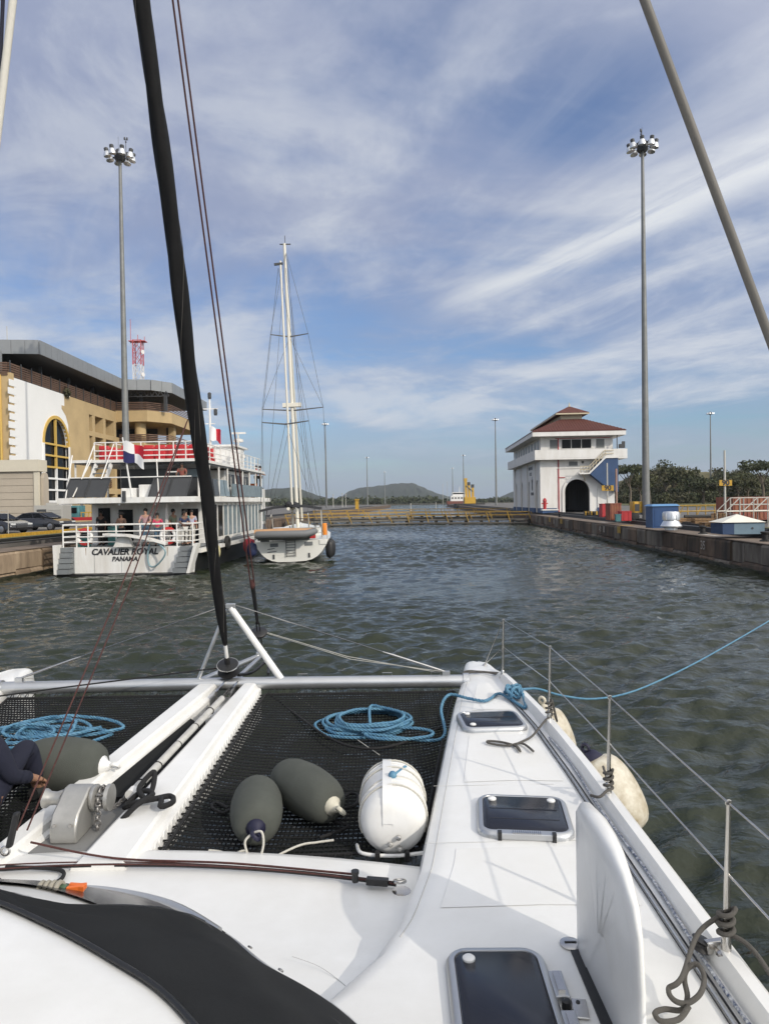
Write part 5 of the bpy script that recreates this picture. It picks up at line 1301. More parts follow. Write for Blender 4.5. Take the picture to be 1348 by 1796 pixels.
pax = [(-2.0,1.6,0,None,'brown',cloth('black2',(0.02,0.02,0.022)),m_blk,'passenger in black standing in the dark ferry doorway',None,.98),
       (-.48,.35,0,PHONE,'brown',cloth('brownshirt',(0.10,0.06,0.045)),m_blk,'passenger with dark hat and brown top looking down at the ferry stern rail',m_blk,.93),
       (.72,.30,0,RAIL,'light',cloth('pinkstripe',(0.45,0.28,0.30)),m_jean,'man in pale pink shirt and jeans leaning on the ferry stern rail',None,1.03),
       (1.28,.32,.3,RAIL,'tan',cloth('hotpink',(0.62,0.06,0.14)),m_jean,'passenger with dark hair in bright pink top at the ferry stern rail',None,.90),
       (1.75,1.2,1.2,None,'tan',cloth('sage',(0.24,0.28,0.20)),m_blk,'passenger in sage green shirt turned sideways behind the stern rail',None,1.0),
       (2.62,.4,-.5,RAIL,'light',cloth('teal',(0.08,0.20,0.20)),m_blk,'man in teal patterned shirt beside the ferry stern pillar',None,1.0),
       (3.0,.9,.4,None,'light',cloth('palelilac',(0.45,0.46,0.58)),cloth('cream',(0.6,0.58,0.52)),'passenger in pale lilac top with cream trousers by the ferry side rail',None,.97),
       (2.9,.05,.8,RAIL,'brown',cloth('navy2',(0.03,0.04,0.09)),cloth('cream2',(0.62,0.60,0.56)),'passenger with navy backpack at the end of the ferry stern rail',None,.95)]
for x, y, rz, pose, sk, tp, lg, lab, hat, sc_ in pax:
    if x > 2.8: x -= .25
    person(lab, fp(x, y, 1.345), math.pi + FRZ + rz, pose, sk, tp, lg, scale=sc_, hat=hat, group='passengers on the ferry')
person('passenger in reddish shirt on the ferry upper deck behind the smoked panels', fp(2.3,1.0,3.70), math.pi+FRZ, RAIL, 'brown', cloth('rust',(0.25,0.08,0.06)), m_blk, scale=.95, group='passengers on the ferry')
for i, (x, y, c, lab) in enumerate(((2.2,18.9,cloth('hotpink',(0,0,0)),'dark haired passenger in pink on the ferry foredeck'),(2.35,19.6,cloth('white2',(.6,.58,.55)),'passenger in white on the ferry foredeck, nearest the ketch'))):
    person(lab, fp(x, y, 4.40), -1.2+FRZ, RAIL, 'tan', c, m_blk, scale=.98, group='passengers on the ferry')

# ================================================================== KETCH
m_yw = M('yacht_cream_gelcoat', (0.80,0.79,0.74), .3, var=.08, vscale=1.5)
m_mastw = M('mast_cream', (0.72,0.69,0.60), .35)
m_wire = M('rig_wire', (0.13,0.13,0.135), .4, .6)
m_rubt = M('dinghy_grey', (0.15,0.155,0.16), .6); m_tanc = M('dinghy_tan_cover', (0.50,0.29,0.15), .8, var=.2, vscale=3)
SY = 39.6; scn = at(513, 986, SY); SRZ = R(4.5)
def ketch():
    th = thing('ketch', 'cream hulled ketch moored alongside the ferry, stern ladder towards us', 'sailing yacht', (scn.x, SY, 0), SRZ)
    th.rotation_euler = (0, R(-1.7), SRZ)
    L = dict(parent=th, local=True)
    secs = []
    for y, w, h, k in ((-.35,2.05,1.22,.05),(1.0,2.15,1.25,-.1),(5,2.2,1.35,-.5),(9,1.8,1.5,-.55),(12.5,.75,1.7,-.3),(14.2,.06,1.8,.4)):
        q = []
        for a in np.linspace(-1, 1, 13):
            s = abs(a); q.append((w*math.copysign(min(1, s**.55), a) if s > 0 else 0, y + (.35 if y < 0 and False else 0) + (1-s)*0, k + (h-k)*(s**2.2)))
        secs.append(q)
    B().loft(secs, closed=False).build('hull', m_yw, smooth=40, **L)
    B().add(secs[0], [tuple(range(13))]).build('transom', m_yw, **L)
    deck = B(); 
    rows = [[(-s[-1][0], s[0][1], s[0][2]-.02),(0,s[0][1],s[0][2]+.05),(s[-1][0],s[-1][1],s[-1][2]-.02)] for s in secs]
    deck.loft(rows, closed=False).build('deck', m_yw, **L)
    for x in (-1.75,1.75): B().box((x-.2,-.40,.95),(x+.2,-.36,1.2)).build('quarter_locker', m_yw, **L)
    for x in (-.95,.95): B().box((x-.22,-.385,.92),(x+.22,-.36,1.12)).build('transom_step', m_fgrey, **L)
    # ladder
    for x in (-.28,.22): B().tube([(x,-.42,1.25),(x-.02,-.44,.35)], .022, 6).build('ladder_rail', m_wire, **L)
    for k in range(6): B().tube([(-.28,-.44,.40+k*.15),(.22,-.44,.40+k*.15)], .018, 6).build('ladder_rung', m_wire, **L)
    for x in (-1.0,.95): B().box((x-.05,-.39,.25),(x+.05,-.36,.5)).build('drain_slot', m_dark, **L)
    for z, w in ((.62,.5),(.78,.4)): B().prism([(-1.35,z),(-1.35+w,z+.04),(-1.30+w,z+.08),(-1.3,z+.04)], -.395, -.362, 'xz').build('name_mark', m_txt, **L)
    # cockpit, sprayhood, bimini
    B().box((-1.5,2.8,1.2),(1.5,7.5,1.75)).build('coachroof', m_yw, **L)
    B().box((-1.1,2.75,1.3),(.9,2.79,1.7)).build('companionway', m_glass, **L)
    s = B(); s.loft([[(x,2.2+d,z) for x, z in ((-1.35,1.6),(-1.2,2.25),(0,2.42),(1.2,2.25),(1.35,1.6))] for d in (0,1.5)], closed=False); s.build('sprayhood', m_blk, smooth=60, **L)
    s = B(); s.loft([[(x,y,z+dz) for x, z in ((-1.75,2.95),(-.9,3.12),(0,3.18),(.9,3.12),(1.75,2.95))] for y, dz in ((-.1,-.1),(.5,.05),(2.1,.03),(2.8,-.05))], closed=False); s.build('bimini', m_blk, smooth=60, **L)
    for x in (-1.7,1.7):
        for y in (0,2.6): B().tube([(x,y,1.3),(x,y,2.9)], .025, 6).build('bimini_frame', m_galv, **L)
    B().tube([(-.1,.9,1.2),(-.1,.9,2.0)], .04, 6).build('pedestal', m_fgrey, **L)
    # pushpit
    for z in (1.6,1.9): B().tube([(-2.0,1.5,z),(-2.0,-.2,z),(-1.0,-.3,z),(1.0,-.3,z),(2.0,-.2,z),(2.0,1.5,z)], .02, 6).build('pushpit_rail', m_galv, **L)
    for x in (-2.0,-1.0,1.0,2.0): B().tube([(x,-.25,1.2),(x,-.25,1.9)], .02, 6).build('pushpit_post', m_galv, **L)
    B().rbox((1.75,-.3,1.45),(2.0,-.05,2.1), .08).build('horseshoe_buoy', M('buoy_orange',(0.75,0.24,0.02),.6), smooth=40, **L)
    B().box((.75,-.34,1.30),(1.35,-.30,1.50)).build('red_placard', m_ring_r, **L)
    # masts
    for nm, y, h, r, x in (('main_mast',6.3,20.0,.115,.10),('mizzen_mast',1.9,17.4,.070,.02)):
        B().tube([(x,y,1.3),(x,y,h)], [r,r*.8], 10).build(nm, m_mastw, smooth=60, **L)
    B().tube([(.15,6.3,19.9),(.15,6.3,20.5)], .02, 6).build('mast_aerial', m_dark, **L); B().bar((-.2,6.3,19.95),(.5,6.3,19.95),.06).build('masthead_gear', m_dark, **L)
    B().bar((-.35,1.9,17.2),(.15,1.9,17.25),.12).build('masthead_gear', m_dark, **L)
    for y, z, w, x in ((6.3,14.1,1.2,.15),(6.3,9.35,1.95,.15),(1.9,8.0,1.35,-.12)):
        for sd in (-1,1): B().tube([(x,y,z-.08),(x+sd*w,y-.2,z+.05)], [.05,.03], 6).build('spreader', m_wire, **L)
    W = []
    for sd in (-1,1):
        W += [((.15,6.3,19.6),(.15+sd*1.2,6.1,14.15)),((.15+sd*1.2,6.1,14.15),(.15+sd*1.95,6.1,9.4)),((.15+sd*1.95,6.1,9.4),(sd*2.05,6.2,1.4)),((.15,6.3,14.0),(.15+sd*1.95,6.1,9.4)),((.15,6.3,9.3),(sd*1.95,6.6,1.4)),
              ((-.12,1.9,17.0),(-.12+sd*1.35,1.7,8.05)),((-.12+sd*1.35,1.7,8.05),(sd*1.9,1.8,1.3)),((-.12,1.9,8.0),(sd*1.8,1.5,1.3)),((.15,6.3,19.5),(sd*1.4,-.2,1.9))]
    W += [((.15,6.3,19.8),(0,14.0,1.9)),((.15,6.3,14.0),(0,12.0,1.8)),((.3,1.9,17),(1.2,5.2,1.6)),((.25,6.3,19),(.9,4.0,1.7))]
    for a, b in W: B().tube([a,b], .011, 4).build('shroud', m_wire, **L)
    B().tube([(0.1,14.0,2.0),(.13,6.5,18.6)], [.09,.05], 6).build('furled_headsail', m_mastw, **L)
    for nm, a, b in (('main_boom',(.15,6.1,2.9),(.1,2.3,3.0)),('mizzen_boom',(-.12,1.75,2.95),(-.05,-.9,3.0))):
        B().tube([a,b], .09, 8).build(nm, m_mastw, **L)
        B().tube([(a[0],a[1]-.2,a[2]+.2),((a[0]+b[0])/2,(a[1]+b[1])/2,a[2]+.28),(b[0],b[1]+.3,b[2]+.15)], [.2,.2,.1], 8).build('sail_cover', m_blk, smooth=60, **L)
    B().box((-.5,6.1,9.5),(.7,6.5,9.75)).build('radar_bracket', m_mastw, **L)
    # davits
    for x in (-1.0,1.0): B().tube([(x,.1,1.3),(x,-.1,2.5),(x,-.7,2.7),(x,-1.1,2.6)], .035, 6).build('davit', m_galv, **L)
    # stern bits
    B().rbox((-1.7,-.32,1.2),(-1.2,-.1,1.5), .05).build('stern_locker', m_fgrey, **L)
ketch()
KM = Matrix.Translation((scn.x, SY, 0)) @ Euler((0, R(-1.7), SRZ)).to_matrix().to_4x4()
def dinghy():
    o = KM @ Vector((-.35,-1.05,1.62)); th = thing('inflatable_dinghy', 'grey inflatable dinghy with tan cover slung across the ketch stern', 'dinghy', o, SRZ)
    for y, z in ((-.42,.0),(.42,.0)): B().tube([(-1.5,y,z),(-1.4,y,z),(1.2,y,z+.02),(1.6,y*.6,z+.12),(1.75,0,z+.16)], [.15,.21,.21,.19,.12], 10).build('tube', m_rubt, th, 60, True)
    B().loft([[(x,-.3,-.12),(x,0,-.32),(x,.3,-.12)] for x in (-1.4,1.4)], closed=False).build('hull_bottom', m_rubt, th, local=True)
    B().loft([[(-1.55,y,z) for y,z in ((-.5,.08),(-.3,.28),(.3,.28),(.5,.08))],[(0,y,z) for y,z in ((-.55,.10),(-.3,.34),(.3,.34),(.55,.10))],[(1.6,y*.7,z+.06) for y,z in ((-.5,.10),(-.3,.24),(.3,.24),(.5,.10))]], closed=False).build('cover', m_tanc, th, 60, True)
dinghy()
def fender(label, loc, axis, r, L, mat, cap=None, group=None, name='fender', capmat=None, eye=True):
    th = thing(name, label, 'fender', loc, 0, group); ax = Vector(axis).normalized(); o = Vector(loc)
    prof = []
    for a in np.linspace(-math.pi/2, math.pi/2, 15): prof.append((r*max(.02, math.cos(a))**.44, math.sin(a)*L/2))
    B().lathe(prof, o, ax, 24).build('body', mat, th, 60)
    for s in (1,-1):
        B().lathe([(r*.34,-.02),(r*.36,.03),(r*.22,.05),(r*.12,.09)], o + ax*s*(L/2-.03), ax*s, 14).build('end_cap', capmat or mat, th, 60)
    if eye: B().torus(o + ax*(L/2+.09), .03, .014, ax.orthogonal(), 12, 6).build('rope_eye', capmat or mat, th, 60)
    return th
m_blkf = M('black_fender', (0.02,0.02,0.022), .5, var=.3, vscale=4)
for i, (x, y, lab) in enumerate(((2.10,.3,'black cylinder fender on the ketch starboard quarter, nearer the stern'),(2.20,1.3,'black cylinder fender on the ketch side, further from the stern'))):
    fender(lab, KM @ Vector((x,y,.62)), (0,0,1), .24, .95, m_blkf, group='black fenders of the ketch')
fender('red round fender squeezed between ferry and ketch', KM @ Vector((-2.35,.0,1.05)), (0,0,1), .33, .75, M('fender_red',(0.42,0.03,0.05),.5), name='ball_fender')
fender('dark blue round fender beside the red one, between ferry and ketch', KM @ Vector((-2.15,-.45,.85)), (0,0,1), .28, .7, M('fender_navy',(0.02,0.03,0.09),.5), name='ball_fender')
fender('pale yellow round fender on the ferry hull side', fp(3.62,1.6,.95), (0,0,1), .33, .72, M('fender_cream',(0.62,0.55,0.30),.5,var=.2,vscale=3), name='ball_fender')
# ================================================================== CATAMARAN (the boat under the camera)
m_gel = M('white_gelcoat', (0.80,0.80,0.785), .30, var=.1, vscale=2.6, bump=.03, bscale=60, col2=(0.715,0.71,0.685), detail=9)
m_nsk = M('nonskid_white', (0.765,0.77,0.765), .6, var=.07, vscale=2.0, bump=.16, bscale=420, col2=(0.72,0.715,0.69))
m_al = M('anodised_aluminium', (0.56,0.57,0.58), .35, .8, var=.12, vscale=4)
m_ss = M('stainless', (0.62,0.60,0.57), .22, 1.0, var=.15, vscale=9)
m_acr = M('smoked_acrylic', (0.014,0.016,0.025), .22, spec=.35)
m_ablk = M('black_plastic', (0.015,0.015,0.016), .45)
m_net = M('black_netting', (0.009,0.010,0.011), .75, spec=.25)
m_sail = M('black_sailcloth', (0.010,0.010,0.011), .7, spec=.25, var=.35, vscale=6, bump=.25, bscale=18)
m_canvas = M('black_canvas', (0.016,0.017,0.018), .85, spec=.2, var=.25, vscale=5, bump=.18, bscale=260)
m_rbrn = M('red_brown_rope', (0.10,0.035,0.03), .8, var=.5, vscale=40, bump=.5, bscale=300)
m_rgry = M('grey_rope', (0.105,0.098,0.088), .9, bump=.6, bscale=300)
m_rwht = M('white_rope', (0.60,0.58,0.52), .85, bump=.5, bscale=300)
m_rwb = M('blue_fleck_rope', (0.62,0.63,0.64), .8, var=.9, vscale=75, col2=(0.03,0.05,0.12), detail=1)
m_rblu = M('blue_polyrope', (0.055,0.165,0.29), .6, var=.45, vscale=14, col2=(0.12,0.27,0.37))
m_rblk = M('black_rope', (0.012,0.012,0.013), .85, bump=.5, bscale=300)
m_chain = M('galvanised_chain', (0.30,0.29,0.28), .45, .7, var=.3, vscale=30)
m_wl = M('windlass_alloy', (0.50,0.49,0.46), .38, .65, var=.2, vscale=8)
m_fleece = M('fender_fleece', (0.085,0.092,0.080), .95, var=.18, vscale=7, bump=.5, bscale=260)
m_pole = M('pole_pale_grey', (0.52,0.51,0.48), .5, var=.3, vscale=7)
CX = -1.65; ZD = 1.385; ZF = 1.20; ZN = 1.10
mir = lambda x: 2*CX - x
cat_ = thing('catamaran', 'white sailing catamaran foredeck with trampolines, seen from its coachroof', 'catamaran', (CX, 4.0, 0))
YS = [-3,-1,1,2.0,2.4,2.6,2.75,2.9,3.0,3.1,3.25,3.45,3.7,4.2,4.85,5.5,6.2,6.8,7.2,7.5,7.75,8.0,8.2,8.35,8.47,8.56,8.61]
XO = lambda y: float(np.interp(y, [-3,2,4.85,6,7.2,7.7,8.2,8.45,8.56,8.61], [1.42,1.40,1.42,1.40,1.31,1.26,1.20,1.14,1.08,1.02]))
XI = lambda y: float(np.interp(y, [-3,2.4,2.6,2.75,3.0,3.25,3.7,5.05,6.8,7.68,8.2,8.45,8.56,8.61], [-.62,-.60,-.42,-.27,-.09,.02,.137,.35,.63,.80,.88,.93,.97,1.0]))
def hull(mirror=False):
    rows = []
    for y in YS:
        xo, xi = XO(y), XI(y); w = min(1, (xo-xi)/.62); h = max(0, min(1, (7.95-y)/.5)); e = max(0, (y-8.35)/.26); dz = -.10*e*e
        zr = lambda z: ZD + (z-ZD)*h + dz
        p = [(xo-.34*w,-.5),(xo-.12*w,.35),(xo+.005,1.05+dz),(xo+.015*w,1.30+dz),(xo+.0*w,zr(1.445)),(xo-.025*w,zr(1.47)),(xo-.075*w,zr(1.47)),(xo-.095*w,zr(1.445)),(xo-.11*w,zr(1.40)+(1-h)*.008),(xo-.17*w,ZD+dz),
             ((xo+xi)/2,ZD+.012+dz),(xi+.15*w,ZD+.004+dz),(xi+.07*w,ZD-.008+dz),(xi+.025*w,ZD-.035+dz),(xi,1.29+dz),(xi+.03*w,.8),(xi+.13*w,.3),(xi+.32*w,-.5)]
        rows.append([((mir(x) if mirror else x), y, z) for x, z in p])
    return B().loft(rows, closed=False, cap=False).build('hull', m_gel, cat_, 35)
h_s = hull(); h_p = hull(True)
# non-skid deck panels, one per bay between the hatches
def deck_panel(y0, y1, n=10, mirror=False):
    ys = np.linspace(y0, y1, n); rows = []
    for y in ys:
        a, b = XI(y)+.20, XO(y)-.235
        zz = lambda x: float(np.interp(x, [XI(y)+.15,(XI(y)+XO(y))/2,XO(y)-.17], [ZD+.004,ZD+.012,ZD]))
        rows.append([((mir(x) if mirror else x), y, zz(x) + .0028) for x in np.linspace(a, b, 7)])
    return B().loft(rows, closed=False).build('nonskid_panel', m_nsk, h_p if mirror else h_s, 60)
for a, b in ((6.42,7.35),(4.78,5.72),(3.30,3.86)): deck_panel(a, b)
for off, zz_ in ((.085,-.0005),):
    B().tube([(XI(y)+off, y, ZD-.004) for y in np.linspace(3.1,7.6,40)], .0022, 5).build('deck_seam', M('seam_grey',(0.45,0.45,0.44),.6), h_s)
for a_, b_, c_, d_ in ((.30,4.72,1.10,4.72),(.20,3.93,1.12,3.93)):
    B().tube([(x, a, ZD+.0095-.004*abs(x-.75)) for x, a in zip(np.linspace(a_,c_,8), np.linspace(b_,d_,8))], .0014, 4).build('deck_seam', MATS['seam_grey'], h_s)
# bridge-deck foredeck
def yfront(x): return 4.34 - .075*((x-CX)/1.0)**2
def foredeck():
    X = np.linspace(mir(.32), .32, 41); rows = []
    for x in X:
        yf = yfront(x); k = min(1, abs(x-CX)/1.75)
        rows.append([(x,yf+.0,.55),(x,yf+.015,1.05),(x,yf,ZF-.035),(x,yf-.03,ZF-.008),(x,yf-.08,ZF),(x,yf-.5,ZF+.01),(x,3.3,ZF+.035),(x,2.95,ZF+.10),(x,2.4,ZF+.12)])
    B().loft(rows, closed=False).build('foredeck', m_gel, cat_, 40)
    B().box((mir(.3),-3,.35),(.3,4.2,.62)).build('bridge_deck_underside', m_gel, cat_)
foredeck()
# coachroof: windscreen ring and roof
HB = [(0,3.52),(.35,3.49),(.68,3.38),(.95,3.16),(1.15,2.95),(1.50,2.66),(1.75,2.25),(1.90,1.6),(1.98,.6),(2.0,-3)]
HT = [(0,2.34),(.30,2.28),(.60,2.12),(.86,1.95),(1.08,1.78),(1.28,1.52),(1.42,1.15),(1.52,.7),(1.56,.1),(1.56,-3)]
CBn = catmull([(x,y,0) for x, y in HB], 5); CTn = catmull([(x,y,0) for x, y in HT], 5)
ZB0, ZT0 = 1.30, 2.02
def cr_pt(i, f, off=0.0):
    a, b = CBn[i], CTn[i]; p = a.lerp(b, f); z = ZB0 + (ZT0-ZB0)*(f**.86) + .05*math.sin(math.pi*f)
    n = Vector((a.x-b.x, a.y-b.y, 1.1)).normalized() if (a-b).length > 0 else Vector((0,0,1))
    return Vector((CX+p.x, p.y, z)) + n*off
def coachroof():
    n = len(CBn); fs = [0,.03,.08,.3,.55,.8,.92,.97,1.0]; rows = []
    def row(i, s):
        r = [cr_pt(i, f) for f in fs]; r = [Vector((CX+p.x, p.y, ZT0+.02)) for p in ()] + r
        a = CTn[i]
        for g, z in ((.95,.006),(.8,.016),(.5,.03),(0,.04)): r.append(Vector((CX+a.x*g, a.y - (1-g)*.35*(1 if a.y > 0 else 0), ZT0+z)))
        r.insert(0, Vector((r[0].x, r[0].y+.02, 1.05)))
        return [(p.x if s > 0 else mir(p.x), p.y, p.z) for p in r]
    rows = [row(i, -1) for i in range(n-1, 0, -1)] + [row(i, 1) for i in range(n)]
    o = B().loft(rows, closed=False).build('coachroof', m_gel, cat_, 45)
    # smoked windscreen band and its bright sill
    for s in (-1, 1):
        b = B(); b.loft([[(q.x if s > 0 else mir(q.x), q.y, q.z) for q in (cr_pt(i,.30,.010), cr_pt(i,.50,.010), cr_pt(i,.70,.010))] for i in range(0, 13)], closed=False); b.build('windscreen_pane', m_acr, o, 60)
        b = B(); b.loft([[(q.x if s > 0 else mir(q.x), q.y, q.z) for q in (cr_pt(i,.08,.006), cr_pt(i,.45,.006), cr_pt(i,.88,.006))] for i in range(0, 17)], closed=False); b.build('windscreen_frame', m_al, o, 60)
        b = B(); b.tube([((q.x if s > 0 else mir(q.x)), q.y, q.z) for q in [cr_pt(i,.085,.012) for i in range(0, n-12)]], .012, 6); b.build('windscreen_sill', m_al, o, 60)
        b = B(); b.tube([((q.x if s > 0 else mir(q.x)), q.y, q.z) for q in [cr_pt(i,.20,.014) for i in range(0, 16)]], .02, 6); b.build('windscreen_trim', m_al, o, 60)
    return o
crf = coachroof()
B().tube(catmull([Vector((*onz(px,py,1.30).xy, 1.302)) for px, py in ((512,1679),(560,1697),(605,1730),(640,1768))],6), .0016, 4).build('moulding_seam', MATS['seam_grey'], crf)
def canvas_cover():
    n = len(CBn); b = B(); rows = []
    lo = lambda i: float(np.interp(i, [0,7,9,10.5,12,13.5,15,n], [.90,.90,.84,.72,.48,.20,.03,.03])); rs = random.Random(5)
    for i in range(-8, n-6):
        k = abs(i); l = lo(k) if i >= 0 else .90
        q = []
        for j in range(11):
            f = l + (.985-l)*j/10; w = .012 + .010*math.sin(k*.9+j*.7) * math.sin(math.pi*j/10) + .012*math.sin(k*.37-j*1.1)*math.sin(math.pi*j/10)
            if i >= 16: w += .012*math.sin(math.pi*j/10)*math.sin(k*.25)
            p = cr_pt(k, f, w+.006); q.append((p.x if i >= 0 else mir(p.x), p.y, p.z))
        rows.append(q)
    b.loft(rows, closed=False); o = b.build('window_cover', m_canvas, cat_, 60)
    md = o.modifiers.new('solid', 'SOLIDIFY'); md.thickness = .006; md.offset = 1
    sb = o.modifiers.new('sub', 'SUBSURF'); sb.levels = 1; sb.render_levels = 1
    for j in (0, 10): B().tube([r[j] for r in rows], .008, 6).build('cover_hem', m_ablk, o, 60)
    for j in (3,): B().tube([(r[j][0], r[j][1], r[j][2]+.004) for r in rows[22:]], .0022, 4).build('cover_seam', M('seam_thread',(0.06,0.06,0.06),.8), o)
    for i, f in ((22,.30),(27,.25),(18,.1)):
        p = cr_pt(i, f, .035); B().lathe([(.011,0),(.011,.006),(.004,.008)], p, Vector((.5,.5,.8)), 10).build('snap_stud', m_ss, o)
canvas_cover()
# ---- deck hatches
def rrect(w, l, r, n=5):
    o = []
    for cx, cy, a0 in ((w/2-r,l/2-r,0),(-w/2+r,l/2-r,90),(-w/2+r,-l/2+r,180),(w/2-r,-l/2+r,270)):
        for k in range(n+1): a = R(a0+90*k/n); o.append((cx+r*math.cos(a), cy+r*math.sin(a)))
    return o
def deck_hatch(c, w, l, rz, vent='front', knobs=((-1,1),(1,1)), bars=True):
    m = Matrix.Rotation(rz, 3, 'Z'); c = Vector((*c, ZD+.012)); T = lambda x, y, z: c + m @ Vector((x,y,z))
    ring = lambda s, z: [T(x, y, z) for x, y in rrect(w+s, l+s, .07+s/2)]
    fr = B(); fr.loft([ring(.05,-.03), ring(.05,.012), ring(.035,.026), ring(.012,.034), ring(-.02,.034), ring(-.03,.022)], cap=True)
    o = fr.build('deck_hatch', m_al, cat_, 40)
    B().loft([ring(-.032,.020), ring(-.032,.031), ring(-.044,.035)], cap=True).build('lid', m_acr, o, 40)
    for kx, ky in knobs: B().lathe([(.026,0),(.026,.008),(.020,.013),(.004,.014)], T(kx*(w/2-.07), ky*(l/2-.07), .034), n=14).build('hinge_cap', m_gel, o, 40)
    if vent == 'front':
        B().cbox(T(0,-l/2-.012,.018), (w*.66,.055,.036), rz).build('vent_housing', m_al, o, bevel=.004)
        for k in range(14): B().cbox(T(-.075+k*.0115,-l/2-.022,.038), (.005,.034,.010), rz).build('vent_fin', m_ss, o)
        for s in (-1,1): B().cbox(T(s*w*.30,-l/2-.03,.02), (.022,.03,.05), rz).build('hinge', m_ablk, o)
    if vent == 'side':
        for y0 in (.10,-.12):
            B().cbox(T(w/2+.045,y0,.010), (.055,.15,.03), rz).build('hinge_block', m_al, o, bevel=.004); B().cbox(T(w/2+.045,y0,.027), (.026,.11,.02), rz).build('hinge_arm', m_ss, o)
        B().lathe([(.018,0),(.018,.03),(.008,.034)], T(w/2+.05,-.005,.0), n=12).build('latch_knob', m_ablk, o)
    if bars:
        for y in (l*.10,-l*.18): B().cbox(T(0,y,.0345), (w*.80,.008,.003), rz).build('lid_seam', m_ablk, o)
deck_hatch((.88,6.04), .50, .44, R(3), vent=None, knobs=((-1,-1),(-1,1)))
deck_hatch((.80,4.21), .50, .49, R(-7))
deck_hatch((.42,2.63), .36, .60, R(-1), vent='side', knobs=((-1,1),(-1,-1)), bars=False)
p = onz(1000,1657,ZD+.012); fl = B().lathe([(.045,0),(.045,.006),(.034,.009),(.004,.010)], p, n=20).build('deck_filler_cap', m_ss, cat_, 40)
B().cbox(p+Vector((0,0,.011)), (.05,.008,.004)).build('key_slot', m_ablk, fl)
p = onz(1017,1772,ZD+.012); pl = B().cbox(p+Vector((0,0,.004)), (.055,.10,.008), R(-8)).build('deck_plate', m_ss, cat_, bevel=.002)
B().lathe([(.008,0),(.008,.003)], p+Vector((0,.03,.008)), n=8).build('screw', m_ablk, pl)
# ---- daggerboard standing up through the deck
def daggerboard():
    pr = [(3.0,1.30),(3.0,1.99),(2.955,2.03),(2.80,2.045),(2.66,2.05),(2.53,2.04),(2.42,2.005),(2.33,1.945),(2.285,1.86),(2.265,1.70),(2.255,1.30)]
    ci = (2.64,1.66); th_ = lambda y: .045*(.30+.70*max(0,min(1,(y-2.25)/.5)))*(1.0 if y < 2.9 else .8)
    rows = []
    for s, k in ((-1,.0),(-1,.80),(-.92,.955),(-.55,.99),(0,1.0),(.55,.99),(.92,.955),(1,.80),(1,0)):
        rows.append([(.815 + .05*(y-2.6)*.3 + s*th_(y), ci[0]+(y-ci[0])*max(k,.02), ci[1]+(z-ci[1])*max(k,.02) if z > 1.31 else 1.30 if k > .5 else ci[1]+(1.30-ci[1])*max(k,.02)) for y, z in pr])
    b = B(); b.loft(rows, cap=True); b.build('daggerboard', m_gel, cat_, 70)
    B().loft([[(.815+x*.062, 2.63+y*.40, ZD+z) for x, y in ((-1,-.8),(-1,.9),(-.4,1),(.4,1),(1,.9),(1,-.8),(.4,-1),(-.4,-1))] for z in (.0,.018)], cap=True).build('daggerboard_seal', m_ablk, cat_)
daggerboard()
# ---- stanchions and lifelines
ST = [(XO(y)-.055, y) for y in (7.50,5.90,4.38,2.84,1.2,-.4)]; TOPS = []; MIDS = []
for i, (x, y) in enumerate(ST):
    z0 = 1.46 if y < 7.45 else 1.42; lean = .015
    s = B().tube([(x,y,z0),(x+lean*.4,y,z0+.27),(x+lean,y,z0+.60)], [.0135,.0130,.0085], 10).build('stanchion', m_ss, cat_, 60)
    B().lathe([(.040,-.01),(.040,.006),(.020,.012),(.019,.075),(.016,.08)], (x,y,z0-.005), n=14).build('socket', m_ss, s, 40)
    B().torus((x+lean,y,z0+.605), .010, .005, (0,1,0), 10, 6).build('wire_eye', m_ss, s)
    TOPS.append(Vector((x+lean,y,z0+.605))); MIDS.append(Vector((x+lean*.5,y,z0+.32)))
bow = Vector((1.13,8.18,1.40))
B().tube([bow]+TOPS, .0045, 6).build('upper_lifeline', m_ss, cat_, 60); B().tube([bow]+MIDS, .0045, 6).build('lower_lifeline', m_ss, cat_, 60)
B().lathe([(.03,0),(.03,.01),(.012,.03)], bow-Vector((0,0,.02)), n=10).build('pad_eye', m_ss, cat_)
# ---- genoa track, rubbing line and gutter line along the starboard rail
ys = np.linspace(1.0, 7.0, 30)
for dx, r, mt in ((.152,.004,m_ablk),(.172,.007,m_al),(.188,.0028,m_ablk)):
    B().tube([(XO(y)-dx, y, ZD+.010) for y in ys], r, 6).build('track_rail', mt, cat_, 60)
B().tube([(XO(y)+.018,y,1.33) for y in np.linspace(-1,7.9,40)], .014, 6).build('rubbing_strake', m_al, cat_, 60)
# ---- forward crossbeam
YC, ZCB = 7.56, 1.37
B().tube([(mir(.86),YC,ZCB),(CX,YC,ZCB+.01),(.86,YC,ZCB)], .068, 16).build('crossbeam', m_al, cat_, 60)
for x in (.84, mir(.84)): B().lathe([(.085,-.03),(.085,.03)], (x,YC,ZCB), (1,0,0), 16).build('beam_socket', m_al, cat_, 40)
for x in (.0,.52,-.9,mir(.52)): B().tube([(x-.05,YC,ZCB+.068),(x-.05,YC,ZCB+.10),(x+.05,YC,ZCB+.10),(x+.05,YC,ZCB+.068)], .006, 6).build('pad_eye', m_ss, cat_)
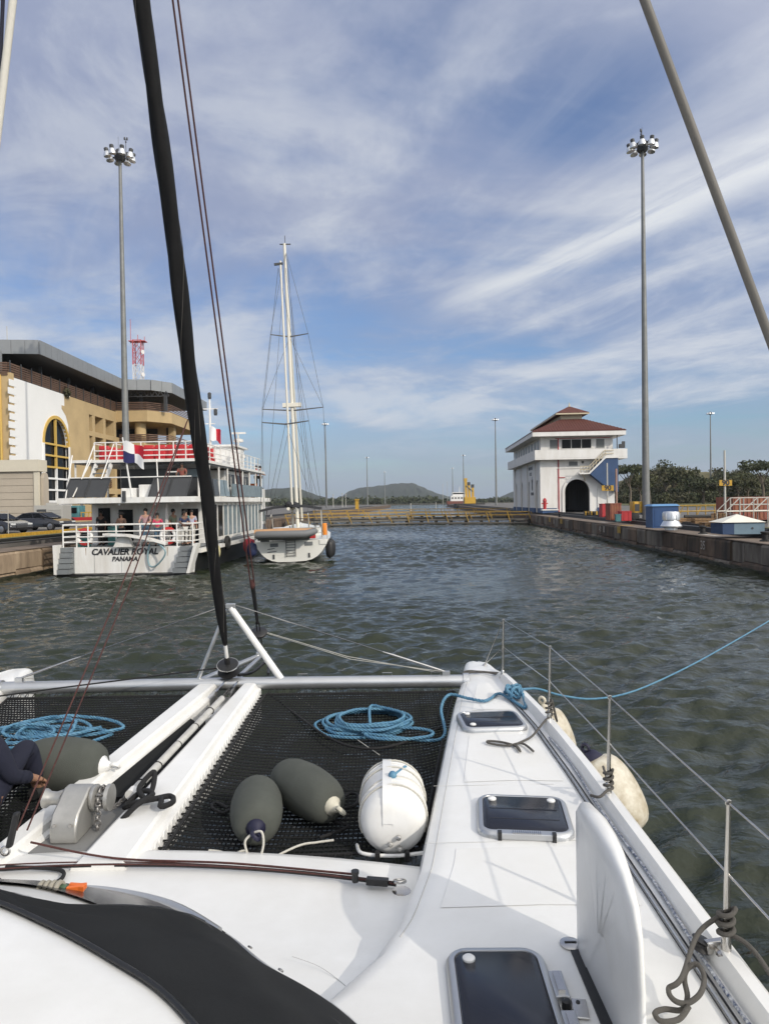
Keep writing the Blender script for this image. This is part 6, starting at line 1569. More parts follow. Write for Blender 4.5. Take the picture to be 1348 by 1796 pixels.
# seagull striker
apex = at(403,1066,YC+.02); apex.x = -1.66
B().tube([(-1.13,YC,ZCB+.05), apex], [.038,.036], 12).build('striker_leg', m_gel, cat_, 60)
B().tube([(-2.02,YC,ZCB+.05), apex+Vector((-.05,0,-.02))], [.022,.020], 10).build('striker_leg', m_al, cat_, 60)
B().cbox(apex+Vector((.0,0,.02)), (.10,.05,.05)).build('striker_head', m_al, cat_, bevel=.006)
for e, s in ((Vector((.63,YC,ZCB+.10)),1),(Vector((mir(.63),YC,ZCB+.10)),-1)):
    a = apex+Vector((.05*s,0,.03)); k = a.lerp(e,.70)
    w = B().tube([a,k], .0055, 6).build('striker_wire', m_ss, cat_, 60)
    B().tube([k,k.lerp(e,.15),k.lerp(e,.85),e], [.006,.013,.013,.008], 8).build('turnbuckle', m_ss, w, 60)
    B().cbox(e+Vector((0,0,-.02)), (.08,.04,.06)).build('wire_bracket', m_al, w)
# bowsprit frame
tip = Vector((-1.56,8.85,1.40))
for x in (-2.05,-1.14): B().tube([(x,YC+.05,ZCB+.02), tip+Vector((.04 if x > -1.5 else -.04,-.05,0))], .032, 10).build('sprit_leg', m_al, cat_, 60)
B().tube([(CX,YC,ZCB+.02), tip], .026, 10).build('sprit_strut', m_al, cat_, 60)
B().box((tip.x-.06,tip.y-.07,tip.z-.03),(tip.x+.06,tip.y+.04,tip.z+.05)).build('sprit_head', m_al, cat_, bevel=.008)
B().tube(catmull([(CX+.05,YC+.05,1.46),(-1.5,7.9,1.42),(-1.40,8.3,1.45),(-1.3,7.75,1.43)],8), .018, 6).build('furling_cable', m_ablk, cat_, 60)
# ---- longeron: two white beams with the anchor trough
BX = lambda y, f, a: a + (f-a)*(y-4.1)/3.4          # beam edges run from an aft to a forward offset
def beam(e0, e1):
    rows = []
    for y in (4.05,4.6,5.2,6.0,6.8,7.50):
        x0, x1 = BX(y,*e0), BX(y,*e1); dz = -.16*(7.5-y)/3.4
        rows.append([(x0,y,1.02),(x0,y,1.345+dz),(x0+.012,y,1.385+dz),(x0+.035,y,1.40+dz),(x1-.075,y,1.40+dz),(x1-.055,y,1.388+dz),(x1-.04,y,1.352+dz),(x1-.008,y,1.343+dz),(x1,y,1.33+dz),(x1,y,1.02)])
    B().loft(rows, cap=True).build('longeron_beam', m_gel, cat_, 30)
BR0, BR1, BL0, BL1 = (-1.54,-1.84), (-1.335,-1.47), (-2.02,-2.44), (-1.76,-2.23)
beam(BR0, BR1); beam(BL0, BL1)
B().loft([[(BX(y,*BL1)-.01,y,1.09),(BX(y,*BR0)+.01,y,1.09),(BX(y,*BR0)+.01,y,1.14),(BX(y,*BL1)-.01,y,1.14)] for y in (4.6,7.3)], cap=True).build('trough_floor', m_ablk, cat_)
B().loft([[(BX(y,*BL1)+.004,y,1.22+.03*(y-4.9)),(BX(y,*BL1)+.10,y,1.17+.02*(y-4.9)),(BX(y,*BR0)-.10,y,1.165+.02*(y-4.9)),(BX(y,*BR0)-.004,y,1.20+.03*(y-4.9))] for y in (5.15,5.6,6.2,6.7)], closed=False).build('trough_cloth', m_canvas, cat_, 60)
B().loft([[(BX(y,*BL1)-.005,y,1.10),(BX(y,*BR0)+.005,y,1.10),(BX(y,*BR0)+.005,y,1.19),(BX(y,*BL1)-.005,y,1.19)] for y in (4.30,4.92)], cap=True).build('windlass_plate', M('grey_nonskid',(0.20,0.20,0.195),.8,var=.1,vscale=8), cat_)
B().box((-1.74,6.75,1.19),(-1.56,7.45,1.27)).build('anchor_roller_bed', m_gel, cat_, bevel=.008)
b = B()
for x in (-1.72,-1.58): b.box((x-.01,7.1,1.27),(x+.01,7.72,1.42))
b.build('anchor_roller_cheek', m_ss, cat_); B().lathe([(.05,-.06),(.03,0),(.05,.06)], (-1.65,7.66,1.36), (1,0,0), 12).build('anchor_roller', m_ablk, cat_)
# anchor chain, link by link along the trough
ln = None; cpts = catmull([(-1.88,4.68,1.30),(-1.88,4.85,1.235),(-1.86,5.3,1.225),(-1.80,5.9,1.245),(-1.72,6.6,1.29),(-1.65,7.4,1.36)], 40)
acc = 0; prev = cpts[0]; k = 0; me_link = None
ch = thing('anchor_chain', 'galvanised anchor chain lying along the trough of the centre beam', 'chain', cpts[0]); 
for q in cpts[1:]:
    acc += (q-prev).length
    if acc >= .034:
        acc = 0; k += 1; d = (q-prev).normalized()
        if me_link is None:
            lo = B(); pts = [Vector((.014*math.cos(a), .024*math.sin(a)+(.006 if math.sin(a) > 0 else -.006), 0)) for a in np.linspace(0, 2*math.pi, 13)]
            lo.tube(pts, .0052, 5, cap=False); ob = lo.build('link', m_chain, ch, 60, True); me_link = ob.data
        else:
            ob = bpy.data.objects.new('link', me_link); COL.objects.link(ob); adopt(ob, ch, True)
        ob.location = q - cpts[0]; ob.rotation_euler = (d.to_track_quat('Y','Z') @ Quaternion((0,1,0), R(90) if k % 2 else R(15))).to_euler()
    prev = q
# boat-hook pole lashed along the right beam
bh = thing('boat_hook', 'pale grey boat hook pole lashed along the centre beam', 'boat hook', (-1.62,5.8,1.30))
B().tube([(-1.80,4.98,1.285),(-1.725,5.8,1.335),(-1.625,6.95,1.39)], .030, 12).build('pole', m_pole, bh, 60)
B().tube([(-1.806,4.92,1.281),(-1.80,4.99,1.285)], .036, 12).build('pole_end', m_gel, bh, 60)
for y in (5.1,5.4,5.8,6.2,6.6): B().torus((-1.80+.089*(y-4.98),y,1.285+.054*(y-4.98)), .033, .006, (0,1,.2), 14, 6).build('lashing', m_rblk, bh, 60)
# ---- windlass
def windlass():
    o = Vector((-2.04,4.60,1.19)); P = lambda x, y, z: o + Vector((x,y,z))
    w = B(); w.loft([[P(x,y,z) for x, y in ((-.085,yy0),(.085,yy0),(.085,yy1),(-.085,yy1))] for z, yy0, yy1 in ((0,-.20,.10),(.10,-.20,.12),(.17,-.16,.13),(.24,-.03,.12),(.27,.02,.09))], cap=True)
    body = w.build('windlass', m_wl, cat_, 40, bevel=.012)
    for x in (-.05,.05): B().lathe([(.012,0),(.012,.006)], P(x,-.203,.12), (0,-1,0), 10).build('screw', m_ss, body)
    B().lathe([(.075,0),(.085,.012),(.085,.03),(.045,.045),(.045,.085),(.085,.10),(.085,.125),(.02,.13)], P(.087,.05,.19), (1,0,0), 20).build('gypsy', m_wl, body, 40)
    B().lathe([(.04,0),(.055,.02),(.042,.06),(.045,.10),(.062,.125),(.062,.14),(.02,.15)], P(-.087,.05,.19), (-1,0,0), 20).build('warping_drum', m_wl, body, 40)
    for k in range(9):
        a = math.pi*(-.1+1.15*k/8); B().torus(P(.152, .05-.06*math.cos(a), .19+.06*math.sin(a)), .018, .006, (1,0,0) if k % 2 else (0,math.sin(a),math.cos(a)), 10, 5).build('chain_link', m_chain, body, 60)
    for k in range(6): B().torus(P(.152,-.015-.003*k,.17-.028*k), .017, .006, (1,0,0) if k % 2 else (0,1,0), 10, 5).build('chain_link', m_chain, body, 60)
windlass()
# ---- trampoline nets (real strands, joined) with lashing
def net(name, mirror):
    st = .030; r = .0056; b = B(); f = (lambda x: mir(x)) if mirror else (lambda x: x)
    xe = (lambda y: BX(y,*BR1)+.05) if not mirror else (lambda y: mir(BX(y,*BL0))+.05)
    xl = xe(4.37)
    yb, yt = 4.37, YC-.09
    def sag(x, y):
        u = min(1,max(0,(y-yb)/(yt-yb))); w = min(1,max(0,(x-xe(y))/max(.3,XI(y)-.05-xe(y)))); k = math.sin(math.pi*w)**.55
        return (1.14+.14*u)*(1-k) + k*(ZN+.01+.17*u**1.6 - .03*math.sin(math.pi*u))
    def strip(pts): b.tube([(f(x), y, z) for x, y, z in pts], r, 4, cap=False)
    y = yb; k = 0
    while y < yt:
        x1 = XI(y)-.05; n = 10; strip([(x, y + .003*math.sin(x*40+k), sag(x,y) + .003*(-1)**k) for x in np.linspace(xe(y), x1, n+6)]); y += st; k += 1
    x = min(xe(yb), xe(yt)); k = 0
    while x < XI(yt)-.05:
        ya, yz = yb, yt
        if x < max(xe(yb), xe(yt)):
            q_ = np.linspace(yb,yt,80); ok = [v for v in q_ if xe(v) <= x]
            if len(ok) < 2: x += st; k += 1; continue
            ya, yz = ok[0], ok[-1]
        if x > XI(yb)-.05: ya = float(np.interp(x+.05, [XI(q) for q in np.linspace(yb,yt,60)], np.linspace(yb,yt,60)))
        if yz-ya > .05: strip([(x + .003*math.sin(q*37+k), q, sag(x,q)) for q in np.linspace(ya, yz, 18)])
        x += st; k += 1
    o = stuff(b.build(name, m_net, cat_, fix=False))
    edge = [(xe(q),q) for q in np.linspace(yb,yt,8)], [(xe(yt),yt),(XI(yt)-.05,yt)], [(XI(q)-.05,q) for q in np.linspace(yt,yb,14)], [(q,yb) for q in np.linspace(XI(yb)-.05,xe(yb),9)]
    outs = [lambda x,y: (xe(y)-.052,y,1.29-.15*(7.5-y)/3.4), lambda x,y: (x,YC-.03,1.33), lambda x,y: (XI(y)-.002,y,1.25), lambda x,y: (x,yfront(f(x))+.015,1.13)]
    bo = B(); lash = B()
    for pts, fo in zip(edge, outs):
        P3 = [Vector((x,y,sag(x,y)+.004)) for x, y in pts]; bo.tube([(f(p.x),p.y,p.z) for p in P3], .011, 6)
        for a, c in zip(P3, P3[1:]):
            n = max(1, int((c-a).length/.075))
            for i in range(n):
                p = a.lerp(c, (i+.25)/n); q = a.lerp(c, (i+.75)/n); m_ = a.lerp(c, (i+.5)/n); e = Vector(fo(m_.x, m_.y))
                lash.tube([(f(v.x), v.y, v.z) for v in (p, e, q)], .005, 5)
    bo.build('bolt_rope', m_rblk, o); stuff(lash.build('lashing', m_rblk, o))
    return o
net('trampoline_net', False); net('trampoline_net', True)
# scalloped lacing strip along the beam edge
b = B()
for i in range(42):
    y = 4.25+i*.076; b.lathe([(.034,-.004),(.034,.004)], (BX(y,*BR1)+.004,y,1.30-.16*(7.5-y)/3.4), (1,0,.15), 10)
stuff(b.build('lacing_eyes', m_gel, cat_))
# ---- self-tacking jib track on the foredeck
tr = [(x, yfront(x)-.28-.05*((x-CX)/1.75)**2, ZF+.030) for x in np.linspace(mir(.03), .03, 30)]
jt = B().tube(tr, .011, 6).build('jib_track', m_ablk, cat_, 60)
B().tube([(x, y-.012, z+.010) for x, y, z in tr], .0045, 6).build('track_line', m_rbrn, jt, 60)
B().tube([(x+.0, y+.03-.02*math.sin((x-CX)*1.5), z+.004) for x, y, z in tr[6:]], .0045, 6).build('track_line', m_rbrn, jt, 60)
e = Vector(tr[-1]); ec = B().cbox(e+Vector((-.10,0,.02)), (.12,.04,.035), R(-10)).build('track_end', m_ablk, jt, bevel=.004)
B().lathe([(.018,0),(.018,.04),(.022,.045),(.022,.06)], e+Vector((-.22,.02,.01)), n=12).build('track_stop', m_ablk, jt, 40)
B().torus(e+Vector((.02,-.02,.03)), .03, .009, (0,.3,1), 14, 6).build('end_shackle', m_ss, jt, 60); B().lathe([(.05,0),(.05,.006)], e+Vector((.03,-.02,-.028)), n=16).build('end_plate', m_ss, jt)
bk = at(24,1484,4.12)
B().loft([[bk+Vector((x*.5+z*.25,y,z+.10)) for x, y in ((-.04,-.02),(.04,-.02),(.04,.02),(-.04,.02))] for z in (-.11,.0,.10)], cap=True).build('sheet_block', m_ablk, cat_, bevel=.015)
B().torus(bk+Vector((-.05,0,-.03)), .025, .008, (0,1,0), 12, 6).build('block_shackle', m_ss, cat_)
# ---- furled headsail on the forestay
F0, F1 = Vector((-1.69,YC+.02,1.46)), Vector((CX+.20,.45,15.6))
def headsail():
    b = B(); n = 260; rows = []; ax = (F1-F0).normalized(); e1 = ax.orthogonal().normalized(); e2 = ax.cross(e1); L = (F1-F0).length
    prof = lambda s: float(np.interp(s, [.40,.55,.8,1.4,2.5,4,5.5,8,12,14], [.022,.034,.044,.052,.059,.060,.052,.044,.038,.03]))
    for i in range(n+1):
        s = .42 + (L-1.6)*i/n; r = prof(s); q = []
        for j in range(28):
            a = 2*math.pi*j/28; rr = r*(1 + .10*math.cos(a - s*2.6) + .10*abs(math.sin(1.5*(a - s*3.1))) + .07*math.cos(2*a - s*6.1) + .05*math.cos(3*a + s*3.7)+ .035*math.sin(5*a - s*7))
            q.append(F0 + ax*s + (e1*math.cos(a)+e2*math.sin(a))*rr)
        rows.append(q)
    b.loft(rows, cap=True); o = b.build('furled_headsail', m_sail, cat_, 80)
    for ph, k in ((0.4,2.6),(2.6,2.6),(1.3,1.15)):
        pts = []
        for i in range(240):
            s = .6 + (L-3)*i/240; a = ph + s*k; rr = prof(s)*(1 + .13*math.cos(a - s*2.6)+.05*math.cos(3*a+s*3.7)) + .001; pts.append(F0+ax*s+(e1*math.cos(a)+e2*math.sin(a))*rr)
        B().tube(pts, .0026, 4).build('seam', m_rgry, o)
    B().tube([F0+ax*.25, F0+ax*.52], .020, 10).build('foil', m_gel, o, 60)
    return ax
fax = headsail()
fd = B().lathe([(.025,-.05),(.045,-.04),(.045,.0),(.115,.005),(.115,.012),(.04,.02),(.04,.085),(.115,.095),(.118,.103),(.03,.12),(.03,.20)], F0+fax*.05, fax, 24).build('furling_drum', m_ablk, cat_, 40)
B().tube([F0-Vector((0,0,.12)), F0+fax*.02], .018, 8).build('tack_toggle', m_ss, fd)
B().torus(F0+fax*.15, .114, .006, fax, 24, 6).build('drum_rim', m_ss, fd)
# second furler (bare code sail halyard loop) to the sprit tip
G1 = Vector((CX,.5,17.0)); gax = (G1-tip).normalized()
for dx in (-.022,.022): B().tube([tip+gax*1.05+Vector((dx,0,0)), tip+gax*6+Vector((dx,0,0)), G1], .0085, 6).build('halyard', m_rbrn, cat_, 60)
B().tube([tip+gax*.5, tip+gax*1.08], [.018,.028], 8).build('swivel', m_ablk, cat_, 60)
kn = B(); kn.ball(tip+gax*1.08, .03, 10, (1,1,2)); kn.build('knot', m_rbrn, cat_, 60)
zd = B().lathe([(.02,-.03),(.095,-.02),(.105,-.01),(.06,.0),(.105,.01),(.095,.02),(.02,.03)], tip+gax*.36, gax, 22).build('furling_wheel', m_ablk, cat_, 40)
for dx in (-.018,.018): B().tube([tip+gax*.05+Vector((dx,0,0)), tip+gax*.52+Vector((dx,0,0))], .008, 6).build('wheel_strop', m_ablk, zd)
for k in (0,1):
    a = tip+gax*.36+Vector((.10,0,.0-.01*k)); e_ = Vector((.55+.1*k,YC+.02,ZCB+.09)); B().tube([a, a.lerp(e_,.5)-Vector((0,0,.06+.03*k)), e_], .0045, 5).build('furling_line', m_rwht, cat_, 60)
B().tube([F0+fax*.11+Vector((-.1,0,0)), Vector((-3.3,7.0,1.50)), Vector((-4.3,6.4,1.50))], .008, 6).build('furling_line', m_rblk, cat_, 60)
# jib sheets from the clew to the block
clew = F0+fax*2.9+Vector((-.07,-.02,0))
for k in (0,1):
    e_ = bk+Vector((.02+.06*k,.0,.09)); B().tube([clew+Vector((.0,0,.0)), clew.lerp(e_,.5)+Vector((.03*k,0,-.05)), e_], .0050, 6).build('jib_sheet', m_rbrn, cat_, 60)
B().tube(catmull([bk+Vector((.1,.0,.02)), Vector((-1.6,4.10,ZF+.05)), Vector((-.9,4.02,ZF+.05)), Vector((-.2,3.88,ZF+.05))],8), .007, 6).build('jib_sheet', m_rbrn, cat_, 60)
B().tube(catmull([onz(-20,1530,ZF+.03), onz(30,1560,ZF+.03), onz(95,1549,ZF+.03), onz(112,1532,ZF+.03), onz(90,1524,ZF+.03), onz(10,1521,ZF+.04)],8), .011, 8).build('sheet_tail', m_rblk, cat_, 60)
# ---- mast and shroud, mostly out of frame
B().loft([[(CX+.09*math.cos(a), .45+.15*math.sin(a), z) for a in np.linspace(0,2*math.pi,17)[:-1]] for z in (2.15,18.5)], cap=True).build('mast', m_al, cat_, 60)
nn_ = ray(1130,0).cross(ray(1348,590))           # shroud: chainplate on the rail, upper end on the mast
s0 = Vector((1.40, -(nn_.x*1.40 + nn_.z*(1.45-CAMZ))/nn_.y, 1.45)); s1 = Vector((-1.55, .42, CAMZ - (nn_.x*-1.55 + nn_.y*.42)/nn_.z))
B().tube([s0, s0.lerp(s1,.5), s1], .0058, 10).build('shroud', M('shroud_cover',(0.15,0.14,0.125),.6,var=.2,vscale=4), cat_, 60)
for a, c, r, mt in (((25,-20),(-8,262),.012,m_rwht),((6,-20),(-6,262),.006,m_navyc)):
    p, q = at(*a,2.3), at(*c,2.15); d = (p-q); B().tube([q-d*1.4, q, p, p+d*1.5], r, 8).build('topping_line', mt, cat_, 60)
# black anchor-bridle hauled over the windlass end
# ================================================================== LOOSE GEAR ON THE CATAMARAN
def rope(name, label, pts, r, mat, per=8, strands=False, group=None, extra=()):
    b = B(); P = catmull(pts, per)
    (rope3(b, P, r) if strands else b.tube(P, r, 7))
    for e in extra:
        Q = catmull(e, per); (rope3(b, Q, r) if strands else b.tube(Q, r, 7))
    return tag(b.build(name, mat, smooth=60), label, 'rope', group)
rs = random.Random(12); zn = ZN+.095
# blue mooring line: coil on the net, over the deck, out to the lock wall
pts = []
for k in range(7*14):
    a = 2*math.pi*k/14 + 2.2; f = k/(7*14)
    cx, cy = -.22+.10*f, 6.62-.10*f; ra, rb = .44-.16*f+.03*math.sin(k*.31), .40-.14*f+.025*math.sin(k*.53)
    pts.append(Vector((cx+ra*math.cos(a)+.02*rs.uniform(-1,1), cy+rb*math.sin(a)*.92+.02*rs.uniform(-1,1), zn+.012+.0012*k+.01*rs.random())))
for k in range(16):
    a = 2*math.pi*k/14 + 2.6; pts.append(Vector((.10+.30*math.cos(a), 6.22+.16*math.sin(a), zn+.06+.005*rs.random())))
cleat = Vector((XO(6.75)-.14, 6.75, ZD+.05))
tail = [Vector((.34,6.12,zn+.03)), Vector((.50,6.22,zn+.05)), Vector((.50,6.6,1.36)), Vector((.60,6.85,ZD+.035)), Vector((.76,6.72,ZD+.035)), Vector((.92,6.62,ZD+.035)), Vector((1.08,6.88,ZD+.03)), Vector((1.16,6.70,ZD+.03)), Vector((1.24,6.40,ZD+.03)), Vector((1.27,6.55,ZD+.05))]
knot = [cleat+Vector((.06*math.cos(a*2.1)+.02*math.sin(a*5), .09*math.sin(a*1.7), .04+.045*math.cos(a*3.3))) for a in np.linspace(0,14,34)]
end = LW(22.8, TR+.60, ZC+.30)
hd = Vector((end.x-cleat.x, end.y-cleat.y, 0)); hl = hd.length; hd.normalize()
span = [cleat+Vector((.05,0,.05)), cleat+Vector((.13,.02,.05))] + [Vector((cleat.x,cleat.y,0)) + hd*(t_*hl/21.2) + Vector((0,0,z_)) for t_, z_ in ((.45,1.40),(.9,1.24),(1.6,1.06),(2.6,.95),(4.2,.95),(6,1.02),(8,1.12),(11,1.28),(15,1.43),(18.5,1.54),(21.2,end.z))]
b = B(); rope3(b, catmull(pts+tail+knot, 5), .0155, n=4); b.tube(catmull(span,4), .0115, 7)
b.build('tmp', m_rblu); o = bpy.data.objects['tmp']; o.name = 'mooring_line'
for p in o.data.polygons: p.use_smooth = True
tag(o, 'blue mooring line coiled on the starboard trampoline, made fast and led out over the water', 'rope')
# second blue coil on the port net
pts = []
for k in range(9*12):
    a = 2*math.pi*k/12 + rs.uniform(-.12,.12); f = k/(9*12); ra = .52-.20*abs(math.sin(k*.21)); rb = .42-.20*abs(math.cos(k*.17))
    pts.append(Vector((-3.10+.18*math.sin(k*.13)+ra*math.cos(a), 6.30+.16*math.cos(k*.11)+rb*math.sin(a), zn+.012+.0011*k+.02*rs.random())))
b = B(); rope3(b, catmull(pts,5), .0155, n=4); o = b.build('rope_coil', m_rblu, smooth=60); tag(o, 'tangled coil of blue rope on the port trampoline', 'rope')
# black line lying across the starboard net
rope('loose_line', 'thin black line lying in a long bight across the starboard trampoline', [Vector((*onz(q[0],q[1],zn+.04).xy, zn+.045)) for q in ((470,1217),(520,1255),(580,1297),(640,1314),(700,1306),(770,1278))], .011, m_rblk)
rope('loose_rope', 'thin pale cord lying diagonally on the starboard trampoline', [Vector((*onz(q[0],q[1],zn).xy, zn+.004)) for q in ((520,1222),(545,1240),(600,1280),(665,1325))], .0035, m_rwht)
# fenders on the net
m_capn = M('fender_cap_navy',(0.012,0.012,0.035),.5); m_capc = M('fender_cap_cream',(0.62,0.59,0.48),.6,var=.2,vscale=10)
f1 = at(450,1423,4.66); fender('dark grey fleece covered fender, navy end towards us, on the starboard net', (f1.x,4.66,ZN+.185), (.16,-1,-.02), .172, .56, m_fleece, group='fleece covered fenders', capmat=m_capn)
f2 = at(537,1400,4.92); fender('dark grey fleece covered fender with cream end, behind the navy ended one', (f2.x,4.92,ZN+.20), (.62,-.78,-.02), .174, .66, m_fleece, group='fleece covered fenders', capmat=m_capc)
f3 = at(112,1345,5.38); fender('dark grey fleece covered fender with white end, behind the windlass', (f3.x,5.38,ZN+.235), (1,-.12,0), .205, .64, m_fleece, group='fleece covered fenders', capmat=m_gel)
tw = bpy.data.objects.get('fender'); 
q = lambda px, py, z=ZN+.055: Vector((*onz(px,py,z).xy, z))
fe = Vector((f1.x+.05, 4.33, ZN+.185))
rope('fender_lanyard', 'white lanyard tied to the navy ended fender and trailing on the net', [fe+Vector((.0,-.03,.01)), fe+Vector((-.05,-.06,-.03)), fe+Vector((-.03,-.07,-.12)), fe+Vector((0,-.10,-.165)), q(520,1485), q(555,1478), q(585,1474)], .0075, m_rwht,
     extra=([fe+Vector((.0,-.03,.01)), fe+Vector((.05,-.05,.02)), fe+Vector((.06,-.07,-.06)), fe+Vector((.02,-.09,-.15)), q(430,1493), q(405,1500), q(385,1494), q(366,1492)],))
rope('dark_lanyard', 'black lanyard loop beside the navy ended fender', [q(400,1418), q(378,1408), q(372,1417), q(390,1426), q(402,1421)], .012, m_rblk)
rope('dark_line_heap', 'black line bunched behind the cream ended fender', [q(590,1410), q(612,1392), q(628,1396), q(622,1412), q(600,1420), q(585,1440), q(610,1450), q(560,1470)], .011, m_rblk)
# black bridle heap by the windlass
hp = [Vector((-1.66,4.45,1.36)), Vector((-1.58,4.60,1.40)), Vector((-1.60,4.75,1.50)), Vector((-1.66,4.62,1.44)), Vector((-1.55,4.45,1.43)), Vector((-1.42,4.52,1.42)), Vector((-1.37,4.42,1.42)), Vector((-1.43,4.36,1.42)), Vector((-1.47,4.46,1.43)), Vector((-1.62,4.42,1.42)), Vector((-1.72,4.50,1.36)), Vector((-1.63,4.58,1.43)), Vector((-1.53,4.50,1.44)), Vector((-1.60,4.36,1.42)), Vector((-1.75,4.30,1.27))]
hp = [v + Vector((-.07,.28,-.10)) for v in hp]
rope('bridle_rope', 'black knotted bridle rope heaped beside the windlass', hp, .019, m_rblk, per=10)
# life raft canister
def liferaft():
    c = Vector((.025,4.62,ZN+.215)); th = thing('life_raft', 'white life raft canister strapped with rope on the starboard net', 'life raft', (c.x,c.y,ZN))
    hp_ = [(.02,.335),(.09,.332),(.145,.318),(.182,.290),(.203,.245),(.211,.18),(.214,.09),(.214,0)]
    prof = [(r, -h) for r, h in hp_] + [(r, h) for r, h in hp_[::-1][1:]]
    m_can = M('canister_white',(0.78,0.78,0.77),.25,var=.08,vscale=6,col2=(0.72,0.71,0.68))
    B().lathe(prof, c, (0,1,0), 40).build('shell', m_can, th, 50)
    seam = [Vector((c.x-.035, c.y+h, c.z+r)) for r, h in prof]
    B().loft([[(p.x-.03,p.y,p.z-.014),(p.x-.03,p.y+(p.y-c.y)*.016,p.z+.006),(p.x+.03,p.y+(p.y-c.y)*.016,p.z+.006),(p.x+.03,p.y,p.z-.014)] for p in seam]).build('seam_band', m_can, th, 40)
    for y in (-.14,.16): B().torus((c.x,c.y+y,c.z), .2155, .004, (0,1,0), 40, 5).build('moulded_rib', m_can, th, 60)
    for y in (-.20,.08,.22):
        r = float(np.interp(abs(y), [0,.09,.18,.245], [.214,.214,.211,.203]))+.006
        B().tube([Vector((c.x+r*math.sin(a), c.y+y, c.z+r*math.cos(a))) for a in np.linspace(-2.0,2.0,22)], .0055, 6).build('strap', m_rwht, th, 60)
    r = .212; B().tube([Vector((c.x-.01+.10*f, c.y-.10+.26*f, c.z+.218-.03*f)) for f in np.linspace(0,1,6)], .012, 6).build('painter', m_rblu, th, 60)
    B().tube([Vector((c.x+r*math.sin(a), c.y-.08+.05*a, c.z+r*math.cos(a)*1.0)) for a in np.linspace(-1.5,1.3,18)], .008, 6).build('strap', m_rwht, th, 60)
    B().ball((c.x,c.y-.08,c.z+.225), .028, 10).build('knot', m_rblu, th, 60)
    for dx, dz, mt in ((-.02,-.10,m_wl),(.03,-.06,m_ss),(.035,-.13,m_wl)): B().lathe([(.014,0),(.014,.05),(.008,.055)], (c.x+dx,c.y-.315,c.z+dz), (0,-1,.2), 10).build('release_fitting', mt, th, 40)
    B().tube(catmull([(c.x-.23,4.42,ZN+.05),(c.x-.19,4.31,ZN+.05),(c.x,4.275,ZN+.05),(c.x+.18,4.285,ZN+.06)],6), .012, 6).build('cradle_tube', m_gel, th, 60)
    for x in (-.10,.08): B().box((c.x+x-.015,4.255,ZN+.02),(c.x+x+.015,4.30,ZN+.075)).build('cradle_clip', m_ablk, th)
liferaft()
# fenders hung outboard
m_buoy = M('scuffed_white_buoy',(0.66,0.63,0.54),.5,var=.5,vscale=9,col2=(0.36,0.30,0.20))
g = Vector((1.67,5.30,1.07)); fender('scuffed white round fender with navy end hanging outside the lifelines', g, (-.42,.35,.84), .215, .56, m_buoy, name='ball_fender', capmat=m_capn)
o = B().lathe([(.115,.0),(.12,.03),(.085,.10),(.05,.15)], g+Vector((-.42,.35,.84)).normalized()*.19, (-.42,.35,.84), 18).build('ball_fender_tip', m_capn, smooth=60)
o.name = 'navy_tip'; par = [x for x in bpy.data.objects if x.name.startswith('ball_fender') and x.type == 'EMPTY'][-1]; o.parent = par; o.matrix_parent_inverse = Matrix.Translation(-Vector(par.location))
g2 = Vector((1.55,6.55,1.10)); fender('smaller white fender hanging forward of the scuffed round one', g2, (-.3,.2,.93), .165, .50, m_buoy, name='ball_fender')
d = lambda px, py, z=ZD+.03: Vector((*onz(px,py,z).xy, z))
s2, s3, s4 = [Vector((XO(y)-.055, y, 1.50)) for y in (5.90,4.38,2.84)]
def wrap(c, r, n): return [c+Vector((r*math.cos(a), r*math.sin(a), .012*a/2)) for a in np.linspace(0, n*2*math.pi, n*8)]
rope('fender_line', 'grey fender line knotted round the stanchion, loose loop on the forward deck', [d(935,1318), d(915,1304), d(888,1308), d(858,1304), d(856,1300), d(880,1302), d(905,1309), d(912,1318), d(906,1306), d(932,1292), s2+Vector((-.05,-.05,-.04))]+wrap(s2,.026,3)+[s2+Vector((.1,.15,-.1)), Vector((1.52,6.45,1.34))], .009, m_rgry, group='fender lines')
rope('fender_line', 'grey fender line made fast round the stanchion ahead of the daggerboard', [s3+Vector((-.12,-.03,-.03)), s3+Vector((-.08,-.08,-.02)), s3+Vector((-.03,-.05,0))]+wrap(s3,.026,3)+[s3+Vector((.08,.25,-.06)), Vector((1.55,5.1,1.36))], .009, m_rgry, group='fender lines')
lp = lambda px, py, z: Vector((*onz(px,py,z).xy, z))
rope('fender_line', 'grey fender line with big loops round the nearest stanchion base', wrap(s4+Vector((0,0,.02)),.028,3)+[s4+Vector((-.10,.02,.03)), lp(1195,1715,1.50), lp(1172,1735,1.47), lp(1182,1755,1.46), lp(1205,1760,1.46), lp(1228,1742,1.49), lp(1234,1712,1.51), lp(1222,1692,1.52), lp(1205,1700,1.50), lp(1200,1720,1.48), lp(1205,1750,1.46), lp(1195,1772,1.43), lp(1165,1771,1.42), lp(1148,1778,1.42), lp(1160,1792,1.42), lp(1190,1788,1.43), lp(1208,1765,1.46)], .010, m_rgry, group='fender lines', extra=([s4+Vector((.02,0,.03)), s4+Vector((.08,-.10,.0)), s4+Vector((.12,-.45,-.15)), s4+Vector((.16,-.9,-.3))],))
rope('bow_lashing', 'dark lashing wrapped across the starboard bow', [Vector((XI(7.78)-.02,7.74,1.33)), Vector((.86,7.80,ZD+.025)), Vector((1.0,7.78,ZD+.03)), Vector((1.15,7.72,ZD+.03)), Vector((1.23,7.62,1.43))], .012, m_rgry, extra=([Vector((XI(7.78)-.02,7.70,1.33)), Vector((.88,7.74,ZD+.025)), Vector((1.05,7.76,ZD+.03)), Vector((1.2,7.66,ZD+.03))],))
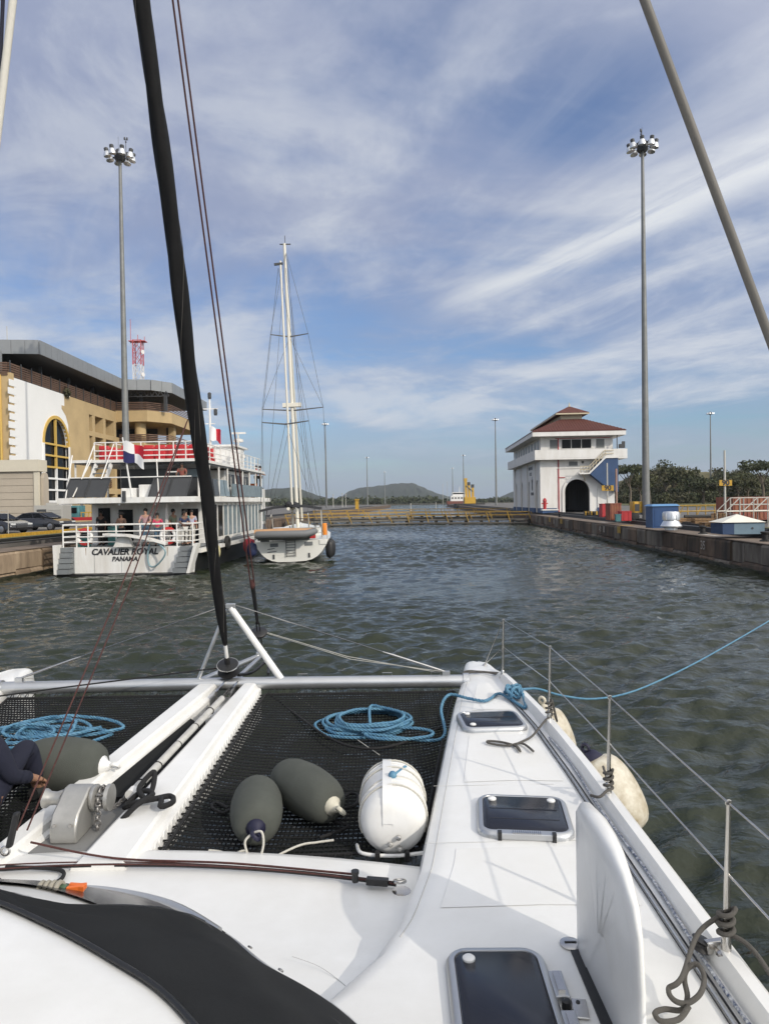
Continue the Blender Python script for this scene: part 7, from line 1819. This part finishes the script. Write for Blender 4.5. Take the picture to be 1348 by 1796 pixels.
rope('rail_sheet', 'white rope with blue fleck lying along the starboard rail', [Vector((XO(y)-.125+.01*math.sin(y*4), y, ZD+.026)) for y in np.linspace(1.4,5.6,16)], .0085, m_rwb)
tb = thing('turning_block', 'black turning block at the foot of the nearest stanchion', 'block', (XO(2.9)-.13,2.9,ZD+.03))
B().lathe([(.035,-.022),(.042,-.018),(.028,-.006),(.028,.006),(.042,.018),(.035,.022)], (XO(2.9)-.13,2.9,ZD+.07), (.35,0,1), 18).build('sheave', m_ablk, tb, 40)
B().cbox((XO(2.9)-.08,2.88,ZD+.075), (.09,.03,.05), R(10)).build('cheek', m_ss, tb, bevel=.005)
# rope coil and orange clamp clipped to the screen
cc = onz(88,1576,1.80)
b = B()
for k in range(4): b.torus(cc+Vector((.022*k-.03,.0,.0)), .055, .010, (1,.1,.1), 20, 6)
tag(b.build('cord_coil', M('cream_rope',(0.40,0.37,0.30),.85,bump=.5,bscale=300), smooth=60), 'small coil of cream and grey cord hung on the edge of the black window cover', 'rope')
cl = thing('spring_clamp', 'orange and green plastic spring clamp by the small cord coil', 'clamp', cc+Vector((.07,.02,.04)))
m_or = M('clamp_orange',(0.72,0.16,0.03),.4); c0 = cc+Vector((.075,.02,.03))
for s in (-1,1):
    B().loft([[c0+Vector((x, s*(.006+abs(x-.03)*.16)+y, z)) for y, z in ((-.008,-.010),(.008,-.010),(.008,.010),(-.008,.010))] for x in (-.014,.008,.03,.052)], cap=True).build('jaw', m_or, cl, bevel=.002)
B().torus(c0+Vector((.01,0,0)), .012, .004, (0,0,1), 12, 5).build('spring', m_ss, cl); B().cbox(c0+Vector((-.05,0,-.005)), (.06,.03,.022)).build('pad', M('clamp_green',(0.10,0.16,0.10),.5), cl, bevel=.003)
# crew member sitting on the port net, mostly out of frame
SIT = dict(pel=(0,0,.11), sp=(0,.03,.32), ch=(0,.10,.53), nk=(0,.15,.67), hd=(0,.19,.79), ht=(0,.21,.89), sL=(-.19,.08,.60), eL=(-.30,.22,.40), wL=(-.20,.42,.40), hL=(-.16,.50,.40), sR=(.19,.08,.60), eR=(.25,.16,.33), wR=(.24,.38,.24), hR=(.24,.46,.20),
    pL=(-.09,.02,.12), kL=(-.17,.40,.42), aL=(-.14,.62,.10), tL=(-.14,.76,.05), pR=(.10,.03,.12), kR=(.19,.42,.47), aR=(.16,.56,.10), tR=(.19,.70,.05))
person('crew member in navy clothes sitting on the port trampoline at the picture edge', (-2.80,4.62,ZN+.06), R(-8), SIT, 'tan', m_navyc, m_navyc, long_sleeve=True, fingers=True)
